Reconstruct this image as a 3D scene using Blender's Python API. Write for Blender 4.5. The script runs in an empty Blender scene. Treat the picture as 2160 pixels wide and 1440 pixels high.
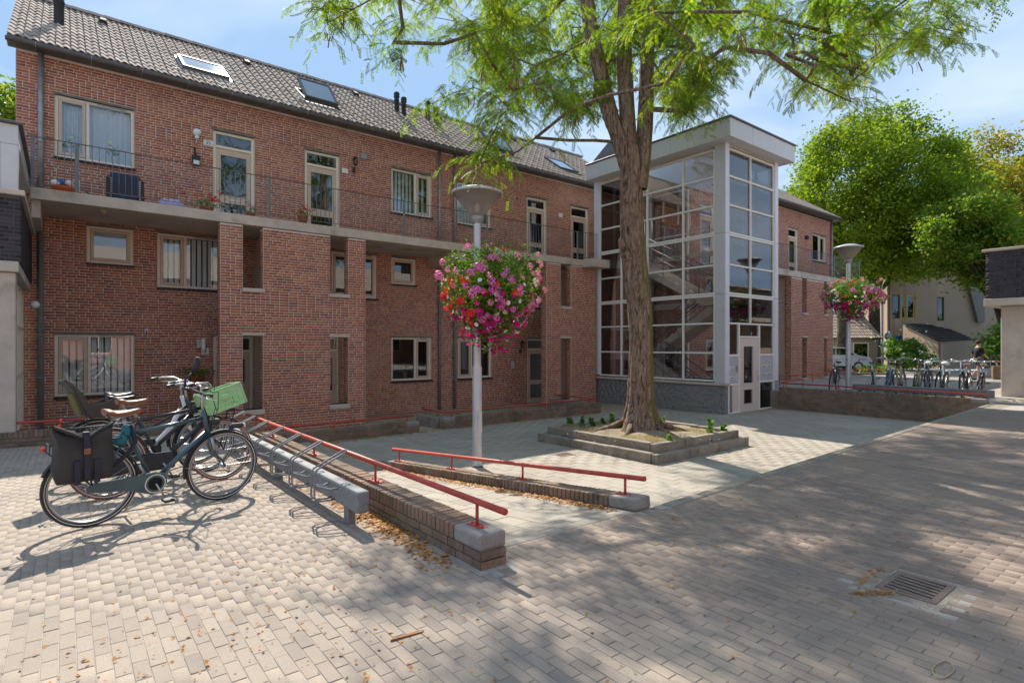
import bpy, bmesh, math, random
import numpy as np
from mathutils import Matrix, Vector, Euler
R = math.radians
rng = np.random.default_rng(7)
rnd = random.Random(11)
SC = bpy.context.scene
# ---------------------------------------------------------------- camera, world, sun, exposure
cam_d = bpy.data.cameras.new('camera'); cam = bpy.data.objects.new('camera', cam_d)
SC.collection.objects.link(cam); SC.camera = cam
cam_d.sensor_width = 36; cam_d.lens = 19.91; cam_d.shift_y = 8/2160; cam_d.clip_start = .1; cam_d.clip_end = 3000
cam.location = (0, 0, 1.56); cam.rotation_euler = (R(90), 0, -R(38.36))
SKY_OFF = (1, 7, 0)
SUN_EL = 46.0; SUN_ROT = 15.6           # rotation measured clockwise from +y
SC.view_settings.view_transform = 'Standard'; SC.view_settings.look = 'None'
SC.view_settings.gamma = 1; SC.view_settings.exposure = 1.66
SC.view_settings.use_curve_mapping = False
W = bpy.data.worlds.new('World'); SC.world = W; W.use_nodes = True
nt = W.node_tree; nt.nodes.clear()
def wn(t, **k):
    n = nt.nodes.new(t)
    for a, b in k.items(): setattr(n, a, b)
    return n
sky = wn('ShaderNodeTexSky', sky_type='NISHITA', sun_disc=False)
sky.sun_elevation = R(SUN_EL); sky.sun_rotation = R(SUN_ROT); sky.air_density = 1.0; sky.dust_density = 0.6; sky.ozone_density = 2.0
bg = wn('ShaderNodeBackground'); bg.inputs[1].default_value = 0.12
tc = wn('ShaderNodeTexCoord'); sep = wn('ShaderNodeSeparateXYZ'); nt.links.new(tc.outputs['Generated'], sep.inputs[0])
# thin clouds: noise on the direction projected to a flat layer
dv = wn('ShaderNodeMath', operation='MAXIMUM'); dv.inputs[1].default_value = .05; nt.links.new(sep.outputs[2], dv.inputs[0])
ad = wn('ShaderNodeMath', operation='ADD'); ad.inputs[1].default_value = .12; nt.links.new(dv.outputs[0], ad.inputs[0])
cx_ = wn('ShaderNodeMath', operation='DIVIDE'); cy_ = wn('ShaderNodeMath', operation='DIVIDE')
nt.links.new(sep.outputs[0], cx_.inputs[0]); nt.links.new(ad.outputs[0], cx_.inputs[1])
nt.links.new(sep.outputs[1], cy_.inputs[0]); nt.links.new(ad.outputs[0], cy_.inputs[1])
cmb = wn('ShaderNodeCombineXYZ'); nt.links.new(cx_.outputs[0], cmb.inputs[0]); nt.links.new(cy_.outputs[0], cmb.inputs[1])
nz = wn('ShaderNodeTexNoise'); nz.inputs['Scale'].default_value = .85; nz.inputs['Detail'].default_value = 7; nz.inputs['Roughness'].default_value = .52; nz.inputs['Distortion'].default_value = .5
mpn = wn('ShaderNodeMapping'); mpn.inputs['Location'].default_value = SKY_OFF; nt.links.new(cmb.outputs[0], mpn.inputs[0]); nt.links.new(mpn.outputs[0], nz.inputs['Vector'])
cr = wn('ShaderNodeValToRGB'); cr.color_ramp.elements[0].position = .42; cr.color_ramp.elements[0].color = (0,)*3+(1,); cr.color_ramp.elements[1].position = .78; cr.color_ramp.elements[1].color = (.70,)*3+(1,)
nt.links.new(nz.outputs[0], cr.inputs[0])
mx = wn('ShaderNodeMixRGB'); mx.inputs[2].default_value = (3.2, 3.4, 3.6, 1)
hz = wn('ShaderNodeMixRGB'); hz.inputs[0].default_value = .965; hz.inputs[2].default_value = (.98, 1.55, 2.35, 1)   # thin high haze evens the sky out
nt.links.new(sky.outputs[0], hz.inputs[1]); nt.links.new(cr.outputs[0], mx.inputs[0]); nt.links.new(hz.outputs[0], mx.inputs[1]); nt.links.new(mx.outputs[0], bg.inputs[0])
wo = wn('ShaderNodeOutputWorld'); nt.links.new(bg.outputs[0], wo.inputs[0])
sl = bpy.data.lights.new('sun', 'SUN'); sl.energy = 2.5; sl.angle = R(0.55); sl.color = (1, .93, .82)
so = bpy.data.objects.new('sun', sl); SC.collection.objects.link(so); so.location = (0, 0, 30)
sdir = Vector((math.sin(R(SUN_ROT))*math.cos(R(SUN_EL)), math.cos(R(SUN_ROT))*math.cos(R(SUN_EL)), math.sin(R(SUN_EL))))
so.rotation_euler = sdir.to_track_quat('Z', 'Y').to_euler()
SC.cycles.max_bounces = 8; SC.cycles.transparent_max_bounces = 24

# photograph geometry (pixel of the 2160 px photo + depth -> place), used only while laying things out
F0, CX, HY, EYE = 1194.6, 1080., 728., 1.56
SN, CS = .7843, .6204
def cam2w(X, Z, z=0.): return Vector((X*SN + Z*CS, -X*CS + Z*SN, z))
def at(px, py, Z): return cam2w((px-CX)/F0*Z, Z, EYE-(py-HY)/F0*Z)
def proj(p):
    X = p[0]*SN - p[1]*CS; Z = p[0]*CS + p[1]*SN
    return (CX + F0*X/Z, HY - F0*(p[2]-EYE)/Z, Z)

# ---------------------------------------------------------------- materials
MATS = {}
def nmat(name):
    m = bpy.data.materials.new(name); m.use_nodes = True; t = m.node_tree; t.nodes.clear()
    o = t.nodes.new('ShaderNodeOutputMaterial'); b = t.nodes.new('ShaderNodeBsdfPrincipled'); t.links.new(b.outputs[0], o.inputs[0])
    MATS[name] = m
    return m, t, b, o
def N(t, ty, **k):
    n = t.nodes.new(ty)
    for a, b in k.items():
        if a in n.inputs.keys() if hasattr(n.inputs, 'keys') else False: n.inputs[a].default_value = b
        else: setattr(n, a, b)
    return n
def noise(t, scale, detail=4, rough=.55, vec=None, dist=0.):
    n = t.nodes.new('ShaderNodeTexNoise'); n.inputs['Scale'].default_value = scale; n.inputs['Detail'].default_value = detail
    n.inputs['Roughness'].default_value = rough; n.inputs['Distortion'].default_value = dist
    if vec is not None: t.links.new(vec, n.inputs['Vector'])
    return n.outputs[0]
def ramp(t, fac, stops):
    n = t.nodes.new('ShaderNodeValToRGB'); e = n.color_ramp.elements
    while len(e) < len(stops): e.new(.5)
    for i, (p, c) in enumerate(stops): e[i].position = p; e[i].color = (c[0], c[1], c[2], 1) if hasattr(c, '__len__') else (c, c, c, 1)
    t.links.new(fac, n.inputs[0]); return n.outputs[0]
def mixc(t, fac, a, b, mode='MIX'):
    n = t.nodes.new('ShaderNodeMixRGB'); n.blend_type = mode
    for i, v in ((0, fac), (1, a), (2, b)):
        if hasattr(v, 'is_linked') or hasattr(v, 'links'): t.links.new(v, n.inputs[i])
        elif i == 0: n.inputs[0].default_value = v
        else: n.inputs[i].default_value = (*v[:3], 1)
    return n.outputs[0]
def mth(t, op, a, b=None):
    n = t.nodes.new('ShaderNodeMath'); n.operation = op
    for i, v in enumerate((a, b)):
        if v is None: continue
        if hasattr(v, 'links'): t.links.new(v, n.inputs[i])
        else: n.inputs[i].default_value = v
    return n.outputs[0]
def pos(t, obj=False):
    if obj: return t.nodes.new('ShaderNodeTexCoord').outputs['Object']
    return t.nodes.new('ShaderNodeNewGeometry').outputs['Position']
def bump(t, b, h, strength=.3, dist=.01):
    n = t.nodes.new('ShaderNodeBump'); n.inputs['Strength'].default_value = strength; n.inputs['Distance'].default_value = dist
    t.links.new(h, n.inputs['Height']); t.links.new(n.outputs[0], b.inputs['Normal'])
def plain(name, col, rough=.6, metal=0., var=.15, scale=6., fine=None, obj=False, spec=.5, bmp=0., dirt=None):
    """one colour with soft mottling, optional fine grain and grime stops"""
    m, t, b, o = nmat(name); p = pos(t, obj)
    n = noise(t, scale, 5, .6, p)
    lo = tuple(c*(1-var) for c in col); hi = tuple(min(1, c*(1+var)) for c in col)
    c = ramp(t, n, [(.3, lo), (.7, hi)])
    if fine: c = mixc(t, fine[1], c, ramp(t, noise(t, fine[0], 3, .6, p), [(.35, .25), (.65, 1.)]), 'MULTIPLY')
    if dirt: c = mixc(t, ramp(t, noise(t, dirt[0], 6, .65, p), [(dirt[1], 0.), (dirt[1]+.15, dirt[2])]), c, dirt[3])
    t.links.new(c, b.inputs['Base Color']); b.inputs['Roughness'].default_value = rough; b.inputs['Metallic'].default_value = metal
    b.inputs['Specular IOR Level'].default_value = spec
    if bmp: bump(t, b, noise(t, scale*8 if not fine else fine[0], 4, .6, p), bmp, .01)
    return m
def pieces(name, cols, rough=.8, fine=(60, .25), patch=None, bmp=.25, spec=.3, island=True):
    """colour differs from piece to piece (island / object), plus grain and weathering patches"""
    m, t, b, o = nmat(name); p = pos(t)
    g = t.nodes.new('ShaderNodeNewGeometry'); oi = t.nodes.new('ShaderNodeObjectInfo')
    f = mth(t, 'FRACT', mth(t, 'ADD', g.outputs['Random Per Island'], oi.outputs['Random']))
    st = [(i/(len(cols)-1) if len(cols) > 1 else 0, c) for i, c in enumerate(cols)]
    c = ramp(t, f, st)
    for pt in (patch or []):
        c = mixc(t, ramp(t, noise(t, pt[0], 6, .62, p, .4), [(pt[1], 0.), (pt[1]+pt[4] if len(pt) > 4 else pt[1]+.14, pt[2])]), c, pt[3])
    if fine: c = mixc(t, fine[1], c, ramp(t, noise(t, fine[0], 4, .7, p), [(.3, .35), (.7, 1.25)]), 'MULTIPLY')
    if name == 'paver':      # paver colour grades darker towards +x, its edge broken up by noise
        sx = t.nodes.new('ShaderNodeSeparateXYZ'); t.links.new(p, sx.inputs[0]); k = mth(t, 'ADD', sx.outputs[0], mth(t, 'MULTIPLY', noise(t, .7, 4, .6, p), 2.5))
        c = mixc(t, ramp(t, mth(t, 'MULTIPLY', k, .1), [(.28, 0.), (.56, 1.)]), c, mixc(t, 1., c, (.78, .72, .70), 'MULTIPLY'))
    t.links.new(c, b.inputs['Base Color']); b.inputs['Roughness'].default_value = rough; b.inputs['Specular IOR Level'].default_value = spec
    if bmp: bump(t, b, noise(t, fine[0] if fine else 50, 4, .7, p), bmp, .006)
    return m
def leafmat(name, cols, trans=.35, rough=.55, scale=.6):
    m, t, b, o = nmat(name); p = pos(t)
    g = t.nodes.new('ShaderNodeNewGeometry')
    f = mth(t, 'ADD', mth(t, 'MULTIPLY', g.outputs['Random Per Island'], .55), mth(t, 'MULTIPLY', noise(t, scale, 4, .6, p), .55))
    c = ramp(t, f, [(.15+.7*i/(len(cols)-1), c) for i, c in enumerate(cols)])
    t.links.new(c, b.inputs['Base Color']); b.inputs['Roughness'].default_value = rough; b.inputs['Specular IOR Level'].default_value = .25
    tr = t.nodes.new('ShaderNodeBsdfTranslucent'); c2 = mixc(t, 1., c, (1.35, 1.5, .55), 'MULTIPLY'); t.links.new(c2, tr.inputs[0])
    mxs = t.nodes.new('ShaderNodeMixShader'); mxs.inputs[0].default_value = trans
    t.links.new(b.outputs[0], mxs.inputs[1]); t.links.new(tr.outputs[0], mxs.inputs[2]); t.links.new(mxs.outputs[0], o.inputs[0])
    return m
def glass(name, tint=(.92, .96, .95), boost=1.5, base=.04, rough=0.):
    m = bpy.data.materials.new(name); m.use_nodes = True; t = m.node_tree; t.nodes.clear(); MATS[name] = m
    o = t.nodes.new('ShaderNodeOutputMaterial'); a = t.nodes.new('ShaderNodeBsdfTransparent'); a.inputs[0].default_value = (*tint, 1)
    g = t.nodes.new('ShaderNodeBsdfGlossy'); g.inputs['Roughness'].default_value = rough; g.inputs[0].default_value = (.95, .97, 1, 1)
    fr = t.nodes.new('ShaderNodeFresnel'); fr.inputs[0].default_value = 1.5
    f = mth(t, 'MINIMUM', mth(t, 'ADD', mth(t, 'MULTIPLY', fr.outputs[0], boost), base), 1.)
    # a very slight waviness of the sheet
    bn = t.nodes.new('ShaderNodeBump'); bn.inputs['Strength'].default_value = .03; bn.inputs['Distance'].default_value = .02
    t.links.new(noise(t, 1.3, 1, .4, pos(t)), bn.inputs['Height']); t.links.new(bn.outputs[0], g.inputs['Normal'])
    s = t.nodes.new('ShaderNodeMixShader'); t.links.new(f, s.inputs[0]); t.links.new(a.outputs[0], s.inputs[1]); t.links.new(g.outputs[0], s.inputs[2])
    t.links.new(s.outputs[0], o.inputs[0]); return m

BR = [(.42, .13, .072), (.53, .175, .088), (.60, .235, .12), (.44, .135, .08), (.57, .20, .095), (.34, .115, .085), (.49, .155, .088)]
pieces('brick_red', BR, .88, (70, .35), [(.45, .55, .30, (.62, .44, .35)), (1.7, .60, .45, (.17, .09, .07))], .3)
plain('mortar', (.73, .64, .55), .95, var=.12, scale=3, fine=(90, .3), dirt=(.9, .6, .55, (.2, .18, .15)))
pieces('brick_dark', [(.045, .040, .050), (.065, .055, .062), (.035, .032, .04), (.08, .065, .07)], .75, (70, .3), None, .3)
plain('mortar_dark', (.10, .09, .095), .95, var=.15, scale=5)
pieces('brick_grey', [(.25, .25, .24), (.29, .285, .27), (.22, .22, .215), (.31, .30, .28)], .8, (70, .2), [(1.2, .58, .35, (.14, .14, .12))], .25)
plain('mortar_grey', (.21, .21, .20), .95, var=.1, scale=5)
pieces('brick_sand', [(.44, .34, .25), (.40, .31, .23), (.48, .375, .28), (.37, .285, .21)], .85, (60, .2), [(.4, .6, .3, (.25, .19, .14))], .1)
pieces('brick_old', [(.24, .165, .12), (.30, .21, .155), (.20, .14, .105), (.33, .20, .14), (.27, .19, .14)], .93, (55, .55),
       [(1.6, .48, .7, (.15, .135, .085)), (3.5, .58, .6, (.05, .05, .04)), (2.2, .57, .6, (.42, .37, .30))], .6)
plain('mortar_old', (.27, .22, .165), .96, var=.3, scale=6, fine=(60, .4))
pieces('tile_roof', [(.40, .32, .265), (.48, .39, .325), (.34, .275, .235), (.52, .43, .36)], .95, (45, .3), [(.8, .56, .5, (.46, .41, .34)), (3., .60, .5, (.16, .145, .13))], .25, spec=.12)
pieces('tile_black', [(.02, .022, .024), (.03, .032, .034), (.026, .028, .03)], .45, (30, .2), None, .1)
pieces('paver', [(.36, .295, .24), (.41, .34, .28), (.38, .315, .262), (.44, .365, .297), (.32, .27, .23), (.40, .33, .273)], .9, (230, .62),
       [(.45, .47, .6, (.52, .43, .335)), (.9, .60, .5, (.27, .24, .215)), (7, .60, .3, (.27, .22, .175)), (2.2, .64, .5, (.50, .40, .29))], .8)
plain('joint_sand', (.44, .34, .235), .97, var=.25, scale=4, fine=(150, .4), dirt=(2.5, .55, .7, (.09, .08, .055)))
pieces('court_tile', [(.34, .295, .245), (.39, .34, .28), (.36, .315, .26), (.32, .28, .235)], .9, (150, .35),
       [(.5, .52, .5, (.47, .42, .35)), (.9, .60, .5, (.24, .21, .185))], .35)
plain('concrete', (.60, .51, .42), .88, var=.14, scale=2.2, fine=(80, .22), dirt=(1.4, .55, .55, (.20, .165, .125)), bmp=.15)
plain('concrete_grey', (.33, .31, .28), .92, var=.2, scale=5, fine=(90, .4), dirt=(3, .55, .6, (.13, .12, .10)), bmp=.4)
plain('concrete_kerb', (.33, .285, .225), .94, var=.25, scale=4, fine=(70, .5), dirt=(2.2, .52, .7, (.10, .09, .06)), bmp=.6)
plain('soffit', (.52, .45, .37), .9, var=.18, scale=1.5, dirt=(.9, .56, .6, (.13, .10, .08)))
plain('frame_cream', (.80, .71, .57), .45, var=.06, scale=8, dirt=(7, .62, .25, (.35, .28, .2)))
plain('frame_tan', (.60, .46, .345), .5, var=.06, scale=8)
plain('frame_white', (.82, .78, .70), .4, var=.05, scale=8, dirt=(7, .64, .2, (.4, .36, .3)))
plain('panel_grey', (.60, .59, .59), .38, var=.05, scale=3, metal=.1, dirt=(1.6, .62, .2, (.3, .29, .28)))
plain('panel_lavender', (.72, .71, .78), .4, var=.04, scale=3)
plain('panel_box', (.47, .48, .52), .45, var=.04, scale=5)
plain('door_pink', (.72, .60, .52), .45, var=.05, scale=6)
plain('siding', (.56, .46, .34), .6, var=.08, scale=4)
plain('lintel', (.22, .20, .16), .9, var=.2, scale=7, fine=(60, .4))
plain('zinc', (.36, .36, .35), .45, metal=.5, var=.2, scale=5, fine=(40, .2), dirt=(4, .56, .4, (.18, .18, .17)))
plain('zinc_dark', (.13, .12, .115), .5, metal=.3, var=.25, scale=3)
plain('galv', (.20, .21, .22), .7, metal=.0, var=.18, scale=20, fine=(80, .2))
plain('lamp_pole', (.55, .55, .56), .42, metal=.35, var=.08, scale=6, dirt=(8, .63, .4, (.3, .28, .26)))
plain('rail_iron', (.17, .17, .175), .5, metal=.4, var=.2, scale=10)
plain('red_paint', (.46, .065, .042), .5, var=.25, scale=11, dirt=(16, .56, .7, (.20, .085, .06)), spec=.5)
plain('black_plastic', (.018, .018, .02), .4, var=.2, scale=12, obj=True)
plain('matt_black', (.03, .03, .032), .7, var=.2, scale=12, obj=True)
plain('rubber', (.035, .033, .032), .75, var=.2, scale=25, obj=True, fine=(80, .3))
plain('rubber_brown', (.23, .085, .045), .75, var=.2, scale=25, obj=True)
plain('stripe', (.75, .74, .70), .4, var=.03, scale=9, obj=True)
plain('rim_alloy', (.33, .33, .34), .45, metal=.6, var=.1, scale=15, obj=True)
plain('steel', (.55, .55, .55), .3, metal=.9, var=.1, scale=15, obj=True)
plain('steel_dull', (.42, .42, .42), .4, metal=.8, var=.2, scale=15, obj=True, dirt=(30, .6, .5, (.2, .12, .07)))
plain('leather', (.25, .10, .05), .45, var=.15, scale=18, obj=True)
plain('paint_teal', (.075, .12, .14), .28, metal=.55, var=.1, scale=8, obj=True)
plain('paint_dark', (.035, .038, .045), .3, metal=.3, var=.15, scale=8, obj=True)
plain('paint_white', (.62, .63, .66), .35, var=.08, scale=20, obj=True, dirt=(18, .6, .4, (.3, .25, .2)))
plain('paint_blue', (.18, .38, .58), .35, var=.1, scale=8, obj=True)
plain('paint_pale', (.45, .58, .62), .35, var=.1, scale=8, obj=True)
plain('paint_sand', (.46, .38, .24), .4, var=.15, scale=8, obj=True)
plain('crate_green', (.33, .56, .27), .5, var=.08, scale=9, obj=True, dirt=(14, .58, .3, (.3, .27, .15)))
plain('canvas', (.045, .041, .038), .85, var=.22, scale=7, fine=(140, .35), obj=True, bmp=.3)
plain('strap', (.012, .014, .03), .6, var=.2, scale=9, obj=True)
plain('seat_plastic', (.045, .042, .038), .4, var=.1, scale=6, obj=True)
plain('pad_olive', (.10, .09, .03), .8, var=.15, scale=9, obj=True)
plain('orange', (.75, .14, .02), .4, var=.05, scale=9)
plain('navy', (.02, .03, .06), .6, var=.3, scale=9)
plain('lilac', (.45, .40, .62), .5, var=.12, scale=12)
plain('yellow', (.72, .42, .03), .5, var=.1, scale=12, obj=True)
plain('terracotta', (.35, .12, .06), .8, var=.15, scale=12)
plain('yellow_paint', (.70, .55, .04), .45, var=.08, scale=6)
plain('brown_paint', (.10, .05, .03), .5, var=.15, scale=6)
plain('interior', (.055, .05, .045), .9, var=.3, scale=1.2)
plain('blind', (.82, .82, .84), .8, var=.06, scale=12)
plain('curtain', (.72, .74, .80), .9, var=.05, scale=9)
plain('sign_white', (.75, .74, .71), .5, var=.04, scale=10)
plain('ink', (.02, .02, .02), .6, var=.1, scale=10)
plain('sign_blue', (.02, .13, .38), .4, var=.05, scale=10)
plain('grate_iron', (.22, .155, .13), .6, metal=.35, var=.2, scale=25, fine=(90, .3))
plain('deep', (.01, .009, .008), .95, var=.2, scale=10)
plain('soil', (.30, .235, .165), .98, var=.3, scale=3, fine=(40, .5), dirt=(1.5, .5, .5, (.42, .34, .22)), bmp=.8)
plain('earth', (.13, .13, .06), .98, var=.35, scale=.6)
plain('skin', (.45, .26, .18), .6, var=.05, scale=20, obj=True)
plain('cloth_dark', (.018, .02, .035), .85, var=.2, scale=20, obj=True)
plain('cloth_grey', (.12, .12, .13), .85, var=.2, scale=20, obj=True)
plain('hair', (.05, .035, .025), .8, var=.2, scale=40, obj=True)
plain('car_paint', (.52, .55, .58), .18, metal=.4, var=.02, scale=2, obj=True)
plain('lens_red', (.45, .03, .015), .2, var=.05, scale=9, obj=True)
plain('lens_clear', (.75, .75, .74), .12, var=.03, scale=9, obj=True)
plain('lens_orange', (.8, .30, .03), .25, var=.05, scale=9, obj=True)
plain('globe', (.82, .80, .76), .3, var=.03, scale=9)
plain('cloth_teal', (.02, .16, .20), .8, var=.5, scale=60, obj=True)
glass('pane', (.93, .96, .95), 1.25, .03)
glass('pane_tower', (1, 1, 1), .95, .015)
glass('pane_dark', (.35, .38, .38), 1.8, .05)
glass('lamp_glass', (.80, .76, .72), 1.2, .10, .12)
def lampglass():
    m, t, b, o = nmat('lamp_cone'); b.inputs['Base Color'].default_value = (.46, .39, .35, 1); b.inputs['Roughness'].default_value = .25
    tl = t.nodes.new('ShaderNodeBsdfTranslucent'); tl.inputs[0].default_value = (.7, .62, .56, 1); tp_ = t.nodes.new('ShaderNodeBsdfTransparent'); tp_.inputs[0].default_value = (.9, .88, .86, 1)
    a = t.nodes.new('ShaderNodeMixShader'); a.inputs[0].default_value = .5; t.links.new(b.outputs[0], a.inputs[1]); t.links.new(tl.outputs[0], a.inputs[2])
    c = t.nodes.new('ShaderNodeMixShader'); c.inputs[0].default_value = .40; t.links.new(a.outputs[0], c.inputs[1]); t.links.new(tp_.outputs[0], c.inputs[2]); t.links.new(c.outputs[0], o.inputs[0])
lampglass()
leafmat('leaf_locust', [(.06, .13, .015), (.10, .19, .02), (.14, .25, .025), (.24, .30, .03), (.40, .30, .035)], .55, scale=.5)
leafmat('leaf_hornbeam', [(.06, .11, .012), (.12, .19, .018), (.21, .28, .022), (.30, .34, .03)], .5, scale=.35)
leafmat('leaf_oak', [(.06, .12, .015), (.10, .19, .02), (.17, .25, .03), (.30, .28, .04)], .5, scale=.35)
leafmat('leaf_autumn', [(.10, .16, .02), (.20, .22, .03), (.34, .27, .03), (.42, .25, .03)], .5, scale=.3)
leafmat('leaf_bush', [(.06, .14, .02), (.12, .23, .035), (.20, .32, .06)], .4, scale=3)
leafmat('leaf_basket', [(.03, .08, .012), (.06, .14, .02), (.12, .22, .025), (.20, .28, .03)], .4, scale=5)
leafmat('leaf_dead', [(.28, .09, .02), (.42, .17, .03), (.50, .25, .06), (.22, .09, .04)], .15, scale=9)
leafmat('straw', [(.45, .36, .20), (.55, .45, .28), (.35, .27, .13)], .2, scale=9)
leafmat('pod', [(.16, .05, .02), (.24, .09, .03), (.30, .13, .04)], .15, scale=4)
for nme, c in dict(petal_pink=(.75, .18, .55), petal_magenta=(.55, .01, .27), petal_red=(.75, .035, .015), petal_white=(.85, .84, .80), petal_blush=(.80, .32, .45)).items():
    leafmat(nme, [tuple(v*.75 for v in c), c, tuple(min(.9, v*1.15) for v in c)], .3, scale=9)
def brick_flat():
    m, t, b, o = nmat('brick_flat'); p = pos(t); br = t.nodes.new('ShaderNodeTexBrick'); mp = t.nodes.new('ShaderNodeMapping'); mp.inputs['Rotation'].default_value = (R(90), 0, 0); t.links.new(p, mp.inputs[0]); t.links.new(mp.outputs[0], br.inputs[0])
    br.inputs['Scale'].default_value = 1.; br.inputs['Brick Width'].default_value = .23; br.inputs['Row Height'].default_value = .0675; br.inputs['Mortar Size'].default_value = .006
    br.inputs['Color1'].default_value = (.42, .15, .10, 1); br.inputs['Color2'].default_value = (.32, .11, .08, 1); br.inputs['Mortar'].default_value = (.55, .5, .45, 1)
    t.links.new(br.outputs[0], b.inputs['Base Color']); b.inputs['Roughness'].default_value = .9
brick_flat()
def bark_mat(name, c1, c2, moss):
    m, t, b, o = nmat(name); p = pos(t)
    mp = t.nodes.new('ShaderNodeMapping'); mp.inputs['Scale'].default_value = (11, 11, 2.6); t.links.new(p, mp.inputs[0])
    n1 = noise(t, 1.6, 7, .65, mp.outputs[0], 1.2)
    c = ramp(t, n1, [(.36, tuple(v*.25 for v in c1)), (.46, c1), (.62, c2)])
    g = t.nodes.new('ShaderNodeSeparateXYZ'); gn = t.nodes.new('ShaderNodeNewGeometry'); t.links.new(gn.outputs['Normal'], g.inputs[0])
    side = mth(t, 'ADD', mth(t, 'MULTIPLY', g.outputs[0], .35), mth(t, 'MULTIPLY', g.outputs[1], -.28))
    mp2 = t.nodes.new('ShaderNodeMapping'); mp2.inputs['Scale'].default_value = (3.5, 3.5, .45); t.links.new(p, mp2.inputs[0])
    k = mth(t, 'ADD', side, noise(t, 1.0, 5, .6, mp2.outputs[0]))
    c = mixc(t, ramp(t, k, [(.62, 0.), (.80, .8)]), c, moss)
    vz = noise(t, 11, 4, .6, p)
    c = mixc(t, ramp(t, vz, [(.66, 0.), (.72, .5)]), c, (.34, .35, .32))
    t.links.new(c, b.inputs['Base Color']); b.inputs['Roughness'].default_value = .95; b.inputs['Specular IOR Level'].default_value = .15
    bump(t, b, n1, 1., .09)
bark_mat('bark', (.25, .165, .12), (.42, .31, .235), (.17, .15, .03))
bark_mat('bark_far', (.07, .06, .045), (.13, .11, .085), (.06, .07, .03))

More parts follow.
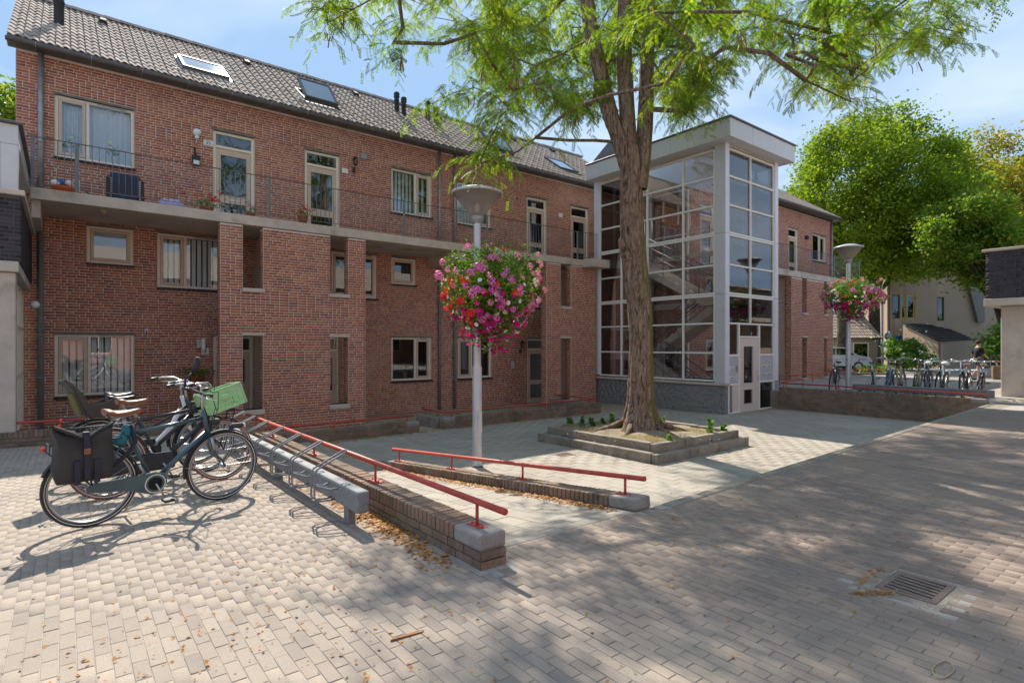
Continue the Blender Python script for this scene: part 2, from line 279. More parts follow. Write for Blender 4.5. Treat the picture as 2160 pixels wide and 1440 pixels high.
# ---------------------------------------------------------------- mesh helpers
COL = SC.collection
def world_of(o):
    m = Matrix.LocRotScale(o.location, o.rotation_euler, o.scale)
    return m if o.parent is None else (world_of(o.parent) @ o.matrix_parent_inverse @ m)
LOCAL = [False]
def put(o, parent=None):
    COL.objects.link(o)
    if parent is not None:
        o.parent = parent
        if not LOCAL[0]: o.matrix_parent_inverse = world_of(parent).inverted()
    return o
def thing(name, label, cat, loc=(0, 0, 0), rotz=0., group=None):
    o = bpy.data.objects.new(name, None); COL.objects.link(o); o.location = loc; o.rotation_euler = (0, 0, rotz)
    o.empty_display_size = .2; o['label'] = label; o['category'] = cat
    if group: o['group'] = group
    return o
def tag(o, label, cat, group=None):
    o['label'] = label; o['category'] = cat
    if group: o['group'] = group
    return o
class MB:
    def __init__(s, M=None): s.v = []; s.f = []; s.sm = []; s.M = M
    def add(s, vs, fs, smooth=False):
        b = len(s.v); s.v += [tuple(p) for p in vs]; s.f += [tuple(i+b for i in f) for f in fs]; s.sm += [smooth]*len(fs)
    def box(s, x0, x1, y0, y1, z0, z1, M=None):
        vs = [Vector((x, y, z)) for x in (x0, x1) for y in (y0, y1) for z in (z0, z1)]
        if M is not None: vs = [M @ v for v in vs]
        s.add(vs, [(0, 1, 3, 2), (4, 6, 7, 5), (0, 4, 5, 1), (2, 3, 7, 6), (0, 2, 6, 4), (1, 5, 7, 3)])
        return s
    def bbox(s, x0, x1, y0, y1, z0, z1, c=.01, M=None):
        """box with chamfered edges"""
        bm = bmesh.new(); bmesh.ops.create_cube(bm, size=1)
        for v in bm.verts: v.co = Vector((x0+(v.co.x+.5)*(x1-x0), y0+(v.co.y+.5)*(y1-y0), z0+(v.co.z+.5)*(z1-z0)))
        bmesh.ops.bevel(bm, geom=bm.edges[:], offset=c, segments=1 if c < .02 else 2, affect='EDGES', profile=.5)
        bm.verts.ensure_lookup_table(); bm.verts.index_update()
        s.add([(M @ v.co) if M is not None else v.co.copy() for v in bm.verts], [[v.index for v in f.verts] for f in bm.faces]); bm.free(); return s
    def hexa(s, p):   # 8 corners bottom 4 ccw, top 4
        s.add(p, [(3, 2, 1, 0), (4, 5, 6, 7), (0, 1, 5, 4), (1, 2, 6, 5), (2, 3, 7, 6), (3, 0, 4, 7)]); return s
    def tube(s, pts, r, n=8, cap=True, closed=False, flat=1.):
        pts = [Vector(p) for p in pts]; m = len(pts); rr = r if hasattr(r, '__len__') else [r]*m
        up = Vector((0, 0, 1)); vs = []; prev = None
        for i, p in enumerate(pts):
            if closed: d = (pts[(i+1) % m]-pts[i-1])
            else: d = pts[min(i+1, m-1)]-pts[max(i-1, 0)]
            d.normalize()
            if prev is None:
                a = d.cross(up)
                if a.length < 1e-3: a = d.cross(Vector((1, 0, 0)))
            else: a = prev - d*prev.dot(d)
            a.normalize(); prev = a; b = d.cross(a)
            for k in range(n):
                t = 2*math.pi*k/n; vs.append(p + (a*math.cos(t) + b*math.sin(t)*flat)*rr[i])
        fs = []
        for i in range(m if closed else m-1):
            j = (i+1) % m
            for k in range(n): fs.append((i*n+k, i*n+(k+1) % n, j*n+(k+1) % n, j*n+k))
        s.add(vs, fs, True)
        if cap and not closed:
            b = len(s.v)-n*m
            s.f.append(tuple(b+k for k in range(n))[::-1]); s.f.append(tuple(b+(m-1)*n+k for k in range(n))); s.sm += [False, False]
        return s
    def lathe(s, prof, c=(0, 0, 0), n=20, axis='z', smooth=True):
        vs = []; c = Vector(c)
        for r, h in prof:
            for k in range(n):
                t = 2*math.pi*k/n; a, b = r*math.cos(t), r*math.sin(t)
                vs.append(c + (Vector((a, b, h)) if axis == 'z' else Vector((a, h, b)) if axis == 'y' else Vector((h, a, b))))
        fs = [(i*n+k, i*n+(k+1) % n, (i+1)*n+(k+1) % n, (i+1)*n+k) for i in range(len(prof)-1) for k in range(n)]
        s.add(vs, fs, smooth); return s
    def ball(s, c, r, n=12, m=8, sx=1, sy=1, sz=1):
        return s.lathe2([(r*math.sin(math.pi*i/m), -r*math.cos(math.pi*i/m)) for i in range(m+1)], c, n, sx, sy, sz)
    def lathe2(s, prof, c, n, sx, sy, sz):
        b = len(s.v); s.lathe([(max(q[0], 1e-4), q[1]) for q in prof], (0, 0, 0), n); c = Vector(c)
        for i in range(b, len(s.v)): v = s.v[i]; s.v[i] = (c.x+v[0]*sx, c.y+v[1]*sy, c.z+v[2]*sz)
        return s
    def prism(s, poly, a, b, axis='y'):
        """poly of (u,v) extruded from a to b along axis: y -> (u, a..b, v), x -> (a..b, u, v), z -> (u, v, a..b)"""
        f = {'y': lambda u, v, w: (u, w, v), 'x': lambda u, v, w: (w, u, v), 'z': lambda u, v, w: (u, v, w)}[axis]; n = len(poly)
        s.add([f(u, v, a) for u, v in poly]+[f(u, v, b) for u, v in poly],
              [tuple(range(n))[::-1], tuple(range(n, 2*n))]+[(i, (i+1) % n, n+(i+1) % n, n+i) for i in range(n)]); return s
    def mesh(s, name='mesh'):
        me = bpy.data.meshes.new(name)
        v = s.v if s.M is None else [tuple(s.M @ Vector(p)) for p in s.v]
        me.from_pydata(v, [], s.f); me.polygons.foreach_set('use_smooth', s.sm); me.update(); return me
    def build(s, name, mat, parent=None, label=None, kind=None):
        me = s.mesh(name); me.materials.append(MATS[mat]); o = bpy.data.objects.new(name, me); put(o, parent)
        if label: o['label'] = label
        if kind: o['kind'] = kind
        return o
def npmesh(name, V, Fc, mat, parent=None, kind=None, smooth=False):
    """V (n,3), Fc (m,4) quads or (m,3)"""
    V = np.asarray(V, np.float32).reshape(-1, 3); Fc = np.asarray(Fc, np.int32); k = Fc.shape[1]
    me = bpy.data.meshes.new(name); me.vertices.add(len(V)); me.vertices.foreach_set('co', V.ravel())
    me.loops.add(Fc.size); me.loops.foreach_set('vertex_index', Fc.ravel())
    me.polygons.add(len(Fc)); me.polygons.foreach_set('loop_start', np.arange(0, Fc.size, k, dtype=np.int32))
    me.polygons.foreach_set('loop_total', np.full(len(Fc), k, np.int32))
    if smooth: me.polygons.foreach_set('use_smooth', np.ones(len(Fc), bool))
    me.update(calc_edges=True); me.materials.append(MATS[mat]); o = bpy.data.objects.new(name, me); put(o, parent)
    if kind: o['kind'] = kind
    return o
def inst(name, me, parent, loc, rot=(0, 0, 0), sc=(1, 1, 1)):
    o = bpy.data.objects.new(name, me); o.location = loc; o.rotation_euler = rot; o.scale = sc; put(o, parent); return o
def copy_tree(o, parent=None):
    c = o.copy(); COL.objects.link(c); c.parent = parent
    for ch in list(o.children): copy_tree(ch, c)
    return c
def structure(o): o['kind'] = 'structure'; return o

# ---------------------------------------------------------------- masonry
BFACE = [(0, 1, 2, 3), (0, 4, 5, 1), (1, 5, 6, 2), (2, 6, 7, 3), (3, 7, 4, 0)]
def brick_layout(x0, x1, z0, z1, holes, ch, L, seed=0, joint=.0150):
    r = random.Random(seed); out = []; n = int((z1-z0)/ch + 1e-6)
    for k in range(n):
        a, b = z0+k*ch, z0+k*ch+ch-joint
        iv = [(x0, x1)]
        for hx0, hx1, hz0, hz1 in holes:
            if b > hz0+.01 and a < hz1-.01:
                nv = []
                for s, e in iv:
                    if hx1 <= s or hx0 >= e: nv.append((s, e)); continue
                    if hx0 > s: nv.append((s, hx0))
                    if hx1 < e: nv.append((hx1, e))
                iv = nv
        for s, e in iv:
            x = s; first = True
            while x < e-.02:
                l = L if r.random() < .74 else L/2
                if first: l = (L, L/2, L*.75)[(k+int(r.random()*1.3)) % 3] if e-s > L else L; first = False
                if x+l > e-.05: l = e-x
                out.append((x+joint/2, x+l-joint/2, a, b)); x += l
    return out
def boxes_np(B, y, proud, M=None, tilt=0.):
    """front-facing bricks (face towards -y) as numpy boxes without back"""
    B = np.array(B); n = len(B); pr = proud*(1+.5*(rng.random(n)-.5))
    V = np.zeros((n, 8, 3)); c = .0015
    for i, (a, b) in enumerate(((0, 2), (1, 2), (1, 3), (0, 3))):
        V[:, i, 0] = B[:, a]; V[:, i, 2] = B[:, b]; V[:, i, 1] = y-pr
        V[:, i+4, 0] = B[:, a]; V[:, i+4, 2] = B[:, b]; V[:, i+4, 1] = y+.003
    Fc = (np.arange(n)[:, None, None]*8 + np.array(BFACE)[None]).reshape(-1, 4)
    V = V.reshape(-1, 3)
    if M is not None: Mn = np.array(M); V = V @ Mn[:3, :3].T + Mn[:3, 3]
    return V, Fc
def masonry(parent, faces, mat, mortar, ch=.0675, L=.232, proud=.0035, single=0, z0=-.75):
    """faces: list of (x0,x1,z0,z1,holes,y,M). Bricks nearest the camera become objects of their own."""
    allB = []
    for fi, (a, b, c, d, holes, y, M) in enumerate(faces):
        for q in brick_layout(a, b, c, d, holes, ch, L, seed=fi*17+3): allB.append((fi, q))
    pick = set()
    if single:
        sc_ = []
        for i, (fi, q) in enumerate(allB):
            M = faces[fi][6]; p = Vector(((q[0]+q[1])/2, faces[fi][5], (q[2]+q[3])/2))
            if M is not None: p = M @ p
            X = p[0]*SN-p[1]*CS; Z = p[0]*CS+p[1]*SN
            if Z < .5: continue
            px, py = CX+F0*X/Z, HY-F0*(p[2]-EYE)/Z
            if 8 < px < 2150 and 5 < py < 1435 and q[1]-q[0] > L*.8: sc_.append((Z, i))
        sc_.sort(); pick = set(i for _, i in sc_[:single])
    me = MB(); me.box(-.5, .5, -.5, .5, -.5, .5); bm_ = me.mesh('brick'); bm_.materials.append(MATS[mat])
    for i in pick:
        fi, q = allB[i]; y = faces[fi][5]; M = faces[fi][6]
        pr = proud*(1+.5*(rnd.random()-.5))
        loc = Vector(((q[0]+q[1])/2, y-pr/2+.001, (q[2]+q[3])/2)); rot = (0, 0, 0)
        if M is not None: loc = M @ loc; rot = M.to_euler()
        inst('brick', bm_, parent, loc, rot, (q[1]-q[0], pr+.002, q[3]-q[2]))
    VV, FF, off = [], [], 0
    for fi, (a, b, c, d, holes, y, M) in enumerate(faces):
        B = [q for i, (k, q) in enumerate(allB) if k == fi and i not in pick]
        if not B: continue
        V, Fc = boxes_np(B, y, proud, M); VV.append(V); FF.append(Fc+off); off += len(V)
    o = npmesh('brick_courses', np.concatenate(VV), np.concatenate(FF), mat, parent, 'stuff')
    return o
def wall_panel(mb, x0, x1, z0, z1, holes, y0, y1, M=None):
    """solid wall slab (y0..y1) with rectangular holes, built from non-overlapping blocks"""
    xs = sorted(set([x0, x1]+[min(max(h[i], x0), x1) for h in holes for i in (0, 1)])); zs = sorted(set([z0, z1]+[min(max(h[i], z0), z1) for h in holes for i in (2, 3)]))
    for i in range(len(xs)-1):
        zrun = None
        for j in range(len(zs)-1):
            cx, cz = (xs[i]+xs[i+1])/2, (zs[j]+zs[j+1])/2
            inside = any(h[0] < cx < h[1] and h[2] < cz < h[3] for h in holes)
            if not inside and zrun is None: zrun = zs[j]
            if zrun is not None and (inside or j == len(zs)-2):
                mb.box(xs[i], xs[i+1], y0, y1, zrun, zs[j] if inside else zs[j+1], M); zrun = None
# ================================================================ ground
def far_paving_mat():
    m, t, b, o = nmat('paving_far'); p = pos(t)
    br = t.nodes.new('ShaderNodeTexBrick'); mp = t.nodes.new('ShaderNodeMapping'); mp.inputs['Rotation'].default_value = (0, 0, R(90)); t.links.new(p, mp.inputs[0]); t.links.new(mp.outputs[0], br.inputs[0])
    br.inputs['Scale'].default_value = 1.; br.inputs['Brick Width'].default_value = .19; br.inputs['Row Height'].default_value = .07; br.inputs['Mortar Size'].default_value = .004
    br.inputs['Color1'].default_value = (.38, .345, .31, 1); br.inputs['Color2'].default_value = (.33, .30, .27, 1); br.inputs['Mortar'].default_value = (.25, .20, .15, 1)
    c = mixc(t, ramp(t, noise(t, .5, 6, .6, p), [(.45, 0.), (.65, .6)]), br.outputs[0], (.40, .36, .31))
    t.links.new(c, b.inputs['Base Color']); b.inputs['Roughness'].default_value = .93; b.inputs['Specular IOR Level'].default_value = .2
far_paving_mat()
g = MB(); g.box(-500, 700, -500, 700, -1.6, -1.2); structure(g.build('ground', 'earth'))
EDGE = lambda u: 3.45 + .034*(u-4.5)          # line where the plaza drops to the sunken court
CZ = lambda v: -.60 - .02*max(0., v-9.)*.6     # sunken court floor
def terr_z(v): return 0. if v < 9 else -.045*(v-9) if v < 12.7 else -.17-.06*(v-12.7)
g = MB()
D = -.004
g.hexa([(-60, -60, -.3), (60, -60, -.3), (60, 3.45, -.3), (-60, 3.45, -.3), (-60, -60, D), (60, -60, D), (60, 3.45, D), (-60, 3.45, D)])
structure(g.build('plaza_paving', 'paving_far'))
plaza = bpy.data.objects['plaza_paving']
# wedge of plaza that follows the slanting edge of the court
g = MB(); g.prism([(4.42, 3.45), (60, 3.45), (60, EDGE(19.2)), (19.2, EDGE(19.2)), (4.42, 3.451)], -.9, D, 'z'); structure(g.build('court_retaining_edge', 'concrete_kerb'))
g = MB()
for a, b in ((3.45, 9.), (9., 12.7), (12.7, 17.2)):
    za, zb = terr_z(a+1e-6)+D, terr_z(b-1e-6)+D
    g.hexa([(-60, a, -.95), (2.48, a, -.95), (2.48, b, -.95), (-60, b, -.95), (-60, a, za), (2.48, a, za), (2.48, b, zb), (-60, b, zb)])
terrace = structure(g.build('terrace_paving', 'paving_far'))
g = MB(); RZ = lambda v: 0. if v < 3.45 else -.092*(v-3.45) if v < 9.6 else -.566-.01*(v-9.6)
for a, b in ((3.45, 9.6), (9.6, 17.2)):
    za, zb = RZ(a)+D, RZ(b)+D
    g.hexa([(2.48, a, -1.1), (4.3, a, -1.1), (4.3, b, -1.1), (2.48, b, -1.1), (2.48, a, za), (4.3, a, za), (4.3, b, zb), (2.48, b, zb)])
ramp_o = structure(g.build('ramp_paving', 'joint_sand'))
g = MB()
for a, b in ((3.3, 9.), (9., 17.2)):
    za, zb = CZ(a)+D, CZ(b)+D
    g.hexa([(4.3, a, -1.15), (19.25, a, -1.15), (19.25, b, -1.15), (4.3, b, -1.15), (4.3, a, za), (19.25, a, za), (19.25, b, zb), (4.3, b, zb)])
court = structure(g.build('court_paving', 'joint_sand'))
g = MB(); g.box(19.25, 70, EDGE(19.2)+.0, 70, -1.0, -.004); structure(g.build('raised_yard_paving', 'paving_far'))
g = MB(); g.box(-60, 19.25, 17.2, 70, -1.1, -.75); structure(g.build('back_ground', 'earth'))

def tile_field(parent, name, mat, u0, u1, v0, v1, su, sv, zf, keep, joint=.0036, stag=.5, zmax=13.5, single=0, jit=.0016, tilt=.005, th=.02, vmax=None):
    Pu, Pv, Pz, Lu, Lv = [], [], [], [], []
    nu = int((u1-u0)/su)
    for i in range(nu):
        u = u0+(i+.5)*su; off = (i % 2)*stag*sv + rnd.random()*.03*sv
        nv = int((v1-v0)/sv)+1
        for j in range(nv+2):
            v = v0+(j-.5)*sv+sv-off
            lo, hi = max(v-sv/2, v0), min(v+sv/2, vmax(u) if vmax else v1)
            if hi-lo < .03: continue
            v = (lo+hi)/2; svv = hi-lo
            X = u*SN-v*CS; Z = u*CS+v*SN
            if Z < 1.6 or Z > zmax: continue
            px = CX+F0*X/Z
            if px < -90 or px > 2250 or not keep(u, v): continue
            Pu.append(u); Pv.append(v); Pz.append(zf(v) if zf else 0.); Lu.append(su-joint*(.7+.6*rnd.random())); Lv.append(svv-joint*(.7+.6*rnd.random()))
    n = len(Pu); Pu, Pv, Pz, Lu, Lv = map(np.array, (Pu, Pv, Pz, Lu, Lv))
    Z = Pu*CS+Pv*SN; order = np.argsort(Z); py = HY+F0*(EYE-Pz)/Z
    pick = [i for i in order if py[i] < 1425 and Lv[i] > sv-1.6*joint][:single]
    g = np.random.default_rng(len(name)*7+3)
    dz = (g.random(n)-.5)*2*jit + (g.random(n) < .02)*.005*(g.random(n)-.3); tx, ty = (g.random(n)-.5)*2*tilt, (g.random(n)-.5)*2*tilt; yaw = (g.random(n)-.5)*.02
    eps = .05
    slope = np.array([((zf(v+eps)-zf(v-eps))/(2*eps) if zf else 0.) for v in Pv]) if zf else np.zeros(n)
    c = .0022
    T = [(-1, -1, 0, 1), (1, -1, 0, 1), (1, 1, 0, 1), (-1, 1, 0, 1), (-1, -1, -c, 0), (1, -1, -c, 0), (1, 1, -c, 0), (-1, 1, -c, 0), (-1, -1, -th, 0), (1, -1, -th, 0), (1, 1, -th, 0), (-1, 1, -th, 0)]
    FCS = [(0, 1, 2, 3)]+[(4+k, 4+(k+1) % 4, (k+1) % 4, k) for k in range(4)]+[(8+k, 8+(k+1) % 4, 4+(k+1) % 4, 4+k) for k in range(4)]
    V = np.zeros((n, 12, 3))
    for k, (a, b, z, ins) in enumerate(T):
        x = a*(Lu/2-ins*c); y = b*(Lv/2-ins*c)
        V[:, k, 0] = Pu + x - y*yaw; V[:, k, 1] = Pv + y + x*yaw; V[:, k, 2] = Pz+z+dz+x*tx+y*(ty+slope)
    mask = np.ones(n, bool); mask[pick] = False
    Vm = V[mask]; Fm = (np.arange(len(Vm))[:, None, None]*12+np.array(FCS)[None]).reshape(-1, 4)
    npmesh(name+'_field', Vm.reshape(-1, 3), Fm, mat, parent, 'stuff')
    if pick:
        mb = MB(); l, w = (su-joint)/2, (sv-joint)/2
        mb.add([(a*(l-i_*c), b*(w-i_*c), z) for a, b, z, i_ in T], FCS); me = mb.mesh(name); me.materials.append(MATS[mat])
        for i in pick: inst(name, me, parent, (Pu[i], Pv[i], Pz[i]+dz[i]), (ty[i]+slope[i], -tx[i], yaw[i]))
    return n
GR = (4.05, 4.62, 1.02, 1.50)   # drain cover recess
def keep_plaza(u, v):
    if GR[0]-.05 < u < GR[1] and GR[2] < v < GR[3]+.03: return False
    if 2.2 < u < 2.56 and v > 3.14: return False
    if u > 4.15 and u < 4.5 and v > 3.35: return False
    return True
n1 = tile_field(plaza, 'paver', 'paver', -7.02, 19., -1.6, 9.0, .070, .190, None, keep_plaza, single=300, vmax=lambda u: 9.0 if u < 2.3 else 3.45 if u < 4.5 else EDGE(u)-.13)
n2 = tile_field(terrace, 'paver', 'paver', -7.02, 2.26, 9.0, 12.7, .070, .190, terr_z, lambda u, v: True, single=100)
n3 = tile_field(ramp_o, 'paving_slab', 'court_tile', 2.5, 4.2, 3.47, 12.8, .212, .318, RZ, lambda u, v: True, joint=.0055, single=120)
PL = (8.4, 11.6, 6.4, 9.7)     # tree planter plan
def keep_court(u, v):
    if PL[0] < u < PL[1] and PL[2] < v < PL[3]: return False
    if u > 16.2 and v > 9.7: return False
    return u > 4.45 and u < 19.1
n4 = tile_field(court, 'paving_slab', 'court_tile', 4.45, 19.1, 3.75, 12.8, .212, .318, CZ, keep_court, joint=.0055, zmax=19, single=300)
print('pavers', n1, n2, n3, n4)
# kerb line along the edge of the court: long concrete strips
kroot = bpy.data.objects['court_retaining_edge']
kb = MB(); kb.bbox(-.495, .495, -.06, .06, -.03, .004, .006); kme = kb.mesh('kerb_strip'); kme.materials.append(MATS['concrete_kerb'])
u = 4.6
while u < 19.: inst('kerb_strip', kme, kroot, (u+.5, EDGE(u+.5)-.065, rnd.random()*.003), (0, 0, .034)); u += 1.0
# drain cover sunk in the plaza
d = thing('drain_cover', 'rusty square cast iron drain cover with slanting slots in the shaded paving at lower right', 'drain cover', (4.33, 1.26, 0))
dm = MB(); dm.box(GR[0]-.03, GR[1]+.01, GR[2]-.0, GR[3]+.03, -.0038, -.0036); dm.build('surround', 'concrete_kerb', d)
fr = MB()
gx0, gx1, gy0, gy1 = 4.12, 4.54, 1.09, 1.42
zb, zt = -.0034, .001
for a in ((gx0, gx0+.045, gy0, gy1), (gx1-.045, gx1, gy0, gy1), (gx0+.045, gx1-.045, gy0, gy0+.04), (gx0+.045, gx1-.045, gy1-.04, gy1)): fr.bbox(*a, zb, zt, .003)
fr.build('frame', 'grate_iron', d)
dk = MB(); dk.box(gx0+.045, gx1-.045, gy0+.04, gy1-.04, -.0034, -.0032); dk.build('shaft', 'deep', d)
br_ = MB(); w_ = (gy1-gy0-.08)
nb = 6
for i in range(nb):
    x = gx0+.030+(i+.1)*(gx1-gx0-.09)/nb
    br_.hexa([(x-.0, gy0+.04, -.0030), (x+.032, gy0+.04, -.0030), (x+.062, gy1-.04, -.0030), (x+.030, gy1-.04, -.0030), (x, gy0+.04, zt-.0005), (x+.032, gy0+.04, zt-.0005), (x+.062, gy1-.04, zt-.0005), (x+.030, gy1-.04, zt-.0005)])
br_.build('bars', 'grate_iron', d)
# small slotted gully in the court
p = at(1208, 951, 11.5); s = (EYE-CZ(8))/(EYE-p.z); p = Vector((7.75, 8.15, CZ(8.1)))
d = thing('gully_grate', 'small slotted gully grate in sunlit court paving beside the planter', 'drain cover', p)
q = MB(); q.bbox(p.x-.2, p.x+.2, p.y-.15, p.y+.15, p.z-.01, p.z+.008, .004); q.build('frame', 'grate_iron', d)
for i in range(6):
    q = MB(); q.box(p.x-.16+i*.058, p.x-.132+i*.058, p.y-.1, p.y+.1, p.z+.0085, p.z+.0105); q.build('slot', 'deep', d)

# ================================================================ low brick walls with red rails
CAPB = MB(); CAPB.bbox(-.5, .5, -.5, .5, -.5, .5, .06); CAPM = CAPB.mesh('cap_brick'); CAPM.materials.append(MATS['brick_old'])
STB = MB(); STB.box(-.5, .5, -.5, .5, -.5, .5); STM = STB.mesh('brick'); STM.materials.append(MATS['brick_old'])
def low_wall(label, P0, P1, ztop0, ztop1, zb0, zb1, w, rail=None, end_block=(True, True), posts=None, single=True, rail_h=.19, name_group='low brick walls with red rails', capstep=.066, left=1, rail_ext=(.14, .0), rz=None):
    """P0 near end, P1 far end of the wall axis in plan; cap of upright bricks on stretcher courses"""
    P0 = Vector((*P0, 0)); P1 = Vector((*P1, 0)); L = (P1-P0).length; d = (P1-P0)/L; ang = math.atan2(d.y, d.x)
    root = thing('low_brick_wall', label, 'low wall', (P0.x, P0.y, zb0), 0, name_group)
    M = Matrix.Translation(P0) @ Matrix.Rotation(ang, 4, 'Z')
    ZT = lambda s: ztop0+(ztop1-ztop0)*s/L; ZB = lambda s: zb0+(zb1-zb0)*s/L
    sl_ = math.atan2(ztop1-ztop0, L)
    core = MB(M); h = w/2-.008
    core.hexa([(.01, -h, zb0-.3), (L-.01, -h, zb1-.3), (L-.01, h, zb1-.3), (.01, h, zb0-.3), (.01, -h, ztop0-.012), (L-.01, -h, ztop1-.012), (L-.01, h, ztop1-.012), (.01, h, ztop0-.012)])
    core.build('mortar_core', 'mortar_old', root)
    s0 = .34 if end_block[0] else 0; s1 = L-.34 if end_block[1] else L
    nc = int((s1-s0)/capstep); loose = MB(M)
    for i in range(nc):
        s = s0+(i+.5)*(s1-s0)/nc; z = ZT(s)-.052
        q = M @ Vector((s, 0, z+(rnd.random()-.5)*.006)); sc_ = (capstep-.010, w+.006+rnd.random()*.006, .108)
        rot = (0, 0, ang+(rnd.random()-.5)*.02)
        if single and i < 300: inst('cap_brick', CAPM, root, q, (rot[0], rot[1], rot[2]), sc_)
        else: loose.box(s-sc_[0]/2, s+sc_[0]/2, -sc_[1]/2, sc_[1]/2, z-.054, z+.054)
    if loose.v: loose.build('cap_courses', 'brick_old', root, kind='stuff')
    # stretcher courses below the cap, both faces
    st = MB(M); nsing = 0; ch = .066
    hmax = max(ztop0-zb0, ztop1-zb1)-.11
    for k in range(int(hmax/ch)+2):
        s = (k % 2)*-.11
        while s < L:
            a, b = max(s, .0), min(s+.205, L); m_ = (a+b)/2
            if b-a > .03:
                zt_ = ZT(m_)-.112-k*ch; 
                if zt_ > ZB(m_)-.03:
                    for sd in (-1, 1):
                        if sd == left and single and nsing < 220:
                            q = M @ Vector((m_, sd*(w/2-.004), zt_-ch/2+.004)); inst('brick', STM, root, q, (0, -sl_, ang), (b-a, .014+rnd.random()*.006, ch-.010)); nsing += 1
                        else: st.box(a, b, sd*(w/2-.01)-.007, sd*(w/2-.01)+.009, zt_-ch+.008, zt_-.002)
            s += .215
    for (e, on) in ((0, 1), (L, 1)):
        for k in range(int(hmax/ch)+2):
            zt_ = ZT(e)-.112-k*ch
            if zt_ > ZB(e)-.03: st.box(e-.012, e+.010, -w/2+.004, w/2-.004, zt_-ch+.008, zt_-.002)
    st.build('brick_courses', 'brick_old', root, kind='stuff')
    for e, on in ((0, end_block[0]), (1, end_block[1])):
        if on:
            s = .17 if e == 0 else L-.17; q = MB(M); z = ZT(s)
            T = Matrix.Translation((s, 0, z-.055)) @ Matrix.Rotation(-sl_, 4, 'Y')
            q.bbox(-.17, .17, -w/2-.008, w/2+.008, -.058, .062, .022, T); q.build('end_block', 'concrete_grey', root)
    if rail:
        zr0, zr1 = rail; RM = MB(M); a, b = -rail_ext[0], L+rail_ext[1]
        ZR = lambda s: zr0+(zr1-zr0)*s/L
        RM.tube([(a, 0, ZR(a)), (b, 0, ZR(b))], .024, 16); ro = RM.build('handrail', 'red_paint', root)
        for s in posts:
            q = MB(M); q.tube([(s, 0, ZT(s)+.004), (s, 0, ZR(s)-.02)], .0125, 8); q.build('post', 'red_paint', ro)
            q = MB(M); q.bbox(s-.085, s+.085, -.045, .045, ZT(s)+.001, ZT(s)+.010, .002)
            for bx in (-.065, .065): q.lathe([(.011, ZT(s)+.0101), (.011, ZT(s)+.018), (.005, ZT(s)+.019), (.005, ZT(s)+.030), (.0001, ZT(s)+.030)], (s+bx, .0, 0), 6)
            q.build('foot_plate', 'red_paint', ro)
    return root
GW = 'low brick walls with red rails'
low_wall('low brick wall with red rail beside the bike rack, broken concrete block at its near end', (2.38, 3.22), (2.38, 10.1), .232, .232, 0, -.05, .22, (.415, .415), (True, False), [.2, 1.93, 3.65, 5.38, 6.3], left=1)
low_wall('short low brick wall with red rail sloping down the ramp in front of the lamp post', (4.31, 3.44), (4.31, 8.85), .115, -.378, -.02, -.51, .22, (.295, -.19), (True, True), [.22, 1.80, 3.38, 4.98], left=1, rail_ext=(.02, -.2))
low_wall('mossy low brick wall with bright red rail behind the parked bicycles', (2.3, 12.85), (-1.2, 12.85), .03, .10, -.17, -.17, .24, (.20, .24), (False, False), [.1, 2.35, 3.3], left=1, rail_ext=(-1.9, 0))
low_wall('mossy low brick wall with red rail standing in the shade before door 5', (2.62, 12.9), (7.1, 12.9), -.38, -.38, -.62, -.66, .24, (-.235, -.235), (False, True), [.5, 2.3, 4.2], left=-1, rail_ext=(0, -.1))
low_wall('long mossy low wall with red rail running from the downpipes to the stair tower', (7.85, 12.9), (13.85, 12.9), -.36, -.33, -.67, -.70, .24, (-.215, -.205), (True, False), [.3, 2.4, 4.4, 5.6], left=-1, rail_ext=(-.05, -.05))
def bare_rail(label, pts, zr, zg, posts):
    root = thing('handrail', label, 'handrail', (*pts[0], zg), 0, 'red rails on the walls')
    q = MB(); q.tube([(x, y, zr) for x, y in pts], .024, 12); q.build('rail_tube', 'red_paint', root)
    for x, y in posts: q = MB(); q.tube([(x, y, zg), (x, y, zr-.02)], .0125, 8); q.build('post', 'red_paint', root)
g = MB(); g.bbox(7.74, 7.98, 13.03, 14.1, -.9, -.365, .01); tag(g.build('low_wall_return', 'concrete_kerb'), 'short mossy wall end turning back beside the two downpipes', 'low wall')
g = MB(); g.bbox(13.6, 13.84, 13.03, 15.0, -.9, -.345, .01); tag(g.build('low_wall_return', 'concrete_kerb'), 'short mossy wall end turning back to the porch by the stair tower', 'low wall')
bare_rail('short red rail returning towards the downpipes', [(7.87, 12.93), (7.87, 14.0)], -.21, -.37, [(7.87, 13.2), (7.87, 13.8)])
bare_rail('short red rail returning towards the porch beside the stair tower', [(13.72, 12.93), (13.72, 14.9)], -.20, -.35, [(13.72, 13.2), (13.72, 14.6)])
low_wall('tall dark retaining wall with red rail below the far bicycle rack', (19.24, 3.95), (19.24, 9.5), .13, .13, -.62, -.66, .24, (.25, .27), (True, False), [.1, 1.9, 3.7, 5.35], left=1, rail_ext=(.0, 0))
bare_rail('red rail turning away from the tower corner into the raised yard', [(19.24, 9.52), (21.9, 9.9)], .28, .0, [(19.6, 9.57), (21.7, 9.87)])
bare_rail('red rail passing in front of the far brick porch', [(20.0, 10.6), (28.8, 10.9)], .38, .0, [(21.5, 10.65), (24.5, 10.75), (28, 10.87)])
bare_rail('red rail behind the far lamp post and bicycles', [(23.2, 9.3), (31.5, 13.2)], .42, .0, [(24.0, 9.68), (27.0, 11.09), (30.5, 12.73)])
# ================================================================ the brick apartment building (left wing)
FV, SV = 17.2, 15.2          # facade plane, balcony edge plane
T1, T2, T3 = 7.45, 4.48, 1.82
apt = thing('apartment_building', 'long red brick apartment block with tiled roof, gallery balcony and cream window frames', 'building', (8, FV, -.9))
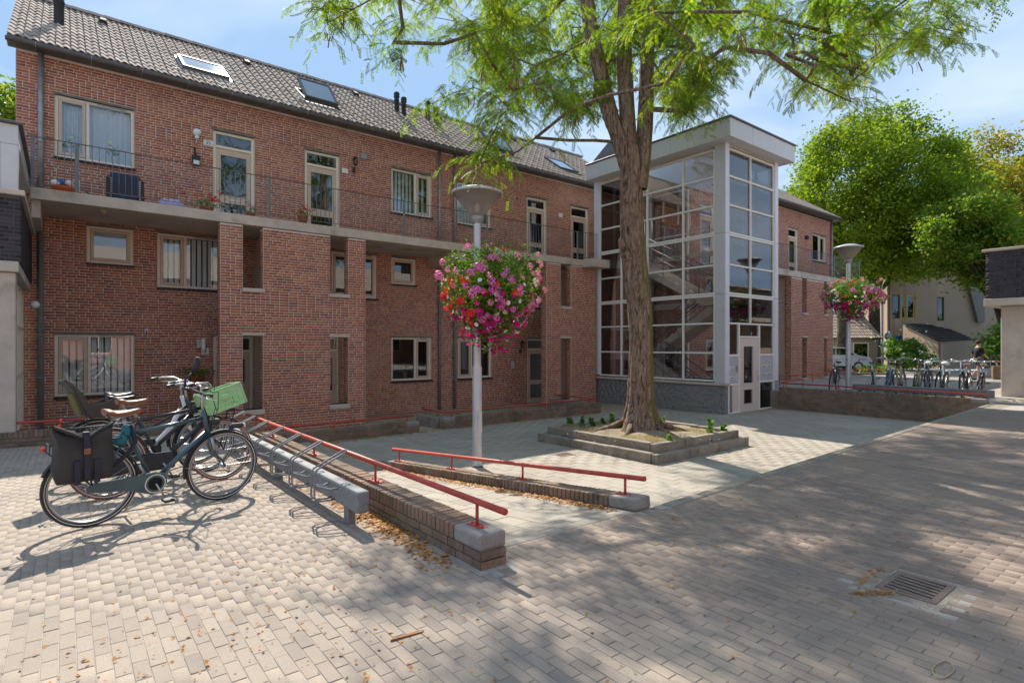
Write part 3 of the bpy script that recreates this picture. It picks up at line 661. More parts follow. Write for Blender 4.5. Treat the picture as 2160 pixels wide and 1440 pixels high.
# openings: (x0, x1, z0, z1)
OP = dict(wu1=(-.17, 1.40, 6.03, T1+.05), du1=(3.2, 4.26, 4.83, T1), du2=(5.68, 6.74, 4.83, T1), wu2=(8.52, 10.03, 5.98, T1), wu3=(11.1, 12.58, 5.95, T1),
          du3=(14.36, 15.4, 4.83, T1), du4=(16.78, 17.82, 4.83, T1), wm1=(.44, 1.38, 3.57, T2), wm2=(1.90, 3.42, 3.07, T2), wm3=(6.5, 8.0, 3.07, T2), wm4=(8.52, 9.42, 3.6, T2),
          wl1=(-.17, 1.40, .34, T3), dl1=(3.2, 4.22, -.55, T3), dl2=(5.72, 6.74, -.55, T3), wl2=(8.52, 10.03, .37, T3), wl3=(11.13, 12.62, .36, T3), dl3=(14.38, 15.4, -.72, T3),
          wm5=(11.13, 12.62, 3.07, T2), wm6=(14.0, 15.3, 3.07, T2))
holes = list(OP.values())
AX0, AX1 = -.86, 21.2
wl = MB(); wall_panel(wl, AX0, AX1, -1., 8.36, holes, FV, FV+.28)
for h in holes:                                                     # dark rooms behind the openings
    pass
wl.box(AX0, AX0+.28, FV+.28, 25., -1., 8.36); wl.box(AX1-.28, AX1, FV+.28, 25., -1., 8.36)
wl.prism([(FV, 8.36), (25., 8.36), (21.0, 11.22)], AX0, AX0+.28, 'x'); wl.prism([(FV, 8.36), (25., 8.36), (21.0, 11.22)], AX1-.28, AX1, 'x')
wl.build('wall', 'mortar', apt)
rm = MB(); rm.box(AX0+.3, AX1-.3, FV+1.6, FV+1.7, -1., 8.3)
for z in (-.95, 1.98, 4.62): rm.box(AX0+.3, AX1-.3, FV+.29, FV+1.6, z, z+.06)
for x in (2.6, 5.0, 8.2, 10.6, 13.3, 16.2): rm.box(x, x+.1, FV+.29, FV+1.6, -.85, 8.3)
rm.build('room_interior', 'interior', apt)
# porch screens under the gallery
def screen(x0, x1, z0, hs, y=SV, th=.3):
    s = MB(); wall_panel(s, x0, x1, z0, 4.545, hs, y, y+th); s.build('porch_screen_wall', 'mortar', apt)
hsA = [(3.49, 3.97, 2.99, 4.6), (3.49, 3.97, -.06, 1.80), (5.70, 6.22, 2.97, 4.6), (5.70, 6.22, -.06, 1.78)]
screen(2.98, 6.72, -.95, hsA)
hsB = [(14.32, 14.84, 3.0, 4.6), (14.32, 14.84, -.44, 1.82), (16.0, 16.4, 3.0, 4.6)]
screen(13.62, 16.2, -.95, hsB[:2])
FACES = [(AX0, AX1, -1., 8.36, holes, FV, None), (2.98, 6.72, -.95, 4.545, hsA, SV, None), (13.62, 16.2, -.95, 4.545, hsB[:2], SV, None)]
Mx = lambda x, y0: Matrix.Translation((x, y0, 0)) @ Matrix.Rotation(R(-90), 4, 'Z')    # a face looking towards -x, running back from y0
def side(x, y0, y1, za, zb, hs=()): return (0, 0, 0)
# faces turned to -x: local x runs along -y, so flip with a rotation about z by -90 deg (local -y -> -x)
def MX(x): return Matrix(((0, 1, 0, x), (-1, 0, 0, 0), (0, 0, 1, 0), (0, 0, 0, 1)))    # local (a, 0, z) -> (x, -a, z); front (-y local) -> -x
for x, y0, y1, za, zb in ((2.98, SV+.008, SV+.3, -.95, 4.545), (13.62, SV+.008, SV+.3, -.95, 4.545), (AX0, FV, 25., -1, 8.36)):
    FACES.append((-y1, -y0, za, zb, [], 0., MX(x)))
for x0, z0_, z1_ in ((3.97, 2.99, 4.54), (3.97, -.06, 1.8), (6.22, 2.97, 4.54), (6.22, -.06, 1.78), (14.84, 3.0, 4.54), (14.84, -.44, 1.82)):
    FACES.append((-(SV+.3), -(SV+.01), z0_, z1_, [], 0., MX(x0)))
masonry(apt, FACES, 'brick_red', 'mortar', single=300)
# timber-clad partitions between the porches
for x0, x1, y0 in ((4.27, 5.62, SV+.31), (15.3, 16.1, SV+.31)):
    p_ = MB(); p_.box(x0, x1, y0, FV-.01, -.9, 4.53); po = p_.build('porch_partition', 'siding', apt)
    for k in range(29):
        q = MB(); z = -.88+k*.187
        if z+.18 > 4.53: break
        q.hexa([(x0-.022, y0, z), (x0-.001, y0, z), (x0-.001, FV-.012, z), (x0-.022, FV-.012, z), (x0-.008, y0, z+.18), (x0-.001, y0, z+.18), (x0-.001, FV-.012, z+.18), (x0-.008, FV-.012, z+.18)])
        q.build('board', 'siding', po)
for (a, b, c, d_) in hsA+hsB[:2]:
    if c > 2: q = MB(); q.bbox(a-.02, b+.04, SV-.05, SV+.33, c-.10, c, .01); q.build('sill_slab', 'concrete', apt)
    else:
        q = MB(); q.bbox(a-.02, b+.04, SV-.05, SV+.33, c-.13, c, .01); q.build('sill_slab', 'concrete', apt)
        q = MB(); q.bbox(a-.02, b+.05, SV-.012, SV+.305, d_, d_+.075, .006); q.build('lintel', 'concrete', apt)

# ---- windows and doors
def sill_tiles(parent, x0, x1, y, z):
    n = int((x1-x0)/.11)
    me = bpy.data.meshes.get('sill_tile')
    if not me:
        q = MB(); q.hexa([(-.5, -.075, -.045), (.5, -.075, -.045), (.5, .09, -.02), (-.5, .09, -.02), (-.5, -.075, 0), (.5, -.075, 0), (.5, .09, .03), (-.5, .09, .03)]); me = q.mesh('sill_tile'); me.materials.append(MATS['tile_black'])
    for i in range(n):
        w = (x1-x0)/n; inst('sill_tile', me, parent, (x0+(i+.5)*w, y, z-.004), (0, 0, 0), (w-.008, 1, 1))
def frame_rect(mb, x0, x1, z0, z1, y0, y1, w, wb=None, c=.006):
    wb = wb or w
    mb.bbox(x0, x0+w, y0, y1, z0, z1, c); mb.bbox(x1-w, x1, y0, y1, z0, z1, c)
    mb.bbox(x0+w, x1-w, y0, y1, z0, z0+wb, c); mb.bbox(x0+w, x1-w, y0, y1, z1-w, z1, c)
def window(parent, o, y, split=None, sash='left', cover='blinds', vent=True, sash_mat='frame_tan', pm='pane', tiles=True, lintel=True, M=None, openw=False):
    x0, x1, z0, z1 = o; w = .062; yf = y+.045
    f = MB(M); frame_rect(f, x0+.002, x1-.002, z0+.002, z1-.002, yf, yf+.09, w)
    secs = [(x0+w, x1-w)]
    if split:
        sx = x0+(x1-x0)*split; f.bbox(sx-.032, sx+.032, yf+.001, yf+.088, z0+w, z1-w, .005); secs = [(x0+w, sx-.032), (sx+.032, x1-w)]
    fo = f.build('window', 'frame_cream', parent)
    for i, (a, b) in enumerate(secs):
        is_s = (sash == 'both') or (sash == 'left' and i == 0) or (sash == 'right' and i == len(secs)-1)
        za, zb = z0+w, z1-w
        if is_s:
            s = MB(M); g_ = .072; frame_rect(s, a+.006, b-.006, za+.006, zb-.006, yf-.012, yf+.06, g_); s.build('sash', sash_mat, fo)
            a, b, za, zb = a+g_, b-g_, za+g_, zb-g_
        p = MB(M); p.box(a, b, yf+.04, yf+.044, za, zb); p.build('pane', pm, fo)
        if cover == 'blinds':
            n = max(2, int((b-a)/.127)); bw = (b-a)/n
            for k in range(n):
                q = MB(M); c0 = a+(k+.5)*bw; q.hexa([(c0-.052, yf+.16, za), (c0+.05, yf+.185, za), (c0+.05, yf+.187, za), (c0-.052, yf+.162, za), (c0-.052, yf+.16, zb), (c0+.05, yf+.185, zb), (c0+.05, yf+.187, zb), (c0-.052, yf+.162, zb)]); q.build('blind_slat', 'blind', fo)
        elif cover == 'curtain':
            q = MB(M); n = 60; vs = []; fs = []
            for k in range(n+1):
                xx = a+(b-a)*k/n; yy = yf+.2+.018*math.sin(k*.9)+.012*math.sin(k*.37+1)
                vs += [(xx, yy, za), (xx, yy+.01, zb)]
            q.add(vs, [(2*k, 2*k+2, 2*k+3, 2*k+1) for k in range(n)], True); q.build('curtain', 'curtain', fo)
        elif cover == 'film':
            q = MB(M); q.box(a, b, yf+.05, yf+.052, za, zb); q.build('frosted_film', 'panel_box', fo)
    if vent:
        s_ = secs[-1]; q = MB(M); q.bbox(s_[0]+.15, s_[1]-.1, yf-.012, yf-.001, z1-w+.012, z1-.018, .002); q.build('vent_strip', 'zinc', fo)
    if tiles and M is None: sill_tiles(parent, x0-.02, x1+.03, y-.005, z0-.012)
    if lintel:
        q = MB(M); q.box(x0-.03, x1+.03, y-.010, y+.1, z1, z1+.055); q.build('lintel', 'lintel', parent)
    return fo
def door(parent, o, y, hinge='l', glasses=((.40, .92), (.06, .30)), M=None, pm='pane', leafm='frame_tan', transom=.42, slot=True, handle='knob', wide=False, backing=None):
    x0, x1, z0, z1 = o; w = .075; yf = y+.045
    f = MB(M); f.bbox(x0+.002, x0+w, yf, yf+.1, z0, z1-.002, .006); f.bbox(x1-w, x1-.002, yf, yf+.1, z0, z1-.002, .006); f.bbox(x0+w, x1-w, yf, yf+.1, z1-w, z1-.002, .006)
    zt = z1-transom; f.bbox(x0+w, x1-w, yf-.008, yf+.1, zt-.035, zt+.035, .006); f.bbox(x0+w, x1-w, yf, yf+.1, z0, z0+.03, .004)
    fo = f.build('door_frame', 'frame_cream', parent)
    p = MB(M); p.box(x0+w, x1-w, yf+.045, yf+.05, zt+.035, z1-w); p.build('transom_pane', pm, fo)
    a, b, za, zb = x0+w+.004, x1-w-.004, z0+.035, zt-.04; h = zb-za; gw = .12
    lf = MB(M); hs = [(a+gw, b-gw, za+h*g0, za+h*g1) for g0, g1 in glasses]; wall_panel(lf, a, b, za, zb, hs, yf+.02, yf+.065)
    lo = lf.build('door', leafm, parent)
    for h_ in hs:
        q = MB(M); q.box(h_[0], h_[1], yf+.04, yf+.044, h_[2], h_[3]); q.build('pane', pm, lo)
        q = MB(M); frame_rect(q, h_[0]-.015, h_[1]+.015, h_[2]-.015, h_[3]+.015, yf+.008, yf+.019, .018, c=.003); q.build('glazing_bead', leafm, lo)
    if slot: q = MB(M); q.bbox((a+b)/2-.16, (a+b)/2+.16, yf+.012, yf+.019, za+h*.345-.025, za+h*.345+.025, .003); q.build('letter_slot', 'steel', lo)
    hx = a+.055 if hinge == 'r' else b-.055
    q = MB(M)
    if handle == 'knob': q.lathe([(.001, yf-.03), (.028, yf-.028), (.032, yf-.01), (.012, yf), (.012, yf+.02)], (hx, 0, za+h*.46), 10, 'y')
    else: q.bbox(hx-.02, hx+.02, yf-.002, yf+.019, za+h*.42, za+h*.54, .004); q.tube([(hx, yf-.03, za+h*.5), (hx+(.1 if hinge == 'r' else -.1), yf-.03, za+h*.5)], .01, 6)
    q.build('handle', 'steel', lo)
    q = MB(M); q.box(x0-.03, x1+.03, y-.010, y+.1, z1, z1+.055); q.build('lintel', 'lintel', parent)
    return lo
window(apt, OP['wu1'], FV, .40, 'left', 'curtain')
window(apt, OP['wu2'], FV, .60, 'right', 'blinds'); window(apt, OP['wu3'], FV, .60, 'right', 'curtain')
window(apt, OP['wm1'], FV, None, 'both', 'film', vent=False); window(apt, OP['wm2'], FV, .42, 'left', 'blinds')
window(apt, OP['wm3'], FV, .5, 'both', None, pm='pane'); window(apt, OP['wm4'], FV, None, 'both', 'blinds', vent=False, pm='pane_dark')
window(apt, OP['wl1'], FV, .42, 'left', 'blinds'); window(apt, OP['wl2'], FV, .60, 'right', None); window(apt, OP['wl3'], FV, .42, 'left', None)
window(apt, OP['wm5'], FV, .42, 'left', 'blinds'); window(apt, OP['wm6'], FV, .42, 'left', None)
door(apt, OP['du1'], FV, 'r'); door(apt, OP['du2'], FV, 'l'); door(apt, OP['du3'], FV, 'l', glasses=((.38, .94), (.05, .30))); door(apt, OP['du4'], FV, 'l')
door(apt, OP['dl1'], FV, 'l', glasses=((.55, .9),), handle='knob', leafm='frame_tan'); door(apt, OP['dl2'], FV, 'l', glasses=((.36, .9),))
door(apt, OP['dl3'], FV, 'l', glasses=((.42, .93), (.07, .34)))

# ---- gallery slab and railing
g = MB(); g.bbox(-.54, AX1, SV-.02, SV+.12, 4.565, 4.80, .008); g.build('balcony_edge', 'concrete', apt)
g = MB(); g.box(-.54, AX1, SV+.12, FV, 4.575, 4.74); g.build('balcony_slab', 'soffit', apt)
g = MB(); g.bbox(15.4, 19.5, SV-.55, SV-.021, 4.50, 4.80, .008); g.build('balcony_edge', 'concrete', apt)
g = MB(); g.bbox(-.53, -.38, SV+.1, FV-.01, 4.20, 4.574, .01); g.build('balcony_bracket', 'concrete', apt)
g = MB(); g.bbox(9.9, 10.25, SV+.15, FV-.01, 4.25, 4.574, .01); g.build('balcony_bracket', 'concrete', apt)
def railing(parent, x0, x1, y, z0, z1, step=.118, posts=(), mat='rail_iron', kick=.09, pw=.035):
    r_ = MB(); r_.box(x0, x1, y-.02, y+.02, z1-.012, z1); r_.box(x0, x1, y-.012, y+.012, z0+kick, z0+kick+.012); ro = r_.build('railing', mat, parent)
    q = MB(); q.tube([(0, 0, -.5), (0, 0, .5)], .0075, 6); me = q.mesh('baluster'); me.materials.append(MATS['galv'])
    n = int((x1-x0)/step)
    for i in range(1, n):
        x = x0+i*(x1-x0)/n
        if min([abs(x-p) for p in posts]+[9]) < .05: continue
        inst('baluster', me, ro, (x, y, (z0+kick+z1)/2), (0, 0, 0), (1, 1, z1-z0-kick-.014))
    for p in posts: q = MB(); q.bbox(p-pw, p+pw, y-.008, y+.008, z0-.02, z1-.012, .003); q.build('post', 'galv', ro)
    return ro
railing(apt, -.58, AX1, SV+.03, 4.80, 5.86, posts=(-.50, .22, 4.12, 7.95, 11.0, 15.2, 18.5))
# ---- eaves gutter, downpipes
g = MB(); n = 10; prof = [(.07*math.cos(math.pi+math.pi*k/n), .075*math.sin(math.pi+math.pi*k/n)) for k in range(n+1)]
vs = []; 
for x in (-1.02, 21.3):
    for a, b in prof: vs.append((x, 16.80+a, 8.40+b))
    for a, b in prof[::-1]: vs.append((x, 16.80+a*.92, 8.402+b*.9))
m_ = 2*(n+1); g.add(vs, [(k, (k+1) % m_, m_+(k+1) % m_, m_+k) for k in range(m_)]+[tuple(range(m_))[::-1], tuple(range(m_, 2*m_))], False)
g.build('gutter', 'zinc_dark', apt)
x = -.5
while x < 21:
    q = MB(); q.tube([(x, 16.725, 8.41), (x, 16.73, 8.35), (x, 16.80, 8.315), (x, 16.87, 8.35), (x, 17.19, 8.36)], .008, 4); q.build('gutter_bracket', 'zinc', apt); x += 1.02
g = MB(); g.box(-1.0, 21.3, 16.86, FV+.02, 8.36, 8.40); g.box(-1.0, 21.3, 16.875, 16.9, 8.40, 8.50); g.build('eaves_board', 'zinc_dark', apt)
def downpipe(x, y, z0, z1, r=.045, mat='zinc', parent=apt, rings=(), M=None):
    q = MB(M); q.tube([(x, y, z0), (x, y, z1)], r, 12); po = q.build('downpipe', mat, parent)
    for z in rings: q = MB(M); q.tube([(x, y, z-.04), (x, y, z+.04)], r*1.18, 12); q.build('pipe_collar', mat, po)
downpipe(-.42, FV-.08, 4.81, 8.34, .055, rings=(6.3,)); downpipe(-.42, FV-.08, -.75, 4.56, .055, 'galv', rings=(1.9, .8))
for x, mt in ((10.32, 'zinc'), (10.95, 'zinc')): downpipe(x, FV-.08, 4.81, 8.34, .045, mt, rings=(7.1,)); downpipe(x, FV-.08, -.8, 4.2, .045, 'galv', rings=(1.9, .3))
q = MB(); q.tube([(10.32, FV-.08, 4.18), (10.32, FV-.08, 4.35), (10.45, FV-.05, 4.5)], .045, 10); q.build('downpipe', 'galv', apt)

# ---- tiled roof
RT, RV0, RZ0 = .70, 16.87, 8.50
rs = MB(); sl_ = math.atan(RT)
Mr = Matrix(((1, 0, 0, 0), (0, math.cos(sl_), -math.sin(sl_), RV0), (0, math.sin(sl_), math.cos(sl_), RZ0), (0, 0, 0, 1)))   # local x along eaves, y up the slope, z out of the roof
SL = (21.02-RV0)/math.cos(sl_)
rs.M = Mr; rs.box(-1.0, 21.3, 0.02, SL, -.12, -.035); rs.build('roof', 'zinc_dark', apt); roof = bpy.data.objects['roof']
rb = MB(); rb.prism([(21.02, 11.38), (25.4, 8.36), (25.4, 8.2), (21.02, 11.2)], -1., 21.3, 'x'); rb.build('rear_roof_slope', 'tile_roof', apt)
def pantile(w=.30, l=.40, n=12):
    q = MB(); P = []
    for k in range(n+1):
        t = k/n; P.append(((t-.5)*(w+.02), .019*math.sin(4*math.pi*t+.5)+.004*math.cos(8*math.pi*t)))
    vs = []
    for (y, dz) in ((-.035, .024), (l, 0.0)):
        for x, z in P: vs.append((x, y, z+dz))
    for x, z in P: vs.append((x, -.033, z+.006))
    m = n+1
    q.add(vs, [(k, k+1, m+k+1, m+k) for k in range(n)], True); q.add([vs[k] for k in range(m)]+[vs[2*m+k] for k in range(m)], [(m+k, m+k+1, k+1, k) for k in range(n)], False)
    return q
pt = pantile(); pm_ = pt.mesh('roof_tile'); pm_.materials.append(MATS['tile_roof'])
TW = .285; rows = 14; RL = SL/rows; cols = int(22.2/TW)
SKY = [(2.56, 3.74, 1.15, 2.42), (5.92, 6.98, 1.30, 2.50), (13.1, 14.2, 1.2, 2.5), (16.6, 17.7, 1.0, 2.3)]
cand = []
for i in range(cols):
    for j in range(rows):
        x = -.98+(i+.5)*TW; y = j*RL
        if any(a-.05 < x < b+.05 and c-.15 < y+RL/2 < d_+.15 for a, b, c, d_ in SKY): continue
        cand.append((x, y))
def shown(c):
    p = Mr @ Vector((c[0], c[1], 0)); px, py, Z = proj(p); return Z if (20 < px < 2150 and py > 3) else 99
cand.sort(key=shown)
for x, y in cand[:300]: inst('roof_tile', pm_, roof, Mr @ Vector((x, y+.035, (rnd.random()-.5)*.006)), (sl_, (rnd.random()-.5)*.02, 0), (1, (RL+.03)/.435, 1))
tv = np.array(pt.v); tf = np.array([f for f in pt.f]); c_ = np.array(cand[300:]); n_ = len(c_)
V = np.repeat(tv[None], n_, 0).copy(); V[:, :, 1] *= (RL+.03)/.435; V[:, :, 0] += c_[:, 0:1]; V[:, :, 1] += c_[:, 1:2]+.035; V[:, :, 2] += (np.random.default_rng(5).random((n_, 1))-.5)*.008
V = V.reshape(-1, 3); Mn = np.array(Mr); V = V @ Mn[:3, :3].T + Mn[:3, 3]
npmesh('roof_tile_field', V, (np.arange(n_)[:, None, None]*len(tv)+tf[None]).reshape(-1, 4), 'tile_roof', roof, 'stuff')
q = MB(); q.prism([(-.16, .0), (-.10, .10), (0, .135), (.10, .10), (.16, 0)], -.2, .2, 'x'); rme = q.mesh('ridge_tile'); rme.materials.append(MATS['tile_roof'])
x = -.8
while x < 21.3: inst('ridge_tile', rme, roof, (x, 21.02, 11.36+(rnd.random()-.5)*.012), (0, .03, 0)); x += .39
def skylight(a, b, c, d_, opened=False):
    M = Mr if not opened else Mr @ Matrix.Translation((0, c, .1)) @ Matrix.Rotation(R(13), 4, 'X') @ Matrix.Translation((0, -c, -.06))
    f = MB(M); frame_rect(f, a, b, c, d_, .0, .10, .07); 
    M2 = M @ Matrix(((1, 0, 0, 0), (0, 0, 1, 0), (0, 1, 0, 0), (0, 0, 0, 1)))   # frame_rect works in x/z; swap into the slope plane
    f.M = M2; fo = f.build('skylight', 'zinc_dark', apt)
    p = MB(M); p.box(a+.07, b-.07, c+.07, d_-.07, .075, .08); p.build('pane', 'skylight_glass', fo)
    if not opened: k = MB(Mr); k.box(a-.06, b+.06, c-.09, d_+.06, -.03, .02); k.build('flashing', 'zinc', fo)
    else: k = MB(Mr); frame_rect(k, a-.02, b+.02, c-.02, d_+.02, -.02, .05, .05); k.M = Mr @ Matrix(((1, 0, 0, 0), (0, 0, 1, 0), (0, 1, 0, 0), (0, 0, 0, 1))); k.build('flashing', 'zinc_dark', fo)
m, t, b, o = nmat('skylight_glass'); b.inputs['Base Color'].default_value = (.10, .13, .16, 1); b.inputs['Roughness'].default_value = .03; b.inputs['Specular IOR Level'].default_value = 1.; b.inputs['Coat Weight'].default_value = 1.
for i, s_ in enumerate(SKY): skylight(*s_, opened=i in (1, 2))
def flue(x, y, h=.75, r=.085, parent=apt, M=Mr):
    p = M @ Vector((x, y, 0)); q = MB(); q.lathe([(r, -.15), (r, h*.55), (r*1.15, h*.56), (r*1.15, h*.62), (r*.95, h*.64), (r*.95, h*.70), (r*1.3, h*.72), (r*1.3, h*.80), (r*.9, h*.82), (r*1.35, h*.86), (r*1.2, h*.97), (.001, h)], p, 12)
    q.build('flue_pipe', 'matt_black', parent)
flue(-.10, 2.55, .95, .11); flue(9.95, 3.4, .75); flue(10.1, 3.05, .7); flue(11.35, 3.5, .75); flue(11.55, 3.1, .7); flue(20.6, 2.2, .6)
for x in (.9, 4.8, 8.6, 12.2, 16.2, 18.6):
    q = MB(Mr); q.prism([(x-.11, 0.03), (x+.11, .03), (x+.07, .12), (x-.07, .12)], 4.15, 4.42, 'y'); q.build('vent_tile', 'matt_black', apt)

# ---- small fittings on the wall
def text(parent, s, loc, size, mat, rot=(R(90), 0, 0), ext=.001, name='lettering'):
    c = bpy.data.curves.new('txt', 'FONT'); c.body = s; c.size = size; c.extrude = ext; c.align_x = 'CENTER'; c.align_y = 'CENTER'
    to = bpy.data.objects.new('txt', c); COL.objects.link(to); bpy.context.view_layer.update()
    me = bpy.data.meshes.new_from_object(to.evaluated_get(bpy.context.evaluated_depsgraph_get())); bpy.data.objects.remove(to)
    me.materials.clear(); me.materials.append(MATS[mat]); o = bpy.data.objects.new(name, me); o.location = loc; o.rotation_euler = rot; put(o, parent); return o
def plate(x, z, s, w=.2, h=.16, lab=None, y=FV):
    q = MB(); q.bbox(x-w/2, x+w/2, y-.022, y-.008, z-h/2, z+h/2, .003); po = q.build('house_number', 'sign_white', apt, lab)
    if s: text(po, s, (x, y-.0235, z-.003), h*.85, 'ink')
plate(3.08, 7.05, '25', .24, .15); plate(3.0, 1.40, '3', .18, .17); plate(5.02, 1.42, None, .01, .01) if False else None
plate(6.92, 7.03, None, .2, .15); plate(7.05, 1.45, '5', .17, .17)
q = MB(); q.ball((2.78, FV-.17, 7.22), .10, 16, 12); l_ = q.build('globe_lamp', 'globe', apt); q = MB(); q.lathe([(.05, 7.05), (.055, 7.12), (.03, 7.14)], (2.78, FV-.17, 0), 10); q.tube([(2.78, FV-.17, 7.06), (2.78, FV-.02, 6.95)], .015, 6); q.build('bracket', 'sign_white', l_)
q = MB(); q.tube([(2.75, FV-.03, 6.86), (2.76, FV-.05, 6.62)], .025, 6); q.bbox(2.68, 2.86, FV-.16, FV-.01, 6.36, 6.62, .02); l_ = q.build('solar_lamp', 'black_plastic', apt); q = MB(); q.box(2.70, 2.84, FV-.166, FV-.16, 6.38, 6.48); q.build('lens', 'lens_clear', l_)
def lantern(x, z, y=FV):
    q = MB(); q.tube([(x, y-.01, z-.12), (x, y-.10, z-.18), (x, y-.15, z-.08)], .012, 6); q.lathe([(.10, z+.10), (.05, z+.16), (.012, z+.20), (.001, z+.24)], (x, y-.15, 0), 6); q.lathe([(.04, z-.08), (.055, z-.06)], (x, y-.15, 0), 6); q.lathe([(.05, z-.28), (.05, z-.14)], (x, y-.04, 0), 8)
    for k in range(6):
        a = k*math.pi/3; q.tube([(x+.055*math.cos(a), y-.15+.055*math.sin(a), z-.06), (x+.09*math.cos(a), y-.15+.09*math.sin(a), z+.10)], .006, 4)
    lo = q.build('wall_lantern', 'black_plastic', apt); q = MB(); q.lathe([(.05, z-.06), (.085, z+.10)], (x, y-.15, 0), 6, smooth=False); q.build('glass', 'lamp_glass', lo)
lantern(7.2, 7.30); lantern(14.0, 1.55)
q = MB(); q.bbox(7.42, 7.64, FV-.07, FV-.008, 7.50, 7.70, .01); q.bbox(7.45, 7.61, FV-.09, FV-.07, 7.53, 7.66, .004); q.build('vent_hood', 'zinc', apt)
q = MB(); q.bbox(16.05, 16.25, FV-.07, FV-.008, 6.85, 7.02, .01); q.build('intercom', 'sign_white', apt)
q = MB(); q.lathe([(.07, FV-.06), (.1, FV-.03), (.1, FV-.007)], (13.8, 0, 7.25), 12, 'y'); q.build('vent_hood', 'concrete', apt)
q = MB(); q.bbox(2.78, 2.98, FV-.12, FV-.008, 1.46, 1.72, .03); l_ = q.build('wall_lamp', 'steel_dull', apt); q = MB(); q.lathe([(.05, 1.44), (.05, 1.74)], (2.95, FV-.10, 0), 10); q.build('glass_tube', 'globe', l_)
q = MB(); q.bbox(1.62, 1.70, FV-.03, FV-.007, 1.86, 1.98, .005); q.build('junction_plate', 'sign_white', apt)
q = MB(); q.tube([(1.66, FV-.03, 1.93), (1.66, FV-.07, 1.91), (1.66, FV-.08, 1.86)], .014, 8); q.build('hook', 'black_plastic', apt)
q = MB(); q.bbox(13.55, 13.7, FV-.05, FV-.008, .66, .95, .01); q.build('meter_box', 'panel_box', apt)
q = MB(); q.bbox(8.85, 8.93, 0, .02, 0, .1, .002, Matrix.Translation((.0, FV-.03, 1.2))); 
q = MB(); q.bbox(4.16, 4.24, SV+.6, SV+.75, .5, .72, .01, Matrix.Translation((-.0, 0, 0))); q.build('letterbox', 'matt_black', apt)
# round globe lamp glowing behind the transom of the second gallery door is only a warm shade
q = MB(); q.lathe([(.16, 7.13), (.17, 7.17), (.08, 7.22), (.001, 7.23)], (5.98, FV+.55, 0), 16); q.build('lamp_shade', 'lens_orange', apt)

# ---- things standing on the gallery
Y = SV+.45; ZB_ = 4.745
t_ = thing('folded_chair', 'navy padded folding chair leaning behind the gallery railing below the big window', 'chair', (1.15, Y, ZB_))
q = MB(); q.bbox(.83, 1.40, Y+.12, Y+.22, ZB_+.02, ZB_+.78, .05); q.build('cushion', 'navy', t_)
for s_ in (-1, 1):
    xx = 1.115+s_*.33; q = MB(); q.tube([(xx, Y+.1, ZB_), (xx, Y+.16, ZB_+.66), (xx-s_*.1, Y+.2, ZB_+.74)], .018, 6); q.bbox(xx-.035, xx+.035, Y+.02, Y+.1, ZB_+.1, ZB_+.62, .01); q.build('side_frame', 'matt_black', t_)
    q = MB()
    for k in range(10): q.box(xx-s_*.06-.008, xx-s_*.06+.008, Y+.11, Y+.118, ZB_+.15+k*.05, ZB_+.175+k*.05)
    q.build('lacing', 'sign_white', t_)
q = MB(); q.lathe([(.001, .0), (.17, .0), (.22, .2), (.235, .21), (.215, .21), (.19, .03), (.001, .03)], (-.02, Y-.08, ZB_), 18); tb = q.build('tub', 'orange', None); tag(tb, 'round orange plastic tub behind the railing by the left downpipe', 'tub')
t_ = thing('clutter_pile', 'heap of white and blue household odds in the orange tub', 'household items', (-.05, Y-.08, ZB_+.05))
for k, (dx, dy, dz, sx, sy, sz, m_) in enumerate(((-.12, 0, .27, .09, .09, .08, 'globe'), (.05, .03, .24, .12, .1, .06, 'navy'), (.12, -.05, .30, .07, .07, .07, 'sign_white'), (-.02, .05, .33, .05, .05, .09, 'sign_blue'))):
    q = MB(); q.ball((-.03+dx, Y-.08+dy, ZB_+dz), 1, 10, 7, sx, sy, sz); q.build('item', m_, t_)
q = MB(); q.tube([(-.1, Y-.05, ZB_+.2), (-.12, Y-.03, ZB_+.62)], .012, 6); q.build('stick', 'crate_green', t_)
q = MB(Matrix.Translation((.30, Y+.1, ZB_+.04)) @ Matrix.Rotation(R(35), 4, 'Y')); q.bbox(-.02, .50, -.15, .15, 0, .16, .02); bx = q.build('cardboard_box', 'paint_sand', None); tag(bx, 'tilted beige box leaning beside the orange tub on the gallery', 'box')
q = MB(Matrix.Translation((.30, Y+.1, ZB_+.04)) @ Matrix.Rotation(R(35), 4, 'Y')); q.bbox(-.03, .51, -.16, .16, .162, .19, .01); q.build('lid', 'zinc_dark', bx)
q = MB(); q.ball((2.05, Y-.08, ZB_+.14), 1, 14, 9, .24, .14, .15); q.ball((1.85, Y-.1, ZB_+.15), 1, 10, 7, .1, .09, .13); bg_ = q.build('bag', 'lilac', None); tag(bg_, 'crumpled lilac bag lying behind the gallery railing', 'bag')
# ================================================================ glazed stair tower
tx0, tx1, ty0, ty1 = 16.3, 19.62, 9.8, 15.4
tw = thing('stair_tower', 'white framed glass stair tower with overhanging flat roof and grey brick base', 'stair tower', (tx0, ty0, -.7))
LV = [7.80, 6.94, 6.02, 5.10, 4.12, 3.18, 2.26, 1.31, .42]     # transom heights; joints at 5.10 and 3.18
SW = .03
g = MB(); g.bbox(tx0-.42, tx1+.42, ty0-.42, ty1+.05, 7.93, 8.50, .015); g.build('roof_fascia', 'panel_grey', tw)
g = MB(); g.bbox(tx0-.46, tx1+.46, ty0-.46, ty1+.05, 8.501, 8.56, .01); g.build('roof_edge', 'zinc_dark', tw)
for x in (tx0+.9,): g = MB(); g.box(x, x+.006, ty0-.4215, ty0-.4, 7.935, 8.495); g.build('fascia_joint', 'matt_black', tw)
for y in (ty0+1.75, ty0+3.9): g = MB(); g.box(tx0-.4215, tx0-.4, y, y+.006, 7.935, 8.495); g.build('fascia_joint', 'matt_black', tw)
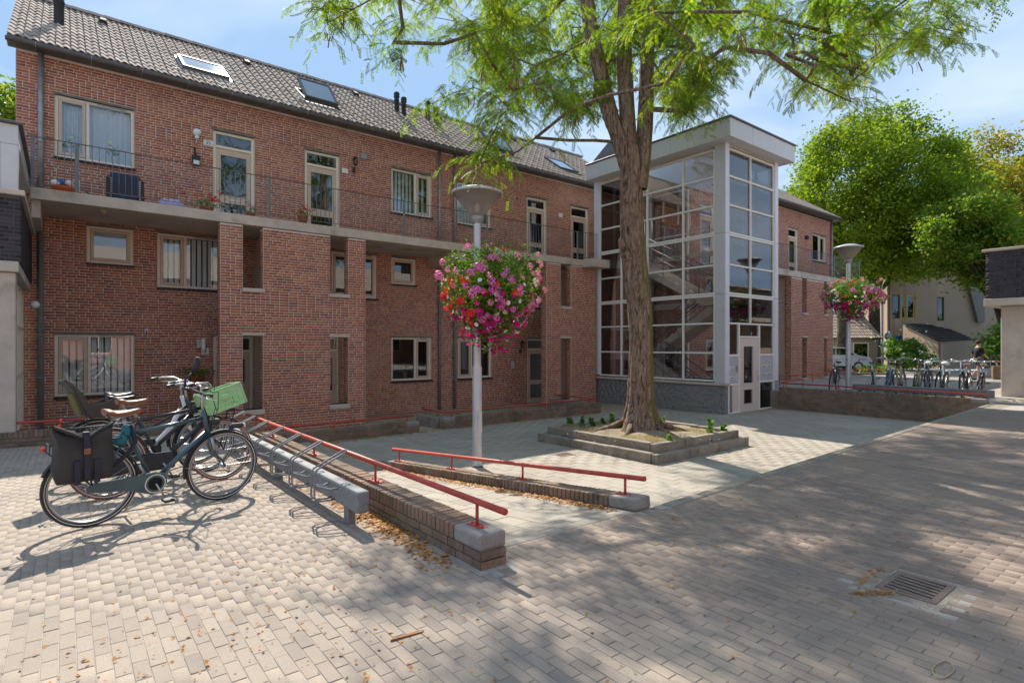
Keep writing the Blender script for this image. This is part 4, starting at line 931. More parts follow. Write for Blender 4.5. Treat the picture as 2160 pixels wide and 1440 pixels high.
g = MB(); g.box(tx0+.05, tx1-.05, ty0+.05, ty1-.05, 7.915, 7.929)
co = g.build('ceiling', 'frame_cream', tw)
# corner posts clad in grey and white panels
def post(x0, x1, y0, y1, z0, z1, mat='panel_lavender'):
    for a, b in ((z0, 3.175), (3.185, 5.095), (5.105, z1)):
        q = MB(); q.bbox(x0, x1, y0, y1, max(a, z0), b, .006); q.build('corner_panel', mat, tw)
post(tx0-.02, tx0+.05, ty0+.0, ty0+.36, .36, 7.93, 'panel_grey'); post(tx0-.02, tx0+.20, ty0-.03, ty0-.001, .36, 7.93)
post(tx1-.20, tx1+.02, ty0-.03, ty0+.2, .33, 7.93); post(tx0-.02, tx0+.16, ty1-.26, ty1, .42, 7.93)
post(tx1-.05, tx1+.02, ty1-.26, ty1, .0, 7.93)
# grey brick base and sill
bs = MB(); bs.box(tx0+.02, tx0+.24, ty0+.02, ty1, -.95, .28); bs.box(tx1-.22, tx1, ty0+.25, ty1, -.95, .28); bs.box(tx0+.24, tx0+.44, ty0+.02, ty0+.24, -.95, .28); bs.build('base_wall', 'mortar_grey', tw)
masonry(tw, [(-ty1, -ty0-.02, -.95, .28, [], 0., MX(tx0+.02)), (tx0+.012, tx0+.44, -.95, .28, [], ty0+.02, None)], 'brick_grey', 'mortar_grey', single=120)
g = MB(); g.bbox(tx0-.06, tx0+.26, ty0-.03, ty1+.1, .281, .355, .01); g.build('sill_slab', 'concrete', tw)
# window grids. side: plane x = tx0 seen from -x; local a = -y
def grid(M, a0, a1, verts, levels, y=0., bw=.055, mat='frame_white', pm='pane_tower', skip=()):
    f = MB(M)
    for i, v in enumerate([a0+bw/2]+verts+[a1-bw/2]): f.bbox(v-bw/2, v+bw/2, y, y+.10, levels[-1], levels[0], .006)
    vs = [a0+bw/2]+verts+[a1-bw/2]
    for k, z in enumerate(levels):
        for i in range(len(vs)-1):
            jt = abs(z-5.10) < .01 or abs(z-3.18) < .01
            if jt:
                f.bbox(vs[i]+bw/2, vs[i+1]-bw/2, y+.002, y+.098, z+.006, z+.065, .005); f.bbox(vs[i]+bw/2, vs[i+1]-bw/2, y+.002, y+.098, z-.065, z-.006, .005)
            else: f.bbox(vs[i]+bw/2, vs[i+1]-bw/2, y+.002, y+.098, z-bw/2, z+bw/2, .005)
    fo = f.build('window_grid', mat, tw)
    for k in range(len(levels)-1):
        for i in range(len(vs)-1):
            if (k, i) in skip: continue
            q = MB(M); q.box(vs[i]+bw/2, vs[i+1]-bw/2, y+.045, y+.051, levels[k+1]+.02, levels[k]-.02); q.build('pane', pm, fo)
    return fo
grid(MX(tx0), -(ty1-.26), -(ty0+.36), [-14.05, -12.86, -11.36], LV)
grid(None, tx0+.20, tx1-.20, [17.86], LV[:7], y=ty0)
grid(MX(tx1-.1), -(ty1-.26), -(ty0+.2), [-13.4, -11.6], [7.80, 6.02, 5.10, 3.18, 1.31, .30], bw=.06)
# back of the tower towards the galleries
f = MB(); 
for x in (tx0+.2, 17.4, 18.5, tx1-.12): f.bbox(x-.035, x+.035, ty1-.10, ty1, 0, 7.9, .005)
for z in (4.95, 6.95, 2.2, .3): f.bbox(tx0+.24, tx1-.16, ty1-.098, ty1-.002, z-.035, z+.035, .005)
f.build('rear_window_grid', 'frame_white', tw)
# entrance front below 2.26
zb = -.66
f = MB(); y = ty0
for x in (tx0+.225, 17.14, 18.42, tx1-.225): f.bbox(x-.035, x+.035, y, y+.1, zb if x > 17 else zb, 2.23, .006)
f.bbox(17.175, 18.385, y+.002, y+.098, 1.80, 1.86, .005); f.bbox(tx0+.26, 17.105, y+.002, y+.098, 1.20, 1.27, .005); f.bbox(18.455, tx1-.26, y+.002, y+.098, 1.20, 1.27, .005)
f.bbox(tx0+.26, 17.105, y+.002, y+.098, .27, .33, .005); f.bbox(18.455, tx1-.26, y+.002, y+.098, .30, .36, .005)
f.bbox(tx0+.26, 17.105, y+.002, y+.098, zb, zb+.08, .005); f.bbox(18.455, tx1-.26, y+.002, y+.098, zb, zb+.09, .005)
fo = f.build('entrance_frame', 'frame_white', tw)
for a, b, c, d_ in ((tx0+.26, 17.105, 1.27, 2.23), (17.175, 18.385, 1.86, 2.23), (18.455, tx1-.26, 1.27, 2.23), (18.455, tx1-.26, zb+.09, .30)):
    q = MB(); q.box(a, b, y+.045, y+.051, c, d_); q.build('pane', 'pane_tower', fo)
q = MB(); q.box(tx0+.26, 17.105, y+.03, y+.06, zb+.08, .27); q.build('lower_panel', 'door_pink', fo)
pl = MB(); pl.box(tx0+.26, 17.105, y+.02, y+.06, .33, 1.20); po = pl.build('bell_panel', 'panel_box', fo)
for z in (.82, .52): q = MB(); q.bbox(16.60, 16.86, y+.005, y+.019, z-.045, z+.045, .003); s_ = q.build('mail_slot', 'frame_white', po)
for z in (.82, .52): q = MB(); q.box(16.64, 16.82, y+.002, y+.0045, z-.014, z+.014); q.build('slot_gap', 'brown_paint', po)
q = MB(); q.bbox(16.93, 17.06, y+.0, y+.019, .72, .92, .004); q.build('name_plate', 'steel', po)
for k in range(6): q = MB(); q.box(16.95, 17.05, y+.012, y+.019, .40+k*.045, .425+k*.045); q.build('bell_button', 'sign_white', po)
pl = MB(); pl.box(18.455, tx1-.26, y+.02, y+.06, .36, 1.20); po = pl.build('mailbox_panel', 'panel_box', fo)
for x in (18.56, 18.92):
    for z in (.84, .56):
        q = MB(); q.bbox(x, x+.28, y+.005, y+.019, z-.045, z+.045, .003); q.build('mail_slot', 'frame_cream', po)
        q = MB(); q.box(x+.04, x+.24, y+.002, y+.0045, z-.016, z+.012); q.build('slot_gap', 'matt_black', po)
hs = [(17.42, 18.02, .32, 1.52), (17.44, 17.98, -.36, .10)]
q = MB(); wall_panel(q, 17.18, 18.38, zb+.02, 1.79, hs, y+.02, y+.07); lo = q.build('door', 'door_pink', tw)
for h_ in hs:
    q = MB(); q.box(h_[0], h_[1], y+.04, y+.046, h_[2], h_[3]); q.build('pane', 'pane_tower', lo)
    q = MB(); frame_rect(q, h_[0]-.03, h_[1]+.03, h_[2]-.03, h_[3]+.03, y+.006, y+.019, .03, c=.003); q.build('glazing_bead', 'door_pink', lo)
q = MB(); q.tube([(18.26, y+.0, .40), (18.26, y-.05, .42), (18.26, y-.05, .72), (18.26, y, .74)], .012, 8); q.build('handle', 'steel', lo)
# stairs: A near->far lane x 16.7-17.75, B far->near lane 17.95-19.0, C like A
stair = MB(); rails = MB(); y_n, y_f = 10.95, 14.0
fl = MB(); fl.box(tx0+.25, tx1-.23, ty0+.1, ty1, -.72, -.62); fl.build('floor', 'concrete_grey', tw)
def flight(x0, x1, ya, yb, za, zb_, name='stair_flight'):
    n = 10; P = []; dy, dz = (yb-ya)/n, (zb_-za)/n; q = MB(); th = .22
    poly = []
    for k in range(n): poly += [(ya+k*dy, za+k*dz), (ya+k*dy, za+(k+1)*dz)]
    poly += [(yb, zb_), (yb, zb_-th-.05), (ya, za-th if za > 0 else za)]
    q.prism(poly, x0, x1, 'x'); fo = q.build(name, 'concrete', tw)
    for x in (x0-.03, x1+.03):
        s = MB(); s.prism([(ya, za-.2), (ya, za+.06), (yb, zb_+.06), (yb, zb_-.25)], x-.025, x+.025, 'x'); s.build('stringer', 'concrete', fo)
        for h in (.35, .62, .95):
            s = MB(); s.tube([(x, ya, za+h), (x, yb, zb_+h)], .024 if h > .9 else .018, 8); s.build('rail', 'galv', fo)
        for t_ in (.02, .5, .98): s = MB(); s.tube([(x, ya+(yb-ya)*t_, za+(zb_-za)*t_), (x, ya+(yb-ya)*t_, za+(zb_-za)*t_+.95)], .02, 8); s.build('rail_post', 'galv', fo)
flight(16.75, 17.7, y_n, y_f, -.62, 1.26); flight(18.0, 18.95, y_f, y_n, 1.26, 3.14); flight(16.75, 17.7, y_n, y_f, 3.14, 4.78)
for a, b, z, th in ((y_f, ty1-.1, 1.26, .25), (ty0+.2, y_n, 3.14, .25), (y_f, ty1-.1, 4.78, .25)):
    q = MB(); q.box(16.7, 19.2, a, b, z-th, z); q.build('landing', 'concrete', tw)
for x, y_ in ((17.85, y_n-.1), (17.85, y_f+.12), (19.3, 10.4), (19.3, 14.9)): q = MB(); q.tube([(x, y_, -.62), (x, y_, 7.9)], .055, 12); q.build('column', 'galv', tw)
for z in (3.1, 5.05): q = MB(); q.box(tx1-.32, tx1-.24, ty0+.25, ty1-.2, z-.09, z+.09); q.build('edge_beam', 'concrete', tw)
for (za, zc) in ((5.2, 7.8), (3.3, 5.0)):
    q = MB(); q.tube([(tx0+.3, ty0+.18, za), (tx1-.35, ty0+.18, zc)], .012, 6); q.build('wind_brace', 'galv', tw)

# ================================================================ right wing
RF, RS = 13.5, 11.8
wing = thing('apartment_wing', 'smaller red brick apartment wing beyond the glass stair tower with gallery railing', 'building', (26, RF, 0))
ro_ = dict(a=(20.6, 21.6, 4.84, 7.40), b=(23.2, 24.9, 6.0, 7.42), d=(28.15, 29.12, 4.84, 7.40), w=(30.8, 32.35, 6.02, 7.42), c=(21.0, 22.4, 2.9, T2), l=(21.0, 22.4, .5, T3))
hs = list(ro_.values()); WX0, WX1 = 19.7, 33.25
g = MB(); wall_panel(g, WX0, WX1, -.9, 8.30, hs, RF, RF+.28); g.box(WX0, WX0+.28, RF+.28, 21, -.9, 8.3); g.box(WX1-.28, WX1, RF+.28, 21, -.9, 8.3)
g.prism([(RF, 8.3), (21, 8.3), (17.3, 10.9)], WX0, WX0+.28, 'x'); g.prism([(RF, 8.3), (21, 8.3), (17.3, 10.9)], WX1-.28, WX1, 'x'); g.build('wall', 'mortar', wing)
g = MB(); g.box(WX0+.3, WX1-.3, RF+1.6, RF+1.7, -.9, 8.2); g.build('room_interior', 'interior', wing)
hsR = [(25.88, 26.38, 3.02, 4.6), (25.88, 26.38, .10, 1.90), (28.10, 28.45, 3.02, 4.6), (28.10, 28.45, .10, 1.90)]
g = MB(); wall_panel(g, 24.9, 28.95, -.9, 4.545, hsR, RS, RS+.3); g.build('porch_screen_wall', 'mortar', wing)
fc = [(WX0, WX1, -.9, 8.3, hs, RF, None), (24.9, 28.95, -.9, 4.545, hsR, RS, None), (-(RS+.3), -RS-.008, -.9, 4.545, [], 0., MX(24.9)), (-21., -RF, -.9, 8.3, [], 0., MX(WX0))]
for x0 in (26.38, 28.45):
    for z0_, z1_ in ((3.02, 4.54), (.1, 1.9)): fc.append((-(RS+.3), -RS-.01, z0_, z1_, [], 0., MX(x0)))
masonry(wing, fc, 'brick_red', 'mortar')
for (a, b, c, d_) in hsR:
    q = MB(); q.bbox(a-.02, b+.04, RS-.05, RS+.33, c-.10, c, .01); q.build('sill_slab', 'concrete', wing)
    if c < 2: q = MB(); q.bbox(a-.02, b+.04, RS-.03, RS+.3, d_, d_+.07, .01); q.build('lintel', 'concrete', wing)
p_ = MB(); p_.box(25.25, 25.8, RS+.31, RF-.01, -.5, 4.55); p_.box(26.5, 28.0, RS+.31, RF-.01, -.5, 4.55); p_.build('porch_partition', 'brick_sand', wing)
p_ = MB(); p_.box(24.95, 25.0, RS+.31, RF-.01, -.5, 4.55); po = p_.build('porch_cladding', 'siding', wing)
for k in range(26): q = MB(); z = -.3+k*.187; q.hexa([(24.915, RS+.31, z), (24.949, RS+.31, z), (24.949, RF-.012, z), (24.915, RF-.012, z), (24.935, RS+.31, z+.18), (24.949, RS+.31, z+.18), (24.949, RF-.012, z+.18), (24.935, RF-.012, z+.18)]); q.build('board', 'siding', po)
door(wing, ro_['d'], RF, 'l'); door(wing, ro_['a'], RF, 'l'); window(wing, ro_['w'], RF, .55, 'right', 'curtain'); window(wing, ro_['b'], RF, .5, 'left', 'blinds'); window(wing, ro_['c'], RF, .5, 'left', None); window(wing, ro_['l'], RF, .5, 'left', 'blinds')
g = MB(); g.bbox(19.75, 32.6, RS-.02, RS+.12, 4.565, 4.82, .008); g.build('balcony_edge', 'concrete', wing)
g = MB(); g.box(19.75, 32.6, RS+.12, RF, 4.575, 4.74); g.build('balcony_slab', 'soffit', wing)
railing(wing, 19.8, 32.5, RS+.03, 4.8, 5.92, posts=(21.5, 24.2, 26.9, 29.3, 31.2, 32.3), step=.125)
g = MB(); g.box(32.55, 32.57, RS, RF, 5.9, 5.915); g.build('railing_return', 'rail_iron', wing)
g = MB(); g.tube([(WX0-.2, RF-.40, 8.42), (WX1+.25, RF-.40, 8.42)], .075, 8); g.build('gutter', 'zinc_dark', wing)
downpipe(32.9, RF-.08, 0, 8.34, .05, parent=wing)
g = MB(); g.prism([(RF-.36, 8.36), (RF-.36, 8.46), (17.3, 11.1), (21.3, 8.46), (21.3, 8.36)], WX0-.1, WX1+.15, 'x'); rf = g.build('roof', 'zinc_dark', wing)
Mw = Matrix(((1, 0, 0, 0), (0, math.cos(.594), -math.sin(.594), RF-.34), (0, math.sin(.594), math.cos(.594), 8.52), (0, 0, 0, 1)))
SLw = 4.72; rw = 13; cw = int((WX1-WX0+.2)/TW); rlw = SLw/rw; c_ = np.array([(WX0-.05+(i+.5)*TW, j*rlw) for i in range(cw) for j in range(rw)]); n_ = len(c_)
V = np.repeat(tv[None], n_, 0).copy(); V[:, :, 1] *= (rlw+.03)/.435; V[:, :, 0] += c_[:, 0:1]; V[:, :, 1] += c_[:, 1:2]+.035; V = V.reshape(-1, 3); Mn = np.array(Mw); V = V @ Mn[:3, :3].T + Mn[:3, 3]
npmesh('roof_tiles', V, (np.arange(n_)[:, None, None]*len(tv)+tf[None]).reshape(-1, 4), 'tile_roof', rf, 'stuff')
for x in (23.0, 24.0): flue(x, 3.9, .8, .11, wing, Mw)
q = MB(); q.bbox(29.9, 30.1, RF-.12, RF-.01, 7.0, 7.2, .02); q.build('wall_lamp', 'matt_black', wing)

# ================================================================ edge of the building at the left
lb = thing('bay_building', 'neighbouring building at the left edge with dark brick band and cream concrete frame', 'building', (-.8, 13, -.2))
g = MB(); g.box(-6, -.58, 12.78, FV-.02, 2.98, 4.10); g.build('band_core', 'mortar_dark', lb)
masonry(lb, [(-6, -.56, 2.98, 4.10, [], 12.78, None)], 'brick_dark', 'mortar_dark', single=100)
# its face towards +x
def PX(x): return Matrix(((0, -1, 0, x), (1, 0, 0, 0), (0, 0, 1, 0), (0, 0, 0, 1)))
masonry(lb, [(12.78, FV-.02, 2.98, 4.10, [], 0., PX(-.58))], 'brick_dark', 'mortar_dark')
g = MB(); g.bbox(-6, -.52, 12.70, FV-.02, 4.101, 4.19, .01); g.build('coping', 'concrete', lb)
g = MB(); g.bbox(-6, -.60, 12.74, FV-.02, 2.80, 2.979, .01); g.build('band_edge', 'concrete', lb)
g = MB(); g.bbox(-.90, -.64, 12.8, 13.15, -.3, 2.795, .015); g.bbox(-2.0, -.66, 12.82, 13.13, 2.50, 2.796, .01); g.build('pillar', 'concrete', lb)
g = MB(); g.bbox(-6, -.62, 13.1, FV-.03, 5.05, 5.40, .01); g.bbox(-.86, -.62, 13.1, 13.3, 4.20, 5.049, .01); g.build('white_fascia', 'panel_grey', lb)
g = MB(); g.bbox(-6, -.56, 13.04, FV-.03, 5.401, 5.45, .01); g.build('fascia_cap', 'zinc_dark', lb)
window(lb, (-2.4, -.87, 4.21, 5.04), 13.12, .78, 'both', 'film', vent=False, tiles=False, lintel=False)
g = MB(); g.box(-6, -.63, 13.35, 13.36, 4.2, 5.04); g.build('room_interior', 'interior', lb)
f = MB(PX(-.72)); 
for a in (13.2, 14.1, 15.1, 16.1, 17.0): f.bbox(a, a+.07, 0, .08, -.2, 2.79, .006)
for z in (-.2, .9, 1.9, 2.72): f.bbox(13.27, 17.0, .002, .078, z, z+.06, .005)
fo = f.build('side_glazing', 'frame_cream', lb)
q = MB(PX(-.72)); q.box(13.2, 17.07, .04, .045, -.2, 2.78); q.build('pane', 'pane_dark', fo)
f = MB(); f.bbox(-3, -.95, 13.05, 13.12, -.2, -.1, .006); f.bbox(-3, -.95, 13.05, 13.12, 1.0, 1.07, .006)
for x in (-1.02, -1.6, -2.3): f.bbox(x, x+.07, 13.05, 13.12, -.2, 2.48, .006)
fo = f.build('front_glazing', 'frame_cream', lb); q = MB(); q.box(-3, -.95, 13.085, 13.09, -.2, 2.48); q.build('pane', 'pane', fo)
g = MB(); g.box(-6, -.80, 13.6, 13.7, -.3, 2.78); g.build('room_interior', 'blind', lb)
q = MB(); q.ball((-.50, 16.3, 2.45), 1, 12, 8, .09, .14, .09); q.build('lamp', 'globe', lb)

# ================================================================ building on a column at the right edge
rbd = thing('overhanging_building', 'dark brick upper storey on a cream concrete column at the right edge', 'building', (23, 3, 0))
g = MB(); g.box(22.25, 34, -12, 4.62, 2.98, 4.42); g.build('band_core', 'mortar_dark', rbd)
masonry(rbd, [(-4.62, 12, 2.98, 4.42, [], 0., MX(22.25)), (22.25, 34, 2.98, 4.42, [], 0., Matrix(((-1, 0, 0, 56.25), (0, -1, 0, 4.62), (0, 0, 1, 0), (0, 0, 0, 1))))], 'brick_dark', 'mortar_dark', single=160)
g = MB(); g.bbox(22.18, 34, -12, 4.70, 4.421, 4.50, .01); g.build('coping', 'concrete', rbd)
g = MB(); g.bbox(22.20, 34, -12, 4.66, 2.76, 2.979, .01); g.build('floor_slab', 'concrete', rbd)
g = MB(); g.bbox(22.55, 22.93, 3.62, 4.32, -.05, 2.755, .015); g.build('column', 'concrete', rbd)
downpipe(22.78, 3.45, 0, 2.75, .07, 'zinc', rbd, rings=(.5, 2.2))
g = MB(); g.bbox(22.6, 26, 3.9, 4.2, 2.45, 2.755, .01); g.bbox(28, 28.35, 3.8, 4.2, 0, 2.75, .01); g.build('beam', 'concrete', rbd)
g = MB(); g.box(29, 33, -12, 3.4, 0, 2.76); g.build('recessed_wall', 'brick_sand', rbd)

# ================================================================ sunlit block behind the viewer (seen in the window reflections)
ob = thing('opposite_building', 'sunlit red brick block on the other side of the square, seen only in reflections', 'building', (0, -11, 0))
hsO = [(x, x+1.5, z, z+1.4) for x in np.arange(-20, 30, 4.2) for z in (1.0, 3.9)]
g = MB(); wall_panel(g, -24, 34, -.2, 6.2, hsO, -11.3, -11.0); g.build('wall', 'brick_flat', ob)
g = MB(); g.box(-24, 34, -11.8, -11.75, -.2, 6.2); g.build('room_interior', 'interior', ob)
for h in hsO:
    q = MB(Matrix(((-1, 0, 0, 0), (0, -1, 0, -22.0), (0, 0, 1, 0), (0, 0, 0, 1)))); frame_rect(q, -h[1], -h[0], h[2], h[3], -11.0+.05, -11.0+.13, .08); q.bbox(-(h[0]+h[1])/2-.03, -(h[0]+h[1])/2+.03, -10.949, -10.871, h[2]+.08, h[3]-.08, .005); q.build('window', 'frame_cream', ob)
g = MB(); g.prism([(-10.7, 6.2), (-15, 8.6), (-19, 6.2)], -24.2, 34.2, 'x'); g.build('roof', 'tile_roof', ob)
# ================================================================ scatter helper
def rot_mats(g, n, yaw=True, tilt=1.):
    """random rotations: axis z direction tilted away from up by up to tilt*90deg"""
    a = g.random(n)*2*np.pi; t = np.arccos(1-(1-np.cos(tilt*np.pi/2))*g.random(n)); b = g.random(n)*2*np.pi
    ca, sa, ct, st, cb, sb = np.cos(a), np.sin(a), np.cos(t), np.sin(t), np.cos(b), np.sin(b)
    Rz = np.zeros((n, 3, 3)); Rz[:, 0, 0] = cb; Rz[:, 0, 1] = -sb; Rz[:, 1, 0] = sb; Rz[:, 1, 1] = cb; Rz[:, 2, 2] = 1
    Ry = np.zeros((n, 3, 3)); Ry[:, 0, 0] = ct; Ry[:, 0, 2] = st; Ry[:, 1, 1] = 1; Ry[:, 2, 0] = -st; Ry[:, 2, 2] = ct
    Ra = np.zeros((n, 3, 3)); Ra[:, 0, 0] = ca; Ra[:, 0, 1] = -sa; Ra[:, 1, 0] = sa; Ra[:, 1, 1] = ca; Ra[:, 2, 2] = 1
    return Ra @ Ry @ Rz
def scatter(name, TV, TF, P, Rm, S, mat, parent=None, kind='stuff'):
    TV = np.asarray(TV, float); TF = np.asarray(TF); n = len(P)
    V = np.einsum('nij,kj->nki', Rm, TV)*np.asarray(S).reshape(-1, 1, 1) + np.asarray(P)[:, None, :]
    Fc = np.arange(n)[:, None, None]*len(TV)+TF[None]
    return npmesh(name, V.reshape(-1, 3), Fc.reshape(-1, TF.shape[1]), mat, parent, kind)
def frond(pairs=8, L=.19, lw=.0135, ll=.036):
    V, Fc = [], []
    V += [(0, -.0012, 0), (0, .0012, 0), (L, .0012, -L*.22), (L, -.0012, -L*.22)]; Fc.append((0, 1, 2, 3))
    for k in range(pairs):
        t = (k+.8)/pairs; x = L*t; z = -L*.22*t*t; s_ = 1-.35*abs(t-.5)
        for sd in (-1, 1):
            b = len(V); V += [(x, 0, z), (x+lw, sd*ll*.5*s_, z-.003), (x+lw*.4, sd*ll*s_, z-.010), (x-lw*.8, sd*ll*.5*s_, z-.003)]; Fc.append((b, b+1, b+2, b+3))
    return np.array(V), np.array(Fc)
LEAF4 = (np.array([(-.5, 0, 0), (0, -.32, .06), (.5, 0, 0), (0, .32, .06)]), np.array([(0, 1, 2, 3)]))
LEAF_LOBE = (np.array([(-.5, 0, 0), (-.1, -.42, .08), (.5, 0, -.03), (-.1, .42, .08), (.15, -.2, .02), (.15, .2, .02)]), np.array([(0, 1, 4, 2), (0, 2, 5, 3)]))

# ================================================================ branches grown towards cluster centres
def grow(trunk_nodes, centres, seed=1, sag=.10, r_tip=.0062, k_up=.0, maxlen=2.2):
    """trunk_nodes: list of (point, parent index). returns node list with radii"""
    pts = [Vector(p) for p, _ in trunk_nodes]; par = [q for _, q in trunk_nodes]; g = random.Random(seed)
    root = Vector(trunk_nodes[0][0]); order = sorted(centres, key=lambda c: (Vector(c)-pts[min(len(pts)-1, 3)]).length); tips = []
    A = np.array([tuple(p) for p in pts]); lo = next(i for i, p in enumerate(pts) if True)
    for c in order:
        c = Vector(c); d = np.linalg.norm(A-np.array(c), axis=1)+np.maximum(0, (c.z+.15-A[:, 2]))*.45
        d[:BLOCK] = 1e9 if len(d) > BLOCK else d[:BLOCK]
        i = int(np.argmin(d)); a = pts[i]; n = max(1, int((c-a).length/.7)); prev = i; new = []
        for k in range(1, n+1):
            t = k/n; p = a.lerp(c, t); amp = .12*(c-a).length*math.sin(math.pi*t)
            p += Vector((g.uniform(-.5, .5)*amp, g.uniform(-.5, .5)*amp, amp*.6)); pts.append(p); par.append(prev); prev = len(pts)-1; new.append(tuple(p))
        A = np.vstack([A]+new) if new else A
        tips.append(prev)
    n = len(pts); w = [0.]*n
    for t in tips: w[t] += 1.
    for i in range(n-1, -1, -1):
        if par[i] is not None and par[i] >= 0: w[par[i]] += w[i]
    return pts, par, [r_tip*max(v, .3)**.42 for v in w]
def branch_mesh(mb, pts, par, rad, skip=0, n=6):
    kids = {}
    for i, p in enumerate(par):
        if p is not None and p >= 0: kids.setdefault(p, []).append(i)
    done = set()
    for i in range(skip, len(pts)):
        p = par[i]
        if p is None or p < 0 or i in done: continue
        # start a chain here only when i is not the main continuation of its parent
        if p >= skip and max(kids[p], key=lambda k: rad[k]) == i: continue
        ch = [p, i]; done.add(i); c = i
        while c in kids:
            c = max(kids[c], key=lambda k: rad[k]); ch.append(c); done.add(c)
        rr = [min(rad[ch[1]]*1.15, rad[p])]+[rad[k] for k in ch[1:]]
        mb.tube([pts[k] for k in ch], rr, n if rr[0] > .03 else 4, cap=False)

import mathutils.noise as mnoise
# ================================================================ the big honey locust
TP = Vector((9.93, 8.02, -.18))
tree = thing('honey_locust_tree', 'tall honey locust tree with furrowed mossy trunk standing in the square raised planter', 'tree', TP)
def tp(px, py, Z=12.35): return at(px, py, Z)
stem = [(tp(1354, 905), .50), (tp(1352, 880), .40), (tp(1352, 845), .335), (tp(1353, 790), .305), (tp(1353, 720), .29), (tp(1350, 650), .30), (tp(1342, 580), .315), (tp(1337, 520), .30), (tp(1333, 460), .285), (tp(1332, 400), .275), (tp(1331, 350), .26), (tp(1328, 310), .22)]
def bark_tube(mb, path, n=40, sub=5, seed=0, flare=None, amp=.10):
    """tube with furrowed, uneven section"""
    g = np.random.default_rng(seed); P = [Vector(p) for p, _ in path]; r = [q*.84 for _, q in path]; pts = []; rr = []
    for i in range(len(P)-1):
        for k in range(sub):
            t = k/sub
            p0, p1, p2, p3 = P[max(i-1, 0)], P[i], P[i+1], P[min(i+2, len(P)-1)]
            pts.append(.5*((2*p1)+(-p0+p2)*t+(2*p0-5*p1+4*p2-p3)*t*t+(-p0+3*p1-3*p2+p3)*t**3)); rr.append(r[i]*(1-t)+r[i+1]*t)
    pts.append(P[-1]); rr.append(r[-1]); ph = g.random(6)*6.28; vs = []; m = len(pts)
    for i, p in enumerate(pts):
        h = i*.13
        for k in range(n):
            a = 2*math.pi*k/n
            d = 1+amp*.5*math.sin(2*a+ph[0]+h*.12)+amp*.45*math.sin(3*a+ph[1]-h*.2)+amp*.3*math.sin(7*a+ph[2]+h*.25)+amp*.28*math.sin(11*a+ph[3]-h*.4+math.sin(h)*.6)+amp*.22*math.sin(17*a+ph[4]+h*.5)+.012*g.standard_normal()
            if flare:
                f_ = max(0, 1-(p.z-pts[0].z)/flare); d *= 1+.22*f_**2*(1+.6*math.sin(5*a+ph[5])+.3*math.sin(9*a))
            vs.append(p+Vector((math.cos(a)*d*rr[i], math.sin(a)*d*rr[i], 0)))
    mb.add(vs, [(i*n+k, i*n+(k+1) % n, (i+1)*n+(k+1) % n, (i+1)*n+k) for i in range(m-1) for k in range(n)], True)
g = MB(); bark_tube(g, stem, 64, 6, 2, flare=.75); tk = g.build('trunk', 'bark', tree)
limbs = [[(tp(1328, 370), .20), (tp(1308, 300), .21), (tp(1287, 240), .21), (tp(1268, 160, 12.2), .19), (tp(1250, 80, 12.1), .18), (tp(1238, 0, 12.0), .17), (tp(1222, -110, 11.8), .15), (tp(1200, -230, 11.5), .11), (tp(1160, -360, 11.2), .07)],
         [(tp(1330, 350), .20), (tp(1327, 300), .20), (tp(1322, 230), .19), (tp(1318, 150), .20), (tp(1316, 60), .18), (tp(1318, -60), .16), (tp(1310, -190, 12.6), .12), (tp(1290, -340, 13), .07)],
         [(tp(1350, 400, 12.3), .18), (tp(1357, 330, 12.4), .20), (tp(1363, 230, 12.5), .20), (tp(1366, 120, 12.6), .18), (tp(1374, 20, 12.6), .16), (tp(1395, -90, 12.4), .14), (tp(1430, -210, 12.0), .10), (tp(1480, -330, 11.6), .06)]]
nodes = [(stem[0][0], None)]; BLOCK = 2
nodes = [(p, i-1 if i else None) for i, (p, _) in enumerate(stem)]; BLOCK = len(stem)
for L_ in limbs:
    g = MB(); bark_tube(g, L_, 32, 5, len(nodes), amp=.09); g.build('limb', 'bark', tk)
    for i, (p, _) in enumerate(L_[1:]): nodes.append((p, BLOCK-1 if i == 0 else len(nodes)-1))
g = MB(); bark_tube(g, [(tp(1334, 560), .2), (tp(1325, 545, 12.25), .17), (tp(1317, 525, 12.22), .13), (tp(1311, 508, 12.2), .09), (tp(1309, 502, 12.2), .03)], 20, 4, 9, amp=.12); g.build('branch_stub', 'bark', tk)
YM = [(640, 0), (655, 55), (700, 85), (750, 45), (765, 5), (800, 5), (820, 120), (860, 105), (900, 55), (935, 110), (950, 150), (1000, 130), (1035, 190), (1060, 240), (1130, 285), (1180, 255), (1240, 265), (1290, 190), (1330, 130), (1380, 190), (1410, 245), (1450, 265), (1490, 200), (1550, 150), (1600, 95), (1650, 140), (1690, 190), (1740, 175), (1800, 235), (1850, 150), (1900, 165), (1960, 95), (2045, 80), (2060, -30), (4000, -30)]
def ymax(x):
    for (a, ya), (b, yb) in zip(YM, YM[1:]):
        if a <= x < b: return ya+(yb-ya)*(x-a)/(b-a)
    return -30
su = (sdir.x/sdir.z, sdir.y/sdir.z)
def shade_density(u, v):
    """how much canopy stands between the sun and this spot of the plaza"""
    X = u*SN-v*CS; Z = u*CS+v*SN
    if Z < 1: return .5
    px, py = CX+F0*X/Z, HY+F0*EYE/Z
    if u < 17.5 and v > EDGE(max(u, 4.5))+.05 and u > 2.4: return .02
    if u < 2.3 and v > 3.2: return .02
    if py > 1700: return .45
    if px < 560: return .02
    if px < 950: return .75 if (py > 1205 and px > 580 and py < 1420) else .12
    if py < 1150 and px < 1400: return .3
    if px < 1150: return .8
    return .72
g_ = np.random.default_rng(42); C_in, C_out = [], []
tries = 0
